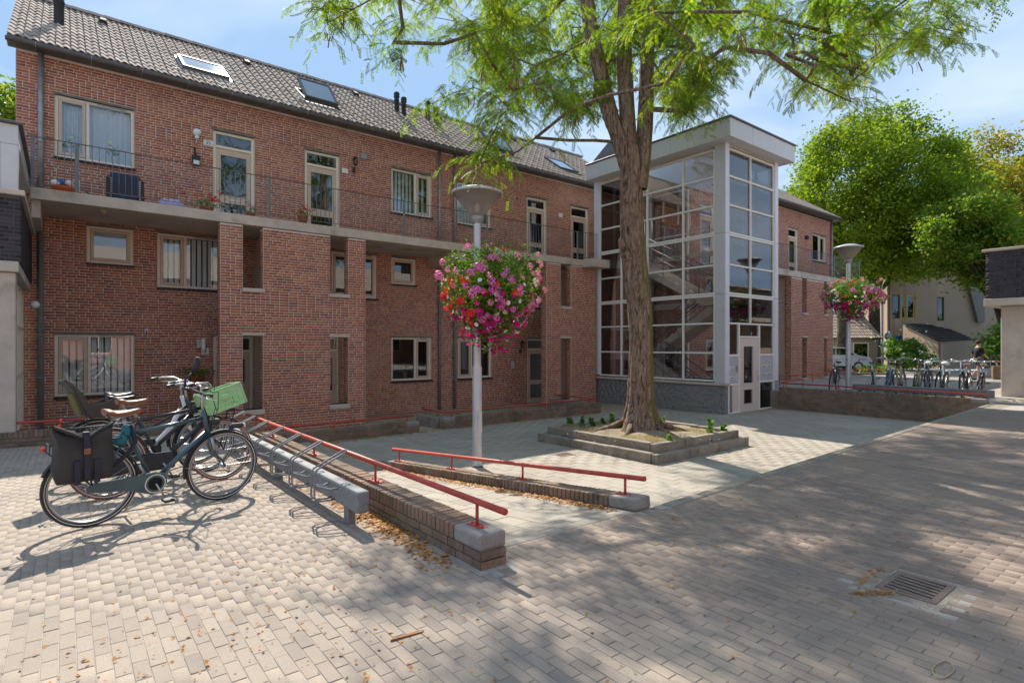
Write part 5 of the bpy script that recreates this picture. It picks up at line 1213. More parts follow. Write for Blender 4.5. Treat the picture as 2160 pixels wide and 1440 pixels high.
while (len(C_in) < 380 or len(C_out) < 350) and tries < 400000:
    tries += 1
    r = 8.6*math.sqrt(g_.random()); a = g_.random()*2*math.pi; z = 5.2+10.5*g_.random()
    c = Vector((10.3+r*math.cos(a), 8.6+r*math.sin(a)*.95, z))
    top = 15.8-.055*r*r
    if z > top: continue
    px, py, Z = proj(c)
    if Z < 2.5: continue
    if mnoise.noise(c*.55) < .02: continue
    u, v = c.x-su[0]*c.z, c.y-su[1]*c.z; D_ = shade_density(u, v)
    if -60 < px < 2230 and py > -40:
        if len(C_in) >= 380 or Z < 8.3: continue
        ym = ymax(px)
        if py > ym-22: continue
        if abs(px-1345) < 35 and py > 100: continue
        keep = .35+.65*D_
        if px > 1560: keep *= .55
        if px < 930: keep *= .55
        if g_.random() < keep: C_in.append(c)
    else:
        if len(C_out)   >= 350 or z < 6.2: continue
        if mnoise.noise(Vector((u*.9, v*.9, 7.7))) < .0: continue
        if g_.random() < D_**1.5: C_out.append(c)
# hanging sprays low on the left, drawn out of the crown
for px, py, Z in ((1040, 200, 10.2), (1055, 245, 10.2), (1035, 290, 10.1), (1020, 325, 10.05), (1060, 215, 10.4), (1000, 185, 10.3), (960, 195, 10.6), (1048, 268, 10.2), (1015, 345, 10.1), (1075, 230, 10.6), (905, 222, 10.9), (2030, 70, 11.5), (1985, 60, 11.4), (1930, 62, 11.3), (1660, 115, 11.2), (1450, 235, 11.8), (1455, 200, 11.9), (1700, 170, 10.8), (1720, 140, 10.9), (1785, 180, 10.8), (1795, 215, 10.8), (690, 50, 11.0), (700, 15, 11.2), (745, 20, 11.2), (830, 90, 10.8), (850, 60, 10.8), (1215, 190, 12.8), (1240, 215, 12.9), (1205, 235, 12.9)):
    C_in.append(at(px, py, Z))
pts, par, rad = grow(nodes, C_in+C_out, 5)
bm_ = MB(); branch_mesh(bm_, pts, par, rad, skip=len(nodes)); bm_.build('branches', 'bark', tree, kind='stuff')
FV_, FF_ = frond()
CC = np.array([tuple(c) for c in C_in+C_out]); ni = len(C_in); CC = np.array([tuple(c) for c in C_in+C_out]); ni = len(C_in)
def spray(cs, ntw, nfr, L_, g, twigs):
    """drooping twiglets round each centre with fronds set alternately along them"""
    P, D = [], []
    for c in cs:
        for k in range(ntw):
            a = g.random()*2*np.pi; d = np.array([math.cos(a), math.sin(a), .35-.9*g.random()]); ln = L_*(.6+.8*g.random()); p0 = c+g.standard_normal(3)*.10
            q = [p0+d*ln*t+np.array([0, 0, -.55*ln*t*t]) for t in (0, .35, .7, 1.)]
            twigs.tube([Vector(v) for v in q], [.006, .0045, .003, .002], 3, cap=False)
            t = (np.arange(nfr)+.7*g.random(nfr)+.3)/nfr; pp = p0+d*ln*t[:, None]+np.c_[0*t, 0*t, -.55*ln*t*t]; s_ = np.where(np.arange(nfr) % 2, 1, -1)[:, None]
            h = np.array([-d[1], d[0], 0]); tang = d+np.c_[0*t, 0*t, -1.1*t]; dd = tang*.55+h*s_*(.7+.4*g.random((nfr, 1)))+g.standard_normal((nfr, 3))*.22+np.array([0, 0, -.25])
            P.append(pp); D.append(dd/np.linalg.norm(dd, axis=1, keepdims=True))
    P = np.concatenate(P); D = np.concatenate(D); up = g.standard_normal(D.shape)*.45+np.array([0, 0, 1.]); Yv = np.cross(up, D); Yv /= np.linalg.norm(Yv, axis=1, keepdims=True); Zv = np.cross(D, Yv)
    return P, np.stack([D, Yv, Zv], axis=2)
tw_ = MB()
P1, R1 = spray(CC[:ni], 7, 9, .50, g_, tw_); scatter('crown', FV_, FF_, P1, R1, .75+.5*g_.random(len(P1)), 'leaf_locust', tree)
FV2, FF2 = frond(5, .24, .018, .05)
P2, R2 = spray(CC[ni:], 4, 6, .50, g_, tw_); scatter('upper_crown', FV2, FF2, P2, R2, .9+.5*g_.random(len(P2)), 'leaf_locust', tree)
tw_.build('twigs', 'bark', tree, kind='stuff')
pv = []; 
for k in range(7): t = k/6; pv += [(.03*math.sin(t*3.0), -.011, -.22*t), (.03*math.sin(t*3.0), .011, -.22*t)]
pf = [(2*k, 2*k+1, 2*k+3, 2*k+2) for k in range(6)]
sel = g_.choice(ni, 130); P_ = CC[sel]+g_.standard_normal((130, 3))*.15-np.array([0, 0, .2]); P_ = np.repeat(P_, 3, 0)+g_.standard_normal((390, 3))*.035
scatter('seed_pods', pv, pf, P_, rot_mats(g_, 390, tilt=.22), .7+.5*g_.random(390), 'pod', tree)

# ================================================================ planter around the tree
x0, x1, y0, y1 = PL
pl = thing('tree_planter', 'square tree planter of two weathered kerbstone tiers with dry soil', 'planter', (10, 8, -.6))
def kerb_ring(x0, x1, y0, y1, zb, zt, w, name='kerbstone', n=3):
    for (a, b, c, d_, ax) in ((x0, x1-w, y0, y0+w, 0), (x1-w, x1, y0, y1-w, 1), (x0+w, x1, y1-w, y1, 0), (x0, x0+w, y0+w, y1, 1)):
        for k in range(n):
            q = MB(); j = (rnd.random()-.5)*.02; jz = (rnd.random()-.5)*.018; ja = (rnd.random()-.5)*.016
            M = Matrix.Rotation(ja, 4, 'Z')
            if ax == 0: L_ = (b-a)/n; cx, cy = a+(k+.5)*L_, (c+d_)/2+j; h = (L_/2-.006, w/2)
            else: L_ = (d_-c)/n; cx, cy = (a+b)/2+j, c+(k+.5)*L_; h = (w/2, L_/2-.006)
            q.M = Matrix.Translation((cx, cy, 0)) @ M; q.bbox(-h[0], h[0], -h[1], h[1], zb+jz, zt+jz, .012); q.build(name, 'concrete_kerb', pl)
kerb_ring(x0, x1, y0, y1, -.75, -.42, .13); kerb_ring(x0+.15, x1-.15, y0+.15, y1-.15, -.60, -.265, .13)
n = 26; V = []; 
for i in range(n+1):
    for j in range(n+1):
        u, v = x0+.27+(x1-x0-.54)*i/n, y0+.27+(y1-y0-.54)*j/n; d_ = math.hypot(u-TP.x, v-TP.y)
        V.append((u, v, -.33+.14*math.exp(-(d_/.75)**2)+.03*math.sin(u*5+v*3)*math.sin(v*7)+.012*rnd.random()))
Fc = [(i*(n+1)+j, (i+1)*(n+1)+j, (i+1)*(n+1)+j+1, i*(n+1)+j+1) for i in range(n) for j in range(n)]
npmesh('soil', V, Fc, 'soil', pl, 'stuff', smooth=True)
# weeds and dry grass
def blades(n, cen, spread, h, mat, name, lab, cat, g, w=.004, lean=.35):
    BV = np.array([(-.5*w/h, 0, 0), (.5*w/h, 0, 0), (.35*w/h, .05, .5), (-.35*w/h, .05, .5), (0, .16, 1.)]); BF = np.array([(0, 1, 2, 3), (3, 2, 4, 4)])
    P = np.array(cen)[g.integers(0, len(cen), n)]+np.c_[g.standard_normal((n, 2))*spread, np.zeros(n)]
    o = scatter(name, BV, np.array([(0, 1, 2, 3)]), P, rot_mats(g, n, tilt=lean), h*(.5+.8*g.random(n)), mat)
    o['label'] = lab; o['category'] = cat; return o
g2 = np.random.default_rng(77)
dry = [(x0+.5+g2.random()*(x1-x0-1), y0+.3+g2.random()*.7, -.31) for _ in range(26)]+[(x0+.3+g2.random()*.5, y0+.4+g2.random()*(y1-y0-.8), -.31) for _ in range(22)]
blades(2600, dry, .09, .13, 'straw', 'dry_grass', 'straw coloured dry grass tufts along the planter edges', 'grass', g2)
def weed(px, py, Z, h, lab, lush=1.):
    p = at(px, py, Z); p.z = -.32; r_ = thing('weed', lab, 'weed', p, 0, 'weeds in the tree planter')
    s = MB(); n = int(26*lush); LP = []
    for k in range(3):
        d = Vector((rnd.uniform(-.06, .06), rnd.uniform(-.06, .06), 0)); hh = h*rnd.uniform(.7, 1.05); s.tube([p, p+d*.5+Vector((0, 0, hh*.5)), p+d+Vector((0, 0, hh))], [.004, .003, .0015], 4)
        for j in range(n): t = .12+.88*rnd.random(); LP.append(tuple(p+d*t+Vector((rnd.uniform(-.055, .055)*(1.3-t), rnd.uniform(-.055, .055)*(1.3-t), hh*t))))
    s.build('stem', 'leaf_bush', r_)
    scatter('foliage', *LEAF4, np.array(LP), rot_mats(g2, len(LP), tilt=.8), .055+.05*g2.random(len(LP)), 'leaf_bush', r_)
for i, (px, py, Z, h, lab) in enumerate(((1204, 892, 13.2, .22, 'bushy green weed nearest the left corner of the tree planter'), (1228, 885, 13.0, .30, 'tall green weed second from the left in the tree planter'), (1250, 888, 13.0, .26, 'spiky green weed third from the left in the tree planter'), (1274, 880, 13.3, .16, 'small weed between the taller weeds left of the trunk'), (1292, 880, 13.2, .30, 'leafy weed just left of the trunk'), (1400, 890, 12.6, .30, 'slim weed just right of the trunk foot'), (1498, 905, 11.9, .36, 'tall single weed near the right side of the tree planter'), (1527, 902, 12.1, .22, 'small weed at the right corner of the tree planter'), (1413, 925, 10.9, .16, 'little weed at the front corner of the tree planter'))):
    weed(px, py, Z, h, lab)
# roots
for k, (a, L_) in enumerate(((2.6, .9), (3.4, .7), (4.6, .6), (5.4, .75), (.3, .7), (1.4, .6))):
    g = MB(); P0 = Vector((TP.x+.42*math.cos(a), TP.y+.42*math.sin(a), -.19)); d = Vector((math.cos(a+.2), math.sin(a+.2), 0)); g.tube([P0+Vector((0, 0, .05)), P0+d*L_*.4+Vector((0, 0, -.05)), P0+d*L_+Vector((0, 0, -.15))], [.08, .05, .015], 10); g.build('root', 'bark', tk)

# ================================================================ leaf litter
def litter(n, line, spread, size, mat, lab, zf, cat='fallen leaves', g=g2):
    P = []
    for (a, b, w) in line:
        m = int(n*w); t = g.random(m)[:, None]; P.append(np.array(a)[None]*(1-t)+np.array(b)[None]*t+g.standard_normal((m, 2))*np.array(spread))
    P = np.concatenate(P); z = np.array([zf(u, v) for u, v in P])+.004+.012*g.random(len(P))**2
    o = scatter('fallen_leaves', *LEAF4, np.c_[P, z], rot_mats(g, len(P), tilt=.35), size*(.5+g.random(len(P))), mat); o['label'] = lab; o['category'] = cat; return o
litter(2200, [((2.18, 4.2), (2.2, 5.6), .5), ((2.1, 3.5), (2.2, 4.4), .12), ((2.15, 5.6), (2.2, 9.5), .38)], (.07, .12), .035, 'leaf_dead', 'orange dry leaves heaped along the foot of the wall beside the bike rack', lambda u, v: 0)
litter(2200, [((4.12, 3.7), (4.12, 8.6), 1.)], (.05, .1), .03, 'leaf_dead', 'orange leaf litter along the foot of the sloping wall on the ramp', lambda u, v: RZ(v))
litter(1500, [((3, 12.6), (7.2, 12.65), .35), ((7.9, 12.65), (13.8, 12.6), .35), ((7.2, 15), (13., 16.2), .3)], (.3, .09), .045, 'leaf_dead', 'yellow brown leaves gathered along the shaded low walls of the court', lambda u, v: CZ(v)+(.0 if v < 12.8 else .02))
litter(900, [((-2, 2.6), (2.1, 4.2), .55), ((.5, 2.2), (1.6, 3.6), .2), ((2.6, 2.0), (6, 2.6), .25)], (.6, .6), .022, 'leaf_dead', 'small scattered brown leaflets on the sunlit pavers', lambda u, v: 0)
litter(160, [((3.9, 1.45), (4.1, 1.3), .6), ((4.1, 1.5), (4.5, 1.5), .4)], (.03, .02), .022, 'leaf_dead', 'tiny orange leaves collected at the drain cover', lambda u, v: 0)
litter(260, [((16.5, 9.4), (18.9, 9.5), .4), ((18.9, 5), (19., 9), .6)], (.1, .1), .04, 'leaf_dead', 'orange leaves at the foot of the stair tower and retaining wall', lambda u, v: CZ(v))
litter(420, [((x0+.4, y0+.4), (x1-.4, y0+.5), .5), ((x0+.4, y0+.6), (x0+.5, y1-.5), .5)], (.3, .3), .035, 'leaf_dead', 'dry leaves lying on the planter soil', lambda u, v: -.31)
litter(200, [((0, 1.5), (10, 1.8), 1.)], (2.5, .9), .02, 'leaf_autumn', 'tiny yellow leaflets strewn over the shaded paving', lambda u, v: 0)
litter(420, [((-1, 1.2), (2, 5.5), .5), ((1, .8), (8, 2.6), .5)], (.9, .7), .014, 'leaf_bush', 'tiny green weeds and moss sprouting in the paving joints', lambda u, v: 0, 'weeds')
q = MB(); c = at(1990, 1412, 2.72); c.z = 0
q.tube([(c.x+.10*math.cos(a)+.01*math.sin(3*a), c.y+.035*math.sin(a), .006) for a in np.linspace(0, 5.9, 26)], .0028, 5); r_ = q.build('wire_loop', 'straw', None); tag(r_, 'thin pale wire loop lying on the shaded paving at bottom right', 'wire')
q = MB(); c = at(858, 1337, 3.05); c.z = 0; q.hexa([(c.x-.1, c.y-.012, 0), (c.x+.09, c.y-.03, 0), (c.x+.1, c.y-.012, 0), (c.x-.08, c.y+.004, 0), (c.x-.1, c.y-.012, .012), (c.x+.09, c.y-.03, .006), (c.x+.1, c.y-.012, .006), (c.x-.08, c.y+.004, .014)]); r_ = q.build('bark_strip', 'pod', None); tag(r_, 'curled strip of bark lying on the paving at bottom centre', 'bark strip')
# ================================================================ lamp posts with flower baskets
def lamp_post(P, label, H=5.1, group='lamp posts on the square'):
    root = thing('lamp_post', label, 'lamp post', P, 0, group)
    x, y, z = P
    g = MB(); g.lathe([(.082, 0), (.082, 1.75), (.066, 1.82), (.060, H-.62)], P, 20); g.build('pole', 'lamp_pole', root)
    g = MB(); g.lathe([(.105, 0), (.105, .018), (.085, .03)], P, 20); g.build('foot_collar', 'zinc_dark', root)
    g = MB(); g.bbox(x-.045, x+.045, y-.088, y-.079, z+.62, z+1.0, .003, None); g.build('access_hatch', 'lamp_pole', root)
    g = MB(); g.lathe([(.062, H-.66), (.10, H-.60), (.115, H-.54), (.085, H-.48), (.02, H-.46)], P, 20); ho = g.build('lamp_socket', 'zinc', root)
    g = MB(); g.lathe([(.10, H-.55), (.43, H-.13)], P, 40); g.build('glass_cone', 'lamp_cone', root)
    g = MB(); g.lathe([(.435, H-.145), (.455, H-.13), (.455, H-.105), (.40, H-.085), (.2, H-.02), (.06, H), (.0001, H)], P, 40); g.lathe([(.0001, H-.10), (.42, H-.125)], P, 40); g.build('canopy', 'lamp_pole', root)
    g = MB(); g.lathe([(.04, H-.50), (.05, H-.30), (.03, H-.2), (.0001, H-.19)], P, 12); g.build('bulb', 'globe', root)
    g = MB(); g.lathe([(.30, H-.20), (.10, H-.30)], P, 24); g.build('reflector', 'steel_dull', root)
    return root
L1 = at(1007, 985, 10.08); L1.z = CZ(8.3); L2 = at(1790, 823, 19.4); L2.z = 0
lamp_post(L1, 'tall grey lamp post with cone lantern and flower basket at the foot of the ramp', H=4.98)
lamp_post(L2, 'lamp post with cone lantern and flower basket behind the retaining wall', H=5.02)
def umbel(m=15, r=.045, pr=.018):
    g = np.random.default_rng(m); V, Fc = [], []
    for k in range(m):
        t = math.acos(1-1.15*(k+.5)/m); a = k*2.4; d = Vector((math.sin(t)*math.cos(a), math.sin(t)*math.sin(a), math.cos(t)))
        c = d*r; u_ = d.orthogonal().normalized(); w = d.cross(u_); b = len(V)
        V += [tuple(c+u_*pr), tuple(c+w*pr), tuple(c-u_*pr), tuple(c-w*pr)]; Fc.append((b, b+1, b+2, b+3))
    return np.array(V), np.array(Fc)
def petunia(r=.035):
    V = [(0, 0, -.02)]; Fc = []
    for k in range(10): a = k*math.pi/5; q = r*(1 if k % 2 == 0 else .85); V.append((q*math.cos(a), q*math.sin(a), .006*(k % 2)))
    for k in range(5): Fc.append((0, 1+2*k, 2+2*k, 1+(2*k+2) % 10))
    return np.array(V), np.array(Fc)
def basket(root_label, c, rx, h_up, h_dn, seed, scale=1., tint=0):
    g = np.random.default_rng(seed); root = thing('flower_basket', root_label, 'flower basket', c, 0, 'flower baskets hanging on the lamp posts'); cx_w = Vector((SN, -CS, 0)); cy_w = Vector((CS, SN, 0))
    q = MB(); q.lathe([(.12, -.32*h_dn), (rx*.45, -.05), (rx*.5, .05)], c, 16); q.build('basket_shell', 'matt_black', root)
    def surf(n, depth=.35):
        el = np.arcsin(np.clip(-1+2*g.random(n)**.9, -1, 1)); az = g.random(n)*2*np.pi; lump = 1+.13*np.sin(3*az+seed)+.11*np.sin(5*az+4*el)+.08*np.sin(9*az-3*el)+.05*np.sin(14*az+9*el)
        r = (1-depth*g.random(n)**1.6)*lump; k = np.where(el > 0, 1, np.cos(el)**.25*(1-.38*np.abs(np.sin(el))**1.3))
        X = np.cos(el)*np.cos(az)*rx*r*k; Y_ = np.cos(el)*np.sin(az)*rx*r*k; Zz = np.where(el > 0, np.sin(el)*h_up, np.sin(el)*h_dn)*r
        d = np.c_[np.cos(el)*np.cos(az), np.cos(el)*np.sin(az), np.sin(el)]
        # X: camera-right axis, Y: away
        P = np.array(c)[None]+X[:, None]*np.array(cx_w)[None]+Y_[:, None]*np.array(cy_w)[None]+np.c_[0*X, 0*X, Zz]
        D = d[:, :1]*np.array(cx_w)[None]+d[:, 1:2]*np.array(cy_w)[None]+np.c_[0*X, 0*X, d[:, 2]]
        return P, D, X/rx, Zz, el, az
    def orient(D, g, wob=.5):
        D = D+g.standard_normal(D.shape)*wob; D /= np.linalg.norm(D, axis=1, keepdims=True); a = np.cross(D, np.array([0, 0, 1.])+g.standard_normal(D.shape)*.3); a /= np.linalg.norm(a, axis=1, keepdims=True); b = np.cross(D, a)
        return np.stack([a, b, D], axis=2)
    n = int(7200*scale); P, D, *_ = surf(n, .6); scatter('foliage', *LEAF_LOBE, P, orient(D, g, .7), .035+.04*g.random(n), 'leaf_basket', root)
    n = int(2200*scale); P, D, *_ = surf(n, .1); P += D*(.03+.10*g.random((n, 1))); P[:, 2] += .03; scatter('shoots', *LEAF_LOBE, P, orient(D, g, .8), .03+.025*g.random(n), 'leaf_basket', root)
    uV, uF = umbel(); pV, pF = petunia()
    def put_f(name, n, test, mat, tpl, s, out=.03):
        P, D, X, Zz, el, az = surf(n*6, .04); zz = np.where(Zz > 0, Zz/h_up, Zz/h_dn); k = np.where(test(X, zz, az, g.random(n*6)))[0][:n]
        if len(k): P, D = P[k]+D[k]*(out+.03*g.random((len(k), 1))), D[k]; scatter(name, *tpl, P, orient(D, g, .25), s*(.75+.5*g.random(len(k))), mat, root)
    put_f('pink_flowers', int(85*scale), lambda X, z, a, r: (z > -.55) & (r < (.5+.3*(np.abs(X) < .6))*np.where(z > .45, .25, 1.)), 'petal_pink', (uV, uF), 1.35)
    put_f('blush_flowers', int(34*scale), lambda X, z, a, r: (z > -.4) & (X > -.2) & (r < .6), 'petal_blush', (uV, uF), 1.2)
    put_f('red_flowers', int(46*scale), lambda X, z, a, r: (z > -.75) & (r < np.where((X < -.35) & (z < .35), .95, .16 if not tint else .55)), 'petal_red', (uV, uF), 1.15)
    put_f('magenta_flowers', int(240*scale), lambda X, z, a, r: (z < .05) & (r < np.where((z < -.25), .9, .2)), 'petal_magenta', (pV, pF), 1.35)
    put_f('white_flowers', int((95+90*tint)*scale), lambda X, z, a, r: (z < .25+.3*tint) & (r < np.where((X > .1) | (z < -.5) | (tint > 0), .75, .2)), 'petal_white', (pV, pF), 1.15)
    return root
b1 = at(1036, 612, 9.75); basket('large round flower basket of pink, red, magenta and white flowers on the near lamp post', b1, .76, .68, .90, 3)
b2 = at(1800, 625, 19.0); basket('white, red and pink flower basket hanging on the far lamp post', b2, .82, .56, .72, 8, .8, 1)
for b, l in ((b1, L1), (b2, L2)):
    g = MB(); g.tube([(l.x, l.y, b.z+.3), (b.x, b.y, b.z+.28)], .018, 6); g.tube([(l.x, l.y, b.z-.25), (b.x, b.y, b.z-.2)], .018, 6)
    o = g.build('basket_bracket', 'zinc_dark', None); tag(o, 'short steel bracket holding the flower basket to the %s lamp post' % ('near' if b is b1 else 'far'), 'bracket', 'basket brackets')

# ================================================================ bicycle racks
rk = thing('bike_rack', 'grey steel bike rack beam with bent wheel holders beside the low wall', 'bike rack', (2.0, 4.6, 0))
bx0, bx1, by0, by1, bz0, bz1 = 1.92, 2.03, 4.50, 9.2, .145, .335
g = MB(); g.bbox(bx0, bx1, by0, by1, bz0, bz1, .022); g.build('beam', 'galv', rk)
for y in (4.80, 6.9, 9.0): g = MB(); g.bbox(bx0+.02, bx1-.02, y-.05, y+.05, -.02, bz0+.002, .006); g.build('foot', 'galv', rk)
q = MB()
def holder(dy):
    P = [(0, dy, .02), (-.05, dy, .015), (-.16, dy, .02), (-.185, dy, .06), (-.185, dy, .26), (-.165, dy, .30), (-.06, dy, .35), (.11, dy, .43)]
    q.tube(P, .009, 8); 
holder(-.038); holder(.038); q.tube([(.11, -.038, .43), (.125, 0, .437), (.11, .038, .43)], .009, 8); q.tube([(-.16, -.038, .02), (-.19, 0, .03), (-.16, .038, .02)], .009, 8)
q.tube([(-.17, -.038, .16), (-.06, -.09, .12), (-.002, -.12, .13)], .009, 8); q.tube([(-.17, .038, .16), (-.06, .09, .12), (-.002, .12, .13)], .009, 8)
hme = q.mesh('wheel_holder'); hme.materials.append(MATS['galv'])
for y in (5.05, 5.68, 6.32, 6.96, 7.60, 8.24, 8.86): inst('wheel_holder', hme, rk, (bx0+.0, y, bz0-.06+.07), (0, 0, (rnd.random()-.5)*.06))
rk2 = thing('bike_rack', 'long grey bike rack beam behind the red rail of the retaining wall', 'bike rack', (19.7, 4, 0))
g = MB(); g.bbox(19.62, 19.74, 3.9, 7.4, .15, .34, .02); g.build('beam', 'galv', rk2)
for y in (4.1, 5.7, 7.2): g = MB(); g.bbox(19.64, 19.72, y-.05, y+.05, -.02, .152, .006); g.build('foot', 'galv', rk2)
for y in (4.25, 4.8, 5.3, 5.85, 6.4, 6.9): inst('wheel_holder', hme, rk2, (19.62, y, .12), (0, 0, 0))

# ================================================================ bicycles
def wheel(name, parent, cx, tyre='rubber', R_=.35, tw=.021, spokes=28, stripe=True, rim='rim_alloy', hubr=.022, lowp=False):
    n = 48 if not lowp else 28
    g = MB(); g.tube([(cx+(R_-tw)*math.cos(a), 0, R_+(R_-tw)*math.sin(a)) for a in np.linspace(0, 2*math.pi, n, endpoint=False)], tw, 10 if not lowp else 6, closed=True); w = g.build(name, tyre, parent)
    g = MB(); rr = R_-2*tw-.008; g.lathe([(rr, -.011), (rr+.014, -.012), (rr+.014, .012), (rr, .011), (rr-.006, 0), (rr, -.011)], (cx, 0, R_), n, 'y'); g.build('rim', rim, w)
    if stripe:
        g = MB()
        for s_ in (-1, 1): g.lathe([(R_-tw*1.35, s_*(tw*.93)), (R_-tw*1.10, s_*(tw*1.03))], (cx, 0, R_), n, 'y')
        g.build('reflective_stripe', 'stripe', w)
    g = MB()
    for k in range(spokes):
        a = 2*math.pi*k/spokes; b = a+(.45 if k % 2 else -.45); s_ = 1 if k % 4 < 2 else -1
        g.tube([(cx+hubr*math.cos(b), s_*.028, R_+hubr*math.sin(b)), (cx+rr*math.cos(a), 0, R_+rr*math.sin(a))], .0011 if not lowp else .0018, 3, cap=False)
    g.build('spokes', 'steel', w, kind='stuff')
    g = MB(); g.lathe([(.001, -.05), (.012, -.05), (.012, -.034), (hubr, -.032), (hubr, -.026), (hubr*.7, -.02), (hubr*.7, .02), (hubr, .026), (hubr, .032), (.012, .034), (.012, .05), (.001, .05)], (cx, 0, R_), 14, 'y'); g.build('hub', 'steel_dull', w)
    return w
def bicycle(label, frame='diamond', paint='paint_teal', tyre='rubber', saddle='leather', bars='city', extras=(), group='bicycles at the near rack', lowp=False, fork_mat=None, guard='matt_black', steer=0., chain='painted'):
    root = thing('bicycle', label, 'bicycle', (0, 0, 0), 0, group); WB = 1.10; xr, xf, Rw = -.50, .60, .35
    wheel('rear_wheel', root, xr, tyre, lowp=lowp); 
    S = Matrix.Translation((xf, 0, 0)) @ Matrix.Rotation(steer, 4, 'Z') @ Matrix.Translation((-xf, 0, 0))
    fw = wheel('front_wheel', root, xf, tyre, lowp=lowp)
    BB = Vector((-.03, 0, .30)); ST = Vector((-.24, 0, .80)); SB = Vector((-.27, 0, .92)); HT = Vector((.40, 0, .88)); HB = Vector((.455, 0, .68)); RH = Vector((xr, 0, Rw)); FH = Vector((xf, 0, Rw))
    g = MB()
    if frame == 'diamond':
        g.tube([ST-Vector((0, 0, .03)), HT-Vector((0, 0, .03))], .018, 12); g.tube([BB, HB+Vector((-.01, 0, .04))], .024, 12)
    elif frame == 'step':
        g.tube([BB+Vector((.02, 0, .02)), (.12, 0, .34), (.28, 0, .52), (.385, 0, .74)], .030, 12)
    else:
        g.tube([BB, HB+Vector((-.01, 0, .04))], .024, 12); g.tube([BB.lerp(ST, .45), HT-Vector((0, 0, .06))], .018, 12)
    g.tube([BB, ST], .018, 12); g.tube([HB-Vector((-.012, 0, .03)), HT+Vector((-.005, 0, .03))], .022, 12)
    for s_ in (-1, 1):
        g.tube([BB+Vector((-.03, s_*.03, 0)), RH+Vector((.1, s_*.055, 0)), RH+Vector((0, s_*.058, 0))], .010, 8); g.tube([ST+Vector((0, s_*.015, -.05)), RH+Vector((.06, s_*.05, .12)), RH+Vector((0, s_*.058, .0))], .009, 8)
    g.tube([BB+Vector((0, -.04, 0)), BB+Vector((0, .04, 0))], .026, 12)
    g.build('frame', paint, root)
    g = MB()
    g.tube([HB+Vector((.0, -.05, -.03)), HB+Vector((0, .05, -.03))], .014, 8)
    for s_ in (-1, 1): g.tube([HB+Vector((0, s_*.045, -.02)), HB+Vector((.05, s_*.047, -.20)), FH+Vector((-.02, s_*.05, .06)), FH+Vector((0, s_*.05, 0))], [.017, .015, .010, .008], 8)
    g.build('fork', fork_mat or paint, root)
    g = MB(); g.tube([ST-Vector((0, 0, .02)), SB], .013, 10); g.build('seat_post', 'steel_dull', root)
    # saddle as a smooth shell
    g = MB(); n = 12; rows_ = []
    for i in range(n+1):
        t = i/n; x = -.15+.28*t; w = .085*(1-.15*(2*t-.3)**2) if t < .35 else .085*max(.2, 1-((t-.35)/.65)**.8*.82); w = max(w, .018); top = .015-.02*math.sin(math.pi*t)*.6+(.012 if t < .2 else 0)
        rows_.append([(x, w*math.cos(a), top+(.018*math.sin(a) if math.sin(a) > 0 else .045*math.sin(a)*(1-.4*t))) for a in np.linspace(0, 2*math.pi, 14, endpoint=False)])
    vs = [(SB.x+x, y, SB.z+.045+z) for r_ in rows_ for x, y, z in r_]
    g.add(vs, [(i*14+k, i*14+(k+1) % 14, (i+1)*14+(k+1) % 14, (i+1)*14+k) for i in range(n) for k in range(14)]+[tuple(range(14)), tuple(n*14+k for k in range(14))[::-1]], True); sd_ = g.build('saddle', saddle, root)
    g = MB()
    for s_ in (-1, 1): g.tube([(SB.x-.11, s_*.03, SB.z+.03), (SB.x-.02, s_*.022, SB.z+.0), (SB.x+.09, s_*.012, SB.z+.035)], .0035, 5)
    g.build('saddle_rail', 'steel', sd_)
    # mudguards
    for nm, c, a0, a1 in (('rear_mudguard', RH, -.05, 2.75), ('front_mudguard', FH, .95, 3.35)):
        g = MB(); vs = []; m = 22
        for i in range(m+1):
            a = a0+(a1-a0)*i/m
            for k in range(5): b = (k/4-.5)*2; rr = Rw+.022-.012*b*b; vs.append((c.x+rr*math.cos(a), b*.028, Rw+rr*math.sin(a)))
            for k in range(4, -1, -1): b = (k/4-.5)*2; rr = Rw+.0195-.012*b*b; vs.append((c.x+rr*math.cos(a), b*.026, Rw+rr*math.sin(a)))
        g.add(vs, [(i*10+k, i*10+(k+1) % 10, (i+1)*10+(k+1) % 10, (i+1)*10+k) for i in range(m) for k in range(10)], True); g.build(nm, guard, root)
        g = MB(); am = a0+.35 if nm[0] == 'r' else a1-.3; am = 2.3 if nm[0] == 'r' else am
        for s_ in (-1, 1): g.tube([(c.x, s_*.045, Rw), (c.x+(Rw+.015)*math.cos(am), s_*.028, Rw+(Rw+.015)*math.sin(am))], .0025, 4)
        g.build('mudguard_stay', 'steel', root)
    # chain case and cranks
    if chain == 'painted':
        g = MB(); g.prism([(BB.x+.10, .30), (BB.x+.085, .375), (BB.x+.0, .405), (-.25, .395), (xr+.02, .385), (xr-.055, .365), (xr-.05, .315), (xr+.06, .30), (-.25, .275), (BB.x-.03, .205), (BB.x+.06, .215)], -.072, -.048, 'y'); g.build('chain_case', paint if frame == 'diamond' and paint == 'paint_teal' else 'matt_black', root)
        g = MB(); g.lathe([(.078, -.0735), (.086, -.0735)], (BB.x, 0, BB.z), 28, 'y'); g.build('chainring_trim', 'stripe', root); g = MB(); g.lathe([(.001, -.0738), (.06, -.0738)], (BB.x, 0, BB.z), 24, 'y'); g.build('chainring_cover', 'deep', root)
    else:
        g = MB(); g.bbox(xr-.08, BB.x+.12, -.075, -.045, .23, .41, .028); g.build('chain_case', 'matt_black', root)
    g = MB(); ca = R(-62)
    for s_, sg in ((-1, 1), (1, -1)):
        e = BB+Vector((sg*.17*math.cos(ca), s_*.10, sg*.17*math.sin(ca))); g.tube([BB+Vector((0, s_*.08, 0)), e], .010, 6)
    g.build('cranks', 'steel_dull', root)
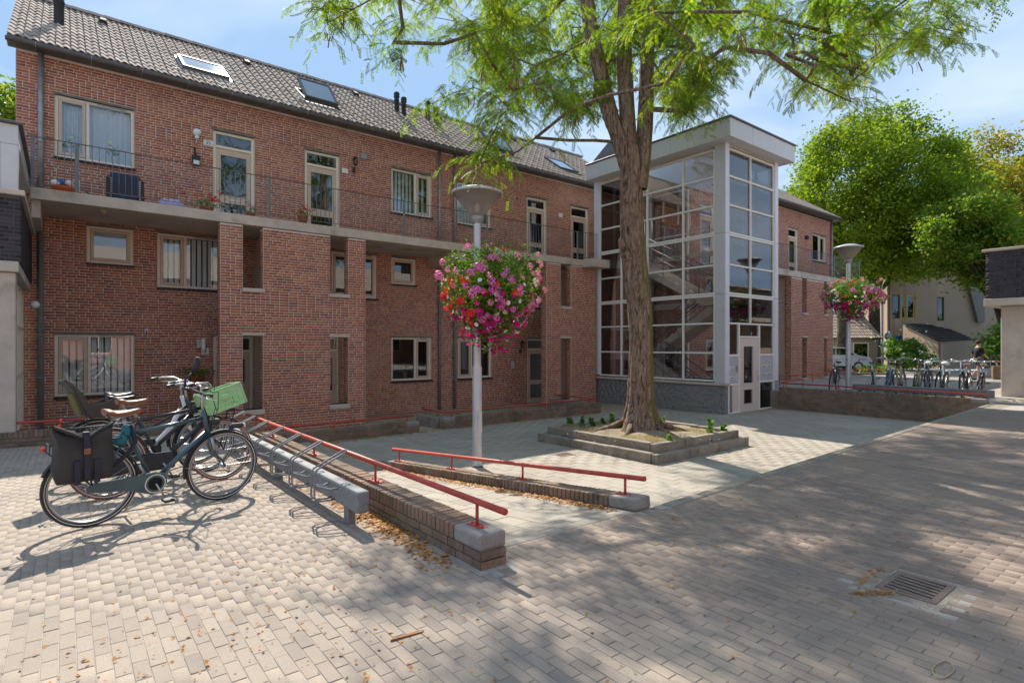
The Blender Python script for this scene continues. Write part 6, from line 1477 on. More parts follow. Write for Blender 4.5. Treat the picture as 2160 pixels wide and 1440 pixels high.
    for s_, sg in ((-1, 1), (1, -1)):
        e = BB+Vector((sg*.17*math.cos(ca), s_*.155, sg*.17*math.sin(ca))); g = MB(); g.bbox(e.x-.045, e.x+.045, e.y-.045, e.y+.045, e.z-.012, e.z+.012, .005); g.build('pedal', 'black_plastic', root)
    # kickstand
    g = MB(); g.tube([BB+Vector((-.10, .04, -.02)), BB+Vector((-.13, .09, -.13)), BB+Vector((-.17, .16, -.285))], [.012, .010, .010], 6); g.build('kickstand', 'steel_dull', root)
    # handlebar
    top = HT+Vector((-.03, 0, .20)); g = MB(); g.tube([HT, HT+Vector((-.012, 0, .14)), top+Vector((.03, 0, 0))], .013, 8); g.build('stem', 'steel_dull' if not lowp else 'steel', root)
    tz = top.z
    if bars == 'city': path = [(.40, .0, tz+.0), (.42, .12, tz+.02), (.38, .24, tz+.05), (.26, .29, tz+.05), (.14, .31, tz+.03)]
    elif bars == 'wide': path = [(.38, 0, tz), (.41, .1, tz+.03), (.37, .26, tz+.07), (.24, .33, tz+.05), (.12, .36, tz+.01)]
    else: path = [(.40, 0, tz), (.39, .18, tz+.02), (.34, .31, tz+.03)]
    g = MB()
    for s_ in (-1, 1): g.tube([(x, s_*y, z) for x, y, z in path], .0115, 8)
    hb = g.build('handlebar', 'steel' if bars != 'flat' else 'matt_black', root)
    for s_ in (-1, 1):
        a, b = Vector(path[-2]), Vector(path[-1]); a = a.lerp(b, .35) if bars != 'flat' else a.lerp(b, .25); g = MB(); g.tube([(a.x, s_*a.y, a.z), (b.x, s_*b.y, b.z), (b.x+(b.x-a.x)*.12, s_*(b.y+(b.y-a.y)*.12), b.z)], .017, 10); g.build('grip', 'black_plastic', hb)
        a2 = Vector(path[-3]); g = MB(); g.tube([(a2.x+.01, s_*a2.y, a2.z-.01), (a2.x+.03, s_*(a2.y+.03), a2.z-.05), (a.x+.04, s_*(a.y+.05), a.z-.05)], .006, 5); g.build('brake_lever', 'steel', hb)
    g = MB()
    for s_ in (-1, 1): g.tube([(path[-3][0], s_*path[-3][1], tz+.03), (.50, s_*.09, tz+.03), (.53, s_*.03, tz-.14), (.46, s_*.01, .70)], .004, 5)
    g.build('cables', 'black_plastic', root)
    # lamps and reflector
    g = MB(); g.lathe([(.001, -.05), (.03, -.045), (.036, .02), (.032, .03)], (.52, 0, .80), 12, 'x'); lo = g.build('headlight', 'matt_black', root); g = MB(); g.lathe([(.001, .032), (.031, .028)], (.52, 0, .80), 12, 'x'); g.build('lens', 'lens_clear', lo)
    # rear carrier
    if 'no_carrier' not in extras:
        g = MB()
        for y in (-.055, 0, .055): g.tube([(-.30, y, .755), (-.80, y, .745)], .006, 5)
        for x in (-.32, -.5, -.66, -.80): g.tube([(x, -.055, .75), (x, .055, .75)], .005, 5)
        for s_ in (-1, 1): g.tube([(-.62, s_*.055, .75), (xr, s_*.062, Rw)], .006, 5); g.tube([(-.80, s_*.055, .745), (-.80, s_*.05, .68), (xr, s_*.062, Rw+.01)], .005, 5)
        g.build('carrier', 'matt_black' if not lowp else 'steel_dull', root)
        g = MB(); g.bbox(-.845, -.82, -.035, .035, .70, .73, .006); g.build('tail_light', 'lens_red', root)
    return root
CR = {}
def crate(parent_loc, rotz, lab, tilt=0.):
    """green plastic crate with slotted walls"""
    root = thing('plastic_crate', lab, 'crate', parent_loc, rotz)
    root.rotation_euler = (tilt, 0, rotz); q = MB(); w, d, h, th = .40, .30, .24, .010
    hsx = [(-.055, .055, .175, .205)]+[(-.145+k*.030, -.127+k*.030, zz, zz+.045) for k in range(10) for zz in (.03, .085)]
    wall_panel(q, -w/2, w/2, 0, h, hsx, -d/2, -d/2+th); wall_panel(q, -w/2, w/2, 0, h, hsx, d/2-th, d/2)
    Mxx = Matrix(((0, 1, 0, 0), (1, 0, 0, 0), (0, 0, 1, 0), (0, 0, 0, 1)))
    hsy = [(-.05, .05, .175, .205)]+[(-.10+k*.030, -.082+k*.030, zz, zz+.045) for k in range(7) for zz in (.03, .085)]
    wall_panel(q, -d/2+th, d/2-th, 0, h, hsy, -w/2, -w/2+th, Mxx); wall_panel(q, -d/2+th, d/2-th, 0, h, hsy, w/2-th, w/2, Mxx)
    q.box(-w/2+th, w/2-th, -d/2+th, d/2-th, 0, .008); q.build('walls', 'crate_green', root)
    q = MB(); frame_rect(q, -w/2-.012, w/2+.012, -d/2-.012, d/2+.012, h+.0005, h+.016, .018, c=.004); q.M = Matrix(((1, 0, 0, 0), (0, 0, 1, 0), (0, 1, 0, 0), (0, 0, 0, 1))); q.build('rim', 'crate_green', root)
    for x in (-w/2-.006, w/2+.006):
        for y in (-d/2-.006, d/2+.006): q = MB(); q.bbox(x-.008, x+.008, y-.008, y+.008, .0, h, .003); q.build('corner_rib', 'crate_green', root)
    return root

LOCAL[0] = True
A = bicycle('dark teal bicycle with tan saddle and full chain case, nearest the viewer', 'diamond', 'paint_teal', 'rubber', 'leather', 'flat')
B = bicycle('black bicycle with reddish brown tyres and a green crate on its front carrier', 'diamond', 'paint_dark', 'rubber_brown', 'leather', 'city', chain='box', steer=0.)
C_ = bicycle('white step-through bicycle with black wheels behind the near bicycles', 'step', 'paint_white', 'rubber', 'black_plastic', 'city', chain='box')
Dk = bicycle('dark blue bicycle carrying a grey child seat, farthest in the near group', 'mixte', 'paint_dark', 'rubber', 'black_plastic', 'flat', chain='box')
def place(o, rear, front, lean=0.):
    r_, f_ = Vector(rear), Vector(front); d = f_-r_; a = math.atan2(d.y, d.x); m = r_+d.normalized()*.50; o.location = (m.x, m.y, 0); o.rotation_euler = (R(lean), 0, 0)
    o.rotation_mode = 'XYZ'; o.rotation_euler = Euler((R(lean), 0, a), 'XYZ')
place(A, (.18, 6.08, 0), (1.28, 6.33, 0), 3.5); place(B, (.36, 7.05, 0), (1.46, 7.25, 0), -3); place(C_, (.30, 8.25, 0), (1.40, 8.45, 0), 3); place(Dk, (.30, 7.62, 0), (1.40, 7.85, 0), -3)
# front carrier of the crate bike
q = MB()
for y in (-.12, -.04, .04, .12): q.tube([(.46, y, .80), (.82, y, .80)], .006, 5)
for x in (.47, .64, .81): q.tube([(x, -.13, .80), (x, .13, .80)], .007, 5)
for s_ in (-1, 1): q.tube([(.72, s_*.10, .80), (.60, s_*.065, .36)], .007, 5)
q.build('front_carrier', 'matt_black', B)
def on(b, v): return world_of(b) @ Vector(v)
cr_ = crate(on(B, (.64, 0, .815)), B.rotation_euler.z, 'light green plastic crate on the front carrier of the brown tyred bicycle'); cr_.rotation_euler = (R(-6), R(-17), B.rotation_euler.z+R(3))
# headlight on the mudguard, sprung fork lower and mirror-like bar end of the teal bicycle
q = MB(); q.bbox(.66, .80, -.035, .035, .715, .765, .018); q.build('mudguard_light', 'matt_black', A); q = MB(); q.bbox(.795, .812, -.03, .03, .72, .76, .006); q.build('light_lens', 'lens_clear', A)
q = MB()
for s_ in (-1, 1): q.tube([(.462, s_*.047, .655), (.495, s_*.048, .53)], .0175, 10)
q.build('fork_sleeve', 'steel_dull', A)
q = MB(); q.tube([(.34, .30, 1.10), (.36, .33, 1.20), (.43, .33, 1.27)], .011, 6); q.tube([(.43, .33, 1.27), (.47, .335, 1.34), (.47, .335, 1.42)], [.02, .026, .022], 8); q.build('bar_end_grip', 'strap', A)
text(A, '', (0, 0, 0), .04, 'stripe') if False else None
# cloth saddle-tube wrap and lock
q = MB(); q.ball((-.245, 0, .80), 1, 10, 7, .045, .04, .06); q.ball((-.30, -.02, .73), 1, 10, 7, .06, .035, .05); wr = q.build('patterned_cloth', 'cloth_teal', None)
wr.matrix_world = A.matrix_basis.copy() if False else wr.matrix_world
wr.location = A.location; wr.rotation_euler = A.rotation_euler; tag(wr, 'teal patterned cloth tied round the seat tube of the nearest bicycle', 'cloth')
q = MB(); P = [(-.22, -.03, .86), (-.19, -.05, .70), (-.24, -.05, .62), (-.34, -.06, .52), (-.42, -.06, .46)]; q.tube(P, .017, 8); lk = q.build('folding_lock', 'strap', None); lk.location = A.location; lk.rotation_euler = A.rotation_euler; tag(lk, 'dark folding lock hanging under the saddle of the nearest bicycle', 'bike lock')
# pannier bag
pb = thing('pannier_bag', 'dark grey canvas roll top pannier bag with navy straps hung on the nearest rear wheel', 'pannier bag', A.location, 0); pb.rotation_euler = A.rotation_euler
q = MB(); n = 18; m = 12; vs = []
for i in range(m+1):
    t = i/m; z = .40+.40*t; wx = .185*(1-.10*(1-t)**2)+(.012*math.sin(7*t)); wy = .085*(1-.62*t**2.2)+.008*math.sin(9*t); cy = -.155+.03*t
    for k in range(n):
        a = 2*math.pi*k/n; ca, sa = math.cos(a), math.sin(a); sx = math.copysign(abs(ca)**.55, ca); sy = math.copysign(abs(sa)**.6, sa)
        sag = -.085*(1-abs(sx)**2.2)*max(0, t-.55)/.45 if True else 0
        vs.append((-.515+wx*sx+.010*math.sin(5*a+t*6), cy+wy*sy+.014*math.sin(3*a+8*t)+.006*math.sin(13*t+5*a), z+sag+.012*math.sin(4*a)*t))
q.add(vs, [(i*n+k, i*n+(k+1) % n, (i+1)*n+(k+1) % n, (i+1)*n+k) for i in range(m) for k in range(n)]+[tuple(range(n))[::-1], tuple(m*n+k for k in range(n))], True); q.build('bag_body', 'canvas', pb)
q = MB(); q.tube([(-.69, -.13, .80), (-.60, -.165, .755), (-.515, -.185, .70), (-.43, -.165, .755), (-.335, -.13, .80)], [.022, .018, .014, .018, .022], 8, flat=.7); q.build('rolled_flap', 'canvas', pb)
for x, z0_, z1_ in ((-.515, .42, .76), (-.575, .39, .56), (-.455, .39, .56)):
    q = MB(); q.hexa([(x-.018, -.262 if z0_ < .41 else -.258, z0_), (x+.018, -.262, z0_), (x+.018, -.235, z0_), (x-.018, -.235, z0_), (x-.018, -.215-.02*(z1_ < .6)*1.8, z1_), (x+.018, -.215-.02*(z1_ < .6)*1.8, z1_), (x+.018, -.18, z1_), (x-.018, -.18, z1_)]); q.build('strap', 'strap', pb)
q = MB(); q.bbox(-.535, -.495, -.252, -.232, .60, .645, .004); q.build('leather_tab', 'leather', pb)
for ch in pb.children: ch.scale = (1.12, 1.05, 1.12); ch.location = (-.02, .0, .015)
# child seat
cs = thing('child_seat', 'dark grey plastic child bike seat with high backrest and olive lining', 'child seat', Dk.location, 0); cs.rotation_euler = Dk.rotation_euler
def shell(prof, y0_, y1_, th=.012):
    q = MB(); q.prism(prof+[(x+th, z-th) for x, z in prof[::-1]], y0_, y1_, 'y'); return q
side_p = [(-.86, 1.24), (-.80, 1.20), (-.72, 1.10), (-.69, 1.00), (-.62, .93), (-.48, .95), (-.38, 1.0), (-.345, .96), (-.34, .80), (-.40, .775), (-.60, .775), (-.66, .82), (-.735, 1.02), (-.77, 1.12), (-.87, 1.21)]
for s_ in (-1, 1):
    q = MB(); q.prism(side_p, s_*.165-.010, s_*.165+.010, 'y'); q.build('side_shell', 'seat_plastic', cs)
q = MB(); q.prism([(-.88, 1.235), (-.86, 1.25), (-.765, 1.12), (-.66, .83), (-.60, .795), (-.36, .79), (-.36, .77), (-.62, .765), (-.685, .82), (-.79, 1.12)], -.155, .155, 'y'); q.build('back_and_base', 'seat_plastic', cs)
q = MB(); q.bbox(-.62, -.40, -.12, .12, .792, .83, .015); q.build('seat_pad', 'pad_olive', cs); q = MB(); q.bbox(-.10, .02, -.12, .12, 0, .28, .015, Matrix.Translation((-.62, 0, .84)) @ Matrix.Rotation(R(-18), 4, 'Y')); q.build('back_pad', 'pad_olive', cs)
q = MB()
for s_ in (-1, 1): q.tube([(-.30, s_*.04, .70), (-.45, s_*.045, .755), (-.60, s_*.045, .765)], .008, 6)
q.build('mounting_rod', 'steel', cs)
for ch in cs.children: ch.scale = (.88, .88, .88); ch.location = (-.05, 0, .10)
LOCAL[0] = False
# far bicycles beside the yard rack
FB = [((21.5, 8.62), (20.42, 8.38), 'diamond', 'paint_dark', 'rubber', 'black_plastic', 'city', 'black city bicycle leaning alone beside the far lamp post', -6),
      ((21.6, 7.15), (20.55, 6.80), 'step', 'paint_pale', 'rubber', 'black_plastic', 'wide', 'pale blue step-through bicycle, leftmost of the row at the far rack', 5),
      ((21.7, 6.75), (20.65, 6.50), 'mixte', 'paint_blue', 'rubber', 'black_plastic', 'city', 'white and blue bicycle second from the left at the far rack', -4),
      ((22.0, 6.40), (20.90, 6.28), 'mixte', 'paint_sand', 'rubber', 'leather', 'wide', 'sand coloured old bicycle in the middle of the far row', 6),
      ((21.9, 5.98), (20.80, 5.80), 'diamond', 'paint_sand', 'rubber', 'leather', 'city', 'rusty cream bicycle tangled with its neighbour at the far rack', -5),
      ((21.9, 5.62), (20.80, 5.45), 'diamond', 'paint_teal', 'rubber', 'yellow', 'wide', 'dark bicycle with a yellow and white saddle cover at the far rack', 4),
      ((21.9, 5.28), (20.80, 5.20), 'step', 'paint_teal', 'rubber', 'black_plastic', 'city', 'teal bicycle right of the yellow saddle at the far rack', -3),
      ((21.8, 4.62), (20.70, 4.55), 'mixte', 'paint_dark', 'rubber', 'leather', 'wide', 'black transport bicycle with a big front carrier, rightmost at the far rack', 3),
      ((21.8, 4.35), (20.75, 4.20), 'diamond', 'paint_dark', 'rubber', 'leather', 'city', 'brown saddled bicycle beside the transport bicycle at the far rack', -4)]
LOCAL[0] = True
for r0, f0, fr_, pt_, ty_, sd_, ba_, lab, ln in FB:
    o = bicycle(lab, fr_, pt_, ty_, sd_, ba_, group='bicycles at the far rack', lowp=True, chain='box', guard='matt_black' if pt_ != 'paint_sand' else 'paint_sand'); k_ = .0 if 'alone' in lab else .28; place(o, (r0[0], r0[1]+k_, 0), (f0[0], f0[1]+k_, 0), ln)
    if 'transport' in lab:
        q = MB()
        for y in (-.2, -.07, .07, .2): q.tube([(.45, y, .83), (.95, y, .83)], .008, 5)
        for x in (.46, .7, .94): q.tube([(x, -.2, .83), (x, .2, .83)], .01, 5)
        q.tube([(.46, -.2, .83), (.46, -.2, 1.08), (.46, .2, 1.08), (.46, .2, .83)], .012, 6); q.build('front_carrier', 'steel_dull', o)
    if 'yellow' in lab:
        q = MB(); q.ball((-.28, 0, .99), 1, 12, 8, .16, .11, .07); q.build('saddle_cover', 'sign_white', o)
LOCAL[0] = False
# ================================================================ trees beyond
def blob_tree(label, foot, H, crown_c, rad, nleaf, leaf, mat, seed, name='tree', lumps=.22, trunk_r=.35, tpl=None, cat='tree', group='trees behind the buildings', depth=.5, nb=60, skirt=0.):
    g = np.random.default_rng(seed); root = thing(name, label, cat, foot, 0, group); foot = Vector(foot); c = Vector(crown_c)
    tk_ = MB(); tk_.tube([foot, foot.lerp(c, .45), c, c+Vector((0, 0, rad[2]*.6))], [trunk_r, trunk_r*.75, trunk_r*.45, .04], 12); tk_.build('trunk', 'bark_far', root)
    # lumpy clump centres filling the crown
    nc = max(30, int(nleaf/260)); d = g.standard_normal((nc, 3)); d /= np.linalg.norm(d, axis=1, keepdims=True)
    az = np.arctan2(d[:, 1], d[:, 0]); lum = 1+lumps*np.sin(3*az+seed)*np.cos(2.3*d[:, 2]*2+seed)+lumps*.6*np.sin(7*az-d[:, 2]*6)
    r = (1-depth*g.random(nc)**1.3)*lum; R3 = np.array(rad)
    sh = np.where(d[:, 2] > 0, 1-.0*d[:, 2], 1+skirt*(-d[:, 2]))
    CC_ = np.array(c)[None]+d*r[:, None]*R3[None]*np.c_[sh, sh, np.ones(nc)]
    bt = MB()
    for k in range(min(nb, nc)):
        e = Vector(CC_[k]); s0 = foot.lerp(c, .35+.6*g.random()); s0 = s0 if s0.z < e.z+1 else foot.lerp(c, .4); m = s0.lerp(e, .5)+Vector((0, 0, .25*(e-s0).length*.4)); bt.tube([s0, m, e], [trunk_r*.22, trunk_r*.12, .02], 5, cap=False)
    bt.build('branches', 'bark_far', root, kind='stuff')
    m = int(nleaf/nc); cs_ = (np.prod(R3)/nc)**(1/3)*1.15
    P = np.repeat(CC_, m, 0)+g.standard_normal((nc*m, 3))*cs_*np.array([1, 1, .7])*.56
    tpl = tpl or LEAF4
    scatter('crown', *tpl, P, rot_mats(g, len(P), tilt=.9), leaf*(.7+.6*g.random(len(P))), mat, root)
    return root
def camp(px, py, Z): return at(px, py, Z)
def foot(px, Z, z=0.): p = at(px, 700, Z); p.z = z; return p
blob_tree('big dense dark green hornbeam tree beyond the apartment wing', foot(1845, 38), 17, camp(1845, 425, 38), (5.5, 5.5, 5.3), 90000, .21, 'leaf_hornbeam', 4, 'hornbeam_tree', .13, .4, depth=.35, nb=90, skirt=.05, tpl=LEAF4)
f_ = foot(1778, 33.5); r_ = thing('tree', 'dark bare tree trunk between the brick wing and the far lamp post', 'tree', f_, 0, 'trees behind the buildings'); q = MB(); q.tube([f_, f_+Vector((.1, 0, 2.5)), f_+Vector((.5, .3, 6))], [.36, .32, .25], 12); q.build('trunk', 'bark_far', r_)
blob_tree('tall yellowing maple tree at the right edge of the sky', foot(2170, 46), 18, camp(2175, 430, 46), (5.6, 5.6, 5.6), 44000, .24, 'leaf_autumn', 12, 'maple_tree', .25, .4)
blob_tree('loose light green tree between the hornbeam and the maple', foot(2040, 52), 16, camp(2035, 440, 52), (3.4, 3.4, 4.6), 20000, .24, 'leaf_oak', 23, 'oak_tree', .3, .35)
blob_tree('leafy green tree with branches reaching down over the far houses', foot(2150, 31), 9, camp(2062, 500, 31), (2.7, 2.4, 2.6), 24000, .19, 'leaf_oak', 31, 'plane_tree', .3, .3, skirt=.2)
blob_tree('bushy tree filling the gap under the overhanging dark building', foot(2185, 34), 5, camp(2185, 690, 34), (1.3, 1.3, 2.2), 9000, .17, 'leaf_bush', 41, 'tree', .2, .15)
blob_tree('small tree top showing above the roof at the far left', foot(10, 27, -.7), 12, camp(8, 235, 27), (1.6, 1.6, 1.5), 3200, .22, 'leaf_oak', 51, 'tree', .3, .2)
blob_tree('dark tree row behind the far houses', foot(1960, 62), 12, camp(1990, 500, 66), (9, 5, 4.5), 26000, .40, 'leaf_oak', 61, 'tree', .2, .4)
blob_tree('flowering shrub with pale blossoms in front of the far brick house', foot(1905, 35), 3, camp(1912, 742, 35), (1.0, .9, .8), 5200, .15, 'leaf_bush', 71, 'shrub', .25, .06, cat='shrub', group='shrubs by the far houses')
g3 = np.random.default_rng(5); P = np.array(camp(1912, 735, 34.5))[None]+g3.standard_normal((60, 3))*.75
scatter('blossoms', *petunia(.07), P, rot_mats(g3, 60, tilt=1.), 1.+0*g3.random(60), 'petal_white', bpy.data.objects['shrub'])
blob_tree('green shrub right of the parked car', foot(1870, 34), 2, camp(1935, 762, 34), (1.3, .8, .5), 2600, .13, 'leaf_bush', 72, 'shrub', .25, .05, cat='shrub', group='shrubs by the far houses')
blob_tree('leafy shrub beneath the dark overhanging building', foot(2135, 28), 2, camp(2120, 725, 28), (1.4, .9, 1.0), 4200, .14, 'leaf_bush', 73, 'shrub', .25, .05, cat='shrub', group='shrubs by the far houses')
blob_tree('clipped green hedge top behind the far red rails', foot(1850, 33), 1, camp(1850, 790, 33), (3.2, .5, .45), 5200, .10, 'leaf_bush', 74, 'hedge', .1, .05, cat='hedge', group='shrubs by the far houses')

# ================================================================ far houses, facing the viewer
def cam_frame(px, Z, yaw=0.):
    """frame whose x runs to the camera's right (turned by yaw), y away, z up, origin on the ground"""
    p = at(px, 700, Z); return Matrix.Translation((p.x, p.y, 0)) @ Matrix.Rotation(math.atan2(-CS, SN)+yaw, 4, 'Z')
def far_house(lab, px, Z, w, h, d, yaw, wins, parts):
    M = cam_frame(px, Z, yaw); root = thing('terraced_house', lab, 'house', M.to_translation(), 0, 'houses across the street')
    hs = [q[:4] for q in wins]
    g = MB(M); wall_panel(g, 0, w, -.3, h, hs, 0, .25); g.box(0, .25, .25, d, -.3, h); g.box(w-.25, w, .25, d, -.3, h); g.box(.25, w-.25, d-.2, d, -.3, h); g.build('wall', 'brick_sand', root)
    g = MB(M); g.box(.3, w-.3, .8, .85, -.2, h-.2); g.build('room_interior', 'interior', root)
    g = MB(M); g.prism([(-.3, h), (-.3, h+.12), (d/2, h+2.6), (d+.3, h+.12), (d+.3, h)], 0, w, 'x'); g.build('roof', 'tile_black', root)
    for (a, b, c, e, mt) in wins:
        q = MB(M); frame_rect(q, a, b, c, e, .06, .14, .07, c=.01); fo = q.build('window', mt, root); q = MB(M); q.box(a+.07, b-.07, .1, .105, c+.07, e-.07); q.build('pane', 'pane_dark', fo)
    return root, M
def lean_to(root, M, x0, x1, y0, h0, h1, wall='brick_sand', tile='tile_black', slope='x', rows_=7):
    """low annex in front of the house: body plus a lean-to roof of tile courses falling along x"""
    g = MB(M); g.prism([(x0, -.2), (x1, -.2), (x1, h1), (x0, h0)], -y0, -.01, 'y'); g.build('annex_wall', wall, root)
    a = math.atan2(h1-h0, x1-x0); L_ = math.hypot(x1-x0, h1-h0)+.7
    for k in range(rows_):
        t0, t1 = -.35+L_*k/rows_, -.35+L_*(k+1)/rows_; ca, sa = math.cos(a), math.sin(a)
        P = lambda t, o: (x0+ca*t-sa*o, h0+sa*t+ca*o)
        g = MB(M); g.prism([P(t0, .03), P(t1+.05, .07), P(t1+.05, .15), P(t0, .11)], -y0-.25, .0, 'y'); g.build('tile_course', tile, root)
h1, M1 = far_house('sand coloured brick house with yellow framed windows behind the street sign', 1872, 41, 7.0, 8.2, 8, R(-8), [(.35, .85, 3.5, 5.2, 'brown_paint'), (.95, 1.25, 3.5, 5.2, 'yellow_paint'), (1.32, 1.85, 3.5, 5.2, 'yellow_paint'), (3.3, 3.75, 3.3, 5.0, 'brown_paint'), (.5, 1.0, .3, 2.1, 'frame_cream')], None)
def porch_roof(root, A, B, C, D, n, wall, drop=0.):
    """A-B upper edge, D-C lower edge; body with walls below the A-D and D-C edges"""
    A, B, C, D = (Vector(v) for v in (A, B, C, D))
    for (p, q) in ((A, D), (D, C)):
        m = MB(); t = Vector((0, 0, -.10)); w = (C-D).cross(Vector((0, 0, 1))).normalized()*.0
        inn = (B-A).normalized()*.2 if p is A else (A-D).normalized()*.2
        p2, q2 = p.copy(), q.copy(); p2.z = q2.z = -.2
        m.hexa([p2, q2, q2+Vector((inn.x, inn.y, 0)), p2+Vector((inn.x, inn.y, 0)), p+t, q+t, q+t+Vector((inn.x, inn.y, 0)), p+t+Vector((inn.x, inn.y, 0))]); m.build('porch_wall', wall, root)
    up = (B-A).cross(D-A).normalized(); up = up if up.z > 0 else -up
    for k in range(n):
        a0, a1 = A.lerp(D, k/n), A.lerp(D, (k+1.08)/n); b0, b1 = B.lerp(C, k/n), B.lerp(C, (k+1.08)/n); e = (a0-b0).normalized()*.15
        m = MB(); m.hexa([a0+e-up*.02, b0-up*.02, b1+up*.02, a1+e+up*.02, a0+e+up*.05, b0+up*.05, b1+up*.11, a1+e+up*.11]); m.build('tile_course', 'tile_black', root)
porch_roof(h1, camp(1905, 682, 39.5), camp(1980, 686, 41.5), camp(2056, 718, 38.5), camp(1985, 720, 36.5), 8, 'brick_sand')
q = MB(M1); q.tube([(5.6, -3.55, 1.9), (5.3, -3.5, 1.5), (5.3, -3.5, 0)], .05, 8); q.build('downpipe', 'zinc', h1); q = MB(M1); q.box(.1, .16, -.06, 0, 0, 8); q.build('drainpipe', 'zinc_dark', h1)
q = MB(M1); q.box(.45, .95, -.04, 0, 1.95, 2.25); q.build('street_name_plate', 'sign_blue', h1)
q = MB(M1); q.prism([(4.7, 8.), (6.2, 8.0), (6.2, 3.2), (5.8, 3.2)], -.3, .0, 'y'); q.build('slanting_wall', 'mortar_grey', h1)
h2, M2 = far_house('sand coloured brick house in the middle of the far row with slim windows', 2032, 46, 5.6, 8.2, 8, R(-8), [(.9, 1.3, 3.2, 5.2, 'brown_paint'), (1.4, 1.75, 3.2, 5.2, 'yellow_paint'), (1.85, 2.3, 3.2, 5.2, 'frame_cream'), (3.2, 3.65, 3.2, 5.2, 'frame_cream'), (3.75, 4.1, 3.2, 5.2, 'brown_paint'), (4.2, 4.55, 3.2, 5.2, 'brown_paint')], None) if False else far_house('sand coloured brick house in the middle of the far row with slim windows', 1975, 47, 6.0, 8.2, 8, R(-8), [(.75, 1.15, 3.1, 4.9, 'brown_paint'), (1.22, 1.55, 3.1, 4.9, 'yellow_paint'), (1.62, 2.05, 3.1, 4.9, 'frame_cream'), (2.7, 3.05, 3.1, 4.9, 'frame_cream'), (3.12, 3.45, 3.1, 4.9, 'yellow_paint'), (3.52, 3.85, 3.1, 4.9, 'brown_paint')], None)
q = MB(M2); q.box(2.35, 2.42, -.07, 0, 0, 8); q.build('drainpipe', 'zinc_dark', h2)
h3, M3 = far_house('pale brick house at the right end of the far row with slate lean-to', 2058, 52, 6.5, 7.4, 8, R(-8), [(1.6, 1.95, 3.2, 4.7, 'brown_paint'), (3.2, 3.5, 3.2, 4.6, 'brown_paint'), (3.58, 3.9, 3.2, 4.6, 'frame_cream'), (3.98, 4.3, 3.2, 4.6, 'frame_cream')], None)
porch_roof(h3, camp(2050, 690, 48), camp(2094, 693, 50), camp(2124, 712, 46), camp(2106, 718, 44.5), 6, 'panel_grey')
g = MB(M3); g.box(.4, 3.4, -3.06, -3.0, .0, 1.6); g.build('porch_window', 'pane_dark', h3)
# low tiled annex beside the big trunk
M4 = cam_frame(1735, 37, R(-4)); gr_ = thing('garage_annex', 'low brick annex with brown pantile roof behind the parked car', 'house', M4.to_translation(), 0, 'houses across the street')
g = MB(M4); g.box(0, 3.5, 0, 4, -.2, 1.95); g.build('wall', 'brick_sand', gr_)
g = MB(M4); g.prism([(-.35, 1.95), (-.35, 2.0), (2.4, 3.9), (2.4, 3.8)], -.3, 3.6, 'x'); rf = g.build('roof', 'tile_black', gr_)
Mt = M4 @ Matrix(((1, 0, 0, 0), (0, math.cos(.605), -math.sin(.605), -.33), (0, math.sin(.605), math.cos(.605), 2.04), (0, 0, 0, 1))); c_ = np.array([(-.15+(i+.5)*TW, j*.36) for i in range(13) for j in range(9)]); n_ = len(c_)
V = np.repeat(tv[None], n_, 0).copy(); V[:, :, 1] *= .9; V[:, :, 0] += c_[:, 0:1]; V[:, :, 1] += c_[:, 1:2]+.035; V = V.reshape(-1, 3); Mn = np.array(Mt); V = V @ Mn[:3, :3].T + Mn[:3, 3]
npmesh('roof_tiles', V, (np.arange(n_)[:, None, None]*len(tv)+tf[None]).reshape(-1, 4), 'tile_roof', rf, 'stuff')
g = MB(M4); frame_rect(g, 1.9, 2.9, 0, 1.75, -.05, .0, .08); fo = g.build('window', 'frame_cream', gr_); g = MB(M4); g.box(1.98, 2.82, -.03, -.02, .08, 1.67); g.build('pane', 'pane_dark', fo)
g = MB(M4); g.tube([(3.3, -.35, 1.95), (3.45, -.15, 1.5), (3.45, -.1, 0)], .05, 8); g.build('downpipe', 'zinc_dark', gr_)

# ================================================================ parked car
Mc = cam_frame(1694, 33, R(3)); car = thing('parked_car', 'silver car parked beyond the brick wing, half hidden by the wall', 'car', Mc.to_translation())
prof = [(0, .35), (0, .85), (.25, .98), (.75, 1.02), (1.35, 1.42), (2.6, 1.45), (3.3, 1.0), (4.05, .86), (4.2, .62), (4.2, .35)]
g = MB(Mc); g.prism([(x, z) for x, z in prof if z < 1.05 or True], 0, 1.7, 'y'); g.build('body', 'car_paint', car)
for y in (-.012, 1.705):
    g = MB(Mc); g.prism([(.85, 1.0), (1.42, 1.36), (1.95, 1.38), (1.95, 1.0)], y, y+.008, 'y'); g.build('side_window', 'pane_dark', car); g = MB(Mc); g.prism([(2.02, 1.0), (2.02, 1.38), (2.55, 1.37), (3.1, 1.0)], y, y+.008, 'y'); g.build('side_window', 'pane_dark', car)
g = MB(Mc); g.hexa([(2.68, .1, 1.42), (2.72, .1, 1.44), (2.72, 1.6, 1.44), (2.68, 1.6, 1.42), (3.27, .08, 1.03), (3.31, .08, 1.05), (3.31, 1.62, 1.05), (3.27, 1.62, 1.03)]); g.build('windscreen', 'deep', car)
for x in (.8, 3.35):
    for y in (-.01, 1.53):
        g = MB(Mc); g.lathe([(.001, y), (.18, y), (.3, y+.01), (.31, y+.09), (.3, y+.18), (.001, y+.18)], (x, 0, .31), 18, 'y'); w_ = g.build('wheel', 'rubber', car); g = MB(Mc); g.lathe([(.001, y-.006), (.19, y-.006)], (x, 0, .31), 12, 'y'); g.build('rim', 'steel', w_)
for y in (.1, 1.35): g = MB(Mc); g.bbox(4.12, 4.22, y, y+.25, .62, .76, .02); g.build('headlight', 'lens_clear', car)
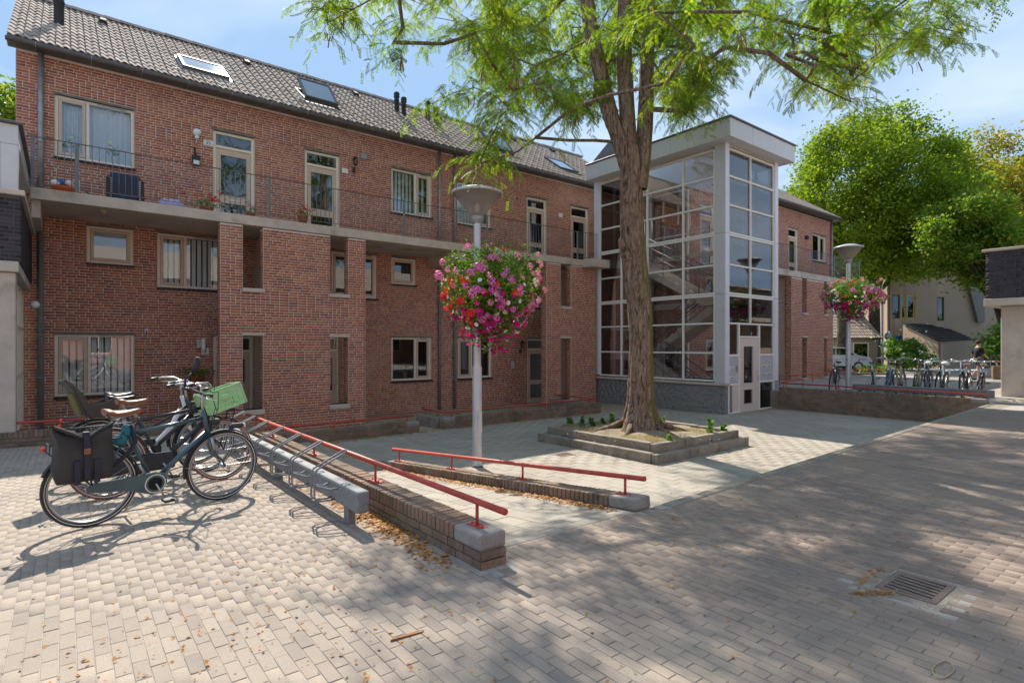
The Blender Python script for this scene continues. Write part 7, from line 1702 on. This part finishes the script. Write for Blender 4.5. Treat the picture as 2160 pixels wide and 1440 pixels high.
# ================================================================ street furniture far off
L3 = foot(1862, 38); lamp_post(L3, 'distant lamp post carrying blue street signs before the far houses', H=4.95)
sp = thing('street_signs', 'blue and round street signs fixed to the distant lamp post', 'sign', L3)
Ms = cam_frame(1862, 37.9)
for (a, b, z0_, z1_, mt) in ((-.7, -.1, 1.45, 1.62, 'sign_blue'), (.08, .75, 1.42, 1.60, 'sign_blue'), (-.6, -.25, 1.8, 2.5, 'zinc')): g = MB(Ms); g.bbox(a, b, -.06, -.03, z0_, z1_, .005); g.build('sign_plate', mt, sp)
g = MB(Ms); g.lathe([(.001, -.05), (.28, -.05), (.28, -.03), (.001, -.03)], (.38, 0, 2.15), 20, 'y'); g.build('round_sign', 'zinc', sp)
def tube_fence(lab, px0, Z0, px1, Z1, zs, mat):
    a, b = foot(px0, Z0), foot(px1, Z1); r_ = thing('tube_fence', lab, 'fence', a)
    for z in zs: g = MB(); g.tube([(a.x, a.y, z), (b.x, b.y, z)], .03, 8); g.build('rail_tube', mat, r_)
    n = 5
    for k in range(n): p = a.lerp(b, (k+.05)/(n-.9)); g = MB(); g.tube([(p.x, p.y, 0), (p.x, p.y, max(zs))], .03, 8); g.build('post', mat, r_)
tube_fence('low pale blue tube fence behind the far bicycles', 1950, 27, 2105, 27, (.40, .80), 'paint_pale')
low_wall('low sand coloured brick wall with red rail beyond the right concrete column', (foot(2094, 26).x, foot(2094, 26).y), (foot(2230, 25).x, foot(2230, 25).y), .62, .62, 0, 0, .3, (.80, .80), (False, False), [.3, 2.5], single=False)
low_wall('dark low wall with thin rail behind the far lamp post', (foot(1752, 30).x, foot(1752, 30).y), (foot(1900, 30).x, foot(1900, 30).y), .1, .1, -.1, -.1, .3, (.28, .28), (False, False), [.3, 2.5], single=False)
# ================================================================ person walking beyond the far bicycles
def person(label, P, heading, h=1.76):
    root = thing('person', label, 'person', (0, 0, 0)); k = h/1.76
    def skin(verts, edges, radii, name, mat, lv=2):
        me = bpy.data.meshes.new(name); me.from_pydata([tuple(Vector(v)*k) for v in verts], edges, []); o = bpy.data.objects.new(name, me); COL.objects.link(o)
        md = o.modifiers.new('skin', 'SKIN'); md.use_smooth_shade = True
        for i, r_ in enumerate(radii): me.skin_vertices[0].data[i].radius = (r_*k, r_*k*.9)
        me.skin_vertices[0].data[0].use_root = True
        sb = o.modifiers.new('sub', 'SUBSURF'); sb.levels = lv; sb.render_levels = lv
        dg = bpy.context.evaluated_depsgraph_get(); m2 = bpy.data.meshes.new_from_object(o.evaluated_get(dg)); bpy.data.objects.remove(o); m2.materials.clear(); m2.materials.append(MATS[mat]); o2 = bpy.data.objects.new(name, m2); put(o2, root); return o2
    V = [(0, 0, .95), (.02, 0, 1.12), (.03, 0, 1.30), (.04, 0, 1.44), (.05, 0, 1.52), (.07, 0, 1.60), (.08, 0, 1.70),
         (0, .10, .90), (.18, .11, .52), (.12, .11, .12), (.24, .11, .06), (0, -.10, .90), (-.05, -.11, .50), (-.34, -.11, .20), (-.26, -.11, .08),
         (.04, .19, 1.40), (-.06, .24, 1.14), (.04, .25, .92), (.07, .25, .85), (.04, -.19, 1.40), (.12, -.24, 1.14), (.28, -.22, 1.0), (.34, -.21, .96)]
    E_ = [(0, 1), (1, 2), (2, 3), (3, 4), (4, 5), (5, 6), (0, 7), (7, 8), (8, 9), (9, 10), (0, 11), (11, 12), (12, 13), (13, 14), (3, 15), (15, 16), (16, 17), (17, 18), (3, 19), (19, 20), (20, 21), (21, 22)]
    Rr = [.145, .13, .155, .12, .055, .085, .085, .085, .058, .042, .035, .085, .058, .042, .035, .065, .042, .033, .03, .065, .042, .033, .03]
    skin(V, E_, Rr, 'body', 'skin')
    skin([(0, 0, .93), (.02, 0, 1.12), (.03, 0, 1.30), (.04, 0, 1.45), (.04, .19, 1.41), (-.05, .24, 1.16), (.04, -.19, 1.41), (.11, -.24, 1.16)], [(0, 1), (1, 2), (2, 3), (3, 4), (4, 5), (3, 6), (6, 7)], [.165, .15, .175, .10, .082, .06, .082, .06], 'jacket', 'cloth_dark')
    skin([(0, 0, .93), (0, .10, .88), (.14, .11, .60), (0, -.10, .88), (-.03, -.11, .58)], [(0, 1), (1, 2), (0, 3), (3, 4)], [.155, .10, .082, .10, .082], 'shorts', 'cloth_grey')
    q = MB(); q.ball(tuple(Vector((.055, 0, 1.70))*k), .105*k, 12, 8, 1.05, .95, .95); q.build('hair', 'hair', root)
    for s_, x in ((1, .20), (-1, -.28)): q = MB(); q.bbox(x-.1, x+.14, s_*.11-.045, s_*.11+.045, .0, .09, .02); q.build('shoe', 'matt_black', root)
    root.location = P; root.rotation_euler = (0, 0, heading); return root
LOCAL[0] = True
person('person in a dark jacket and grey shorts walking behind the far bicycles', foot(2062, 25.5), math.atan2(-CS, SN))
LOCAL[0] = False
def flowerpot(lab, p, mat, n, seed, r=.12, kind='petal_red'):
    g = np.random.default_rng(seed); root = thing('flower_pot', lab, 'potted plant', p, 0, 'flower pots on the gallery and porch'); q = MB(); q.lathe([(.001, 0), (r*.7, 0), (r, .18), (r*1.05, .19), (r*.9, .19), (.001, .16)], p, 14); q.build('pot', mat, root)
    P = np.array(p)[None]+np.c_[g.standard_normal((n*6, 2))*r*1.1, .22+np.abs(g.standard_normal(n*6))*.10]; scatter('foliage', *LEAF_LOBE, P, rot_mats(g, len(P), tilt=.9), .05+.03*g.random(len(P)), 'leaf_bush', root)
    if kind: P = np.array(p)[None]+np.c_[g.standard_normal((n, 2))*r*1.2, .30+np.abs(g.standard_normal(n))*.10]; scatter('flowers', *umbel(), P, rot_mats(g, n, tilt=.4), .9+0*P[:, 0], kind, root)
    return root
flowerpot('pot of red geraniums behind the railing just left of door 25', (2.75, 15.55, 4.745), 'terracotta', 16, 1, .16)
flowerpot('pot of pink and white flowers before door 25', (3.75, 15.5, 4.745), 'terracotta', 7, 2, .11, 'petal_blush')
flowerpot('red geranium hanging on the railing between the two gallery doors', (5.05, 15.45, 4.85), 'terracotta', 12, 3, .14)
g = MB(); g.bbox(3.3, 4.3, 15.42, 15.6, 4.745, 4.86, .01); o = g.build('flower_box', 'terracotta', None); tag(o, 'long terracotta flower box on the gallery edge before door 25', 'flower box')
flowerpot('round green plant in a clay bowl on the ground left of door 3', (2.75, 16.9, .55), 'terracotta', 40, 5, .20, None)
g = MB(); g.bbox(2.6, 2.9, 16.78, 17.05, -.8, .545, .01); o = g.build('plant_stand', 'terracotta', None); tag(o, 'narrow brown plant stand under the clay bowl beside door 3', 'plant stand')
flowerpot('white orchid standing behind the left pane of the big upper window', (.12, 17.37, 6.10), 'sign_white', 5, 8, .07, 'petal_white')
flowerpot('white orchid standing behind the right pane of the big upper window', (1.0, 17.37, 6.10), 'sign_white', 6, 9, .07, 'petal_white')
flowerpot('small green plant on the sill of the ground floor window left of the downpipes', (9.1, 17.40, .44), 'terracotta', 12, 10, .07, None)
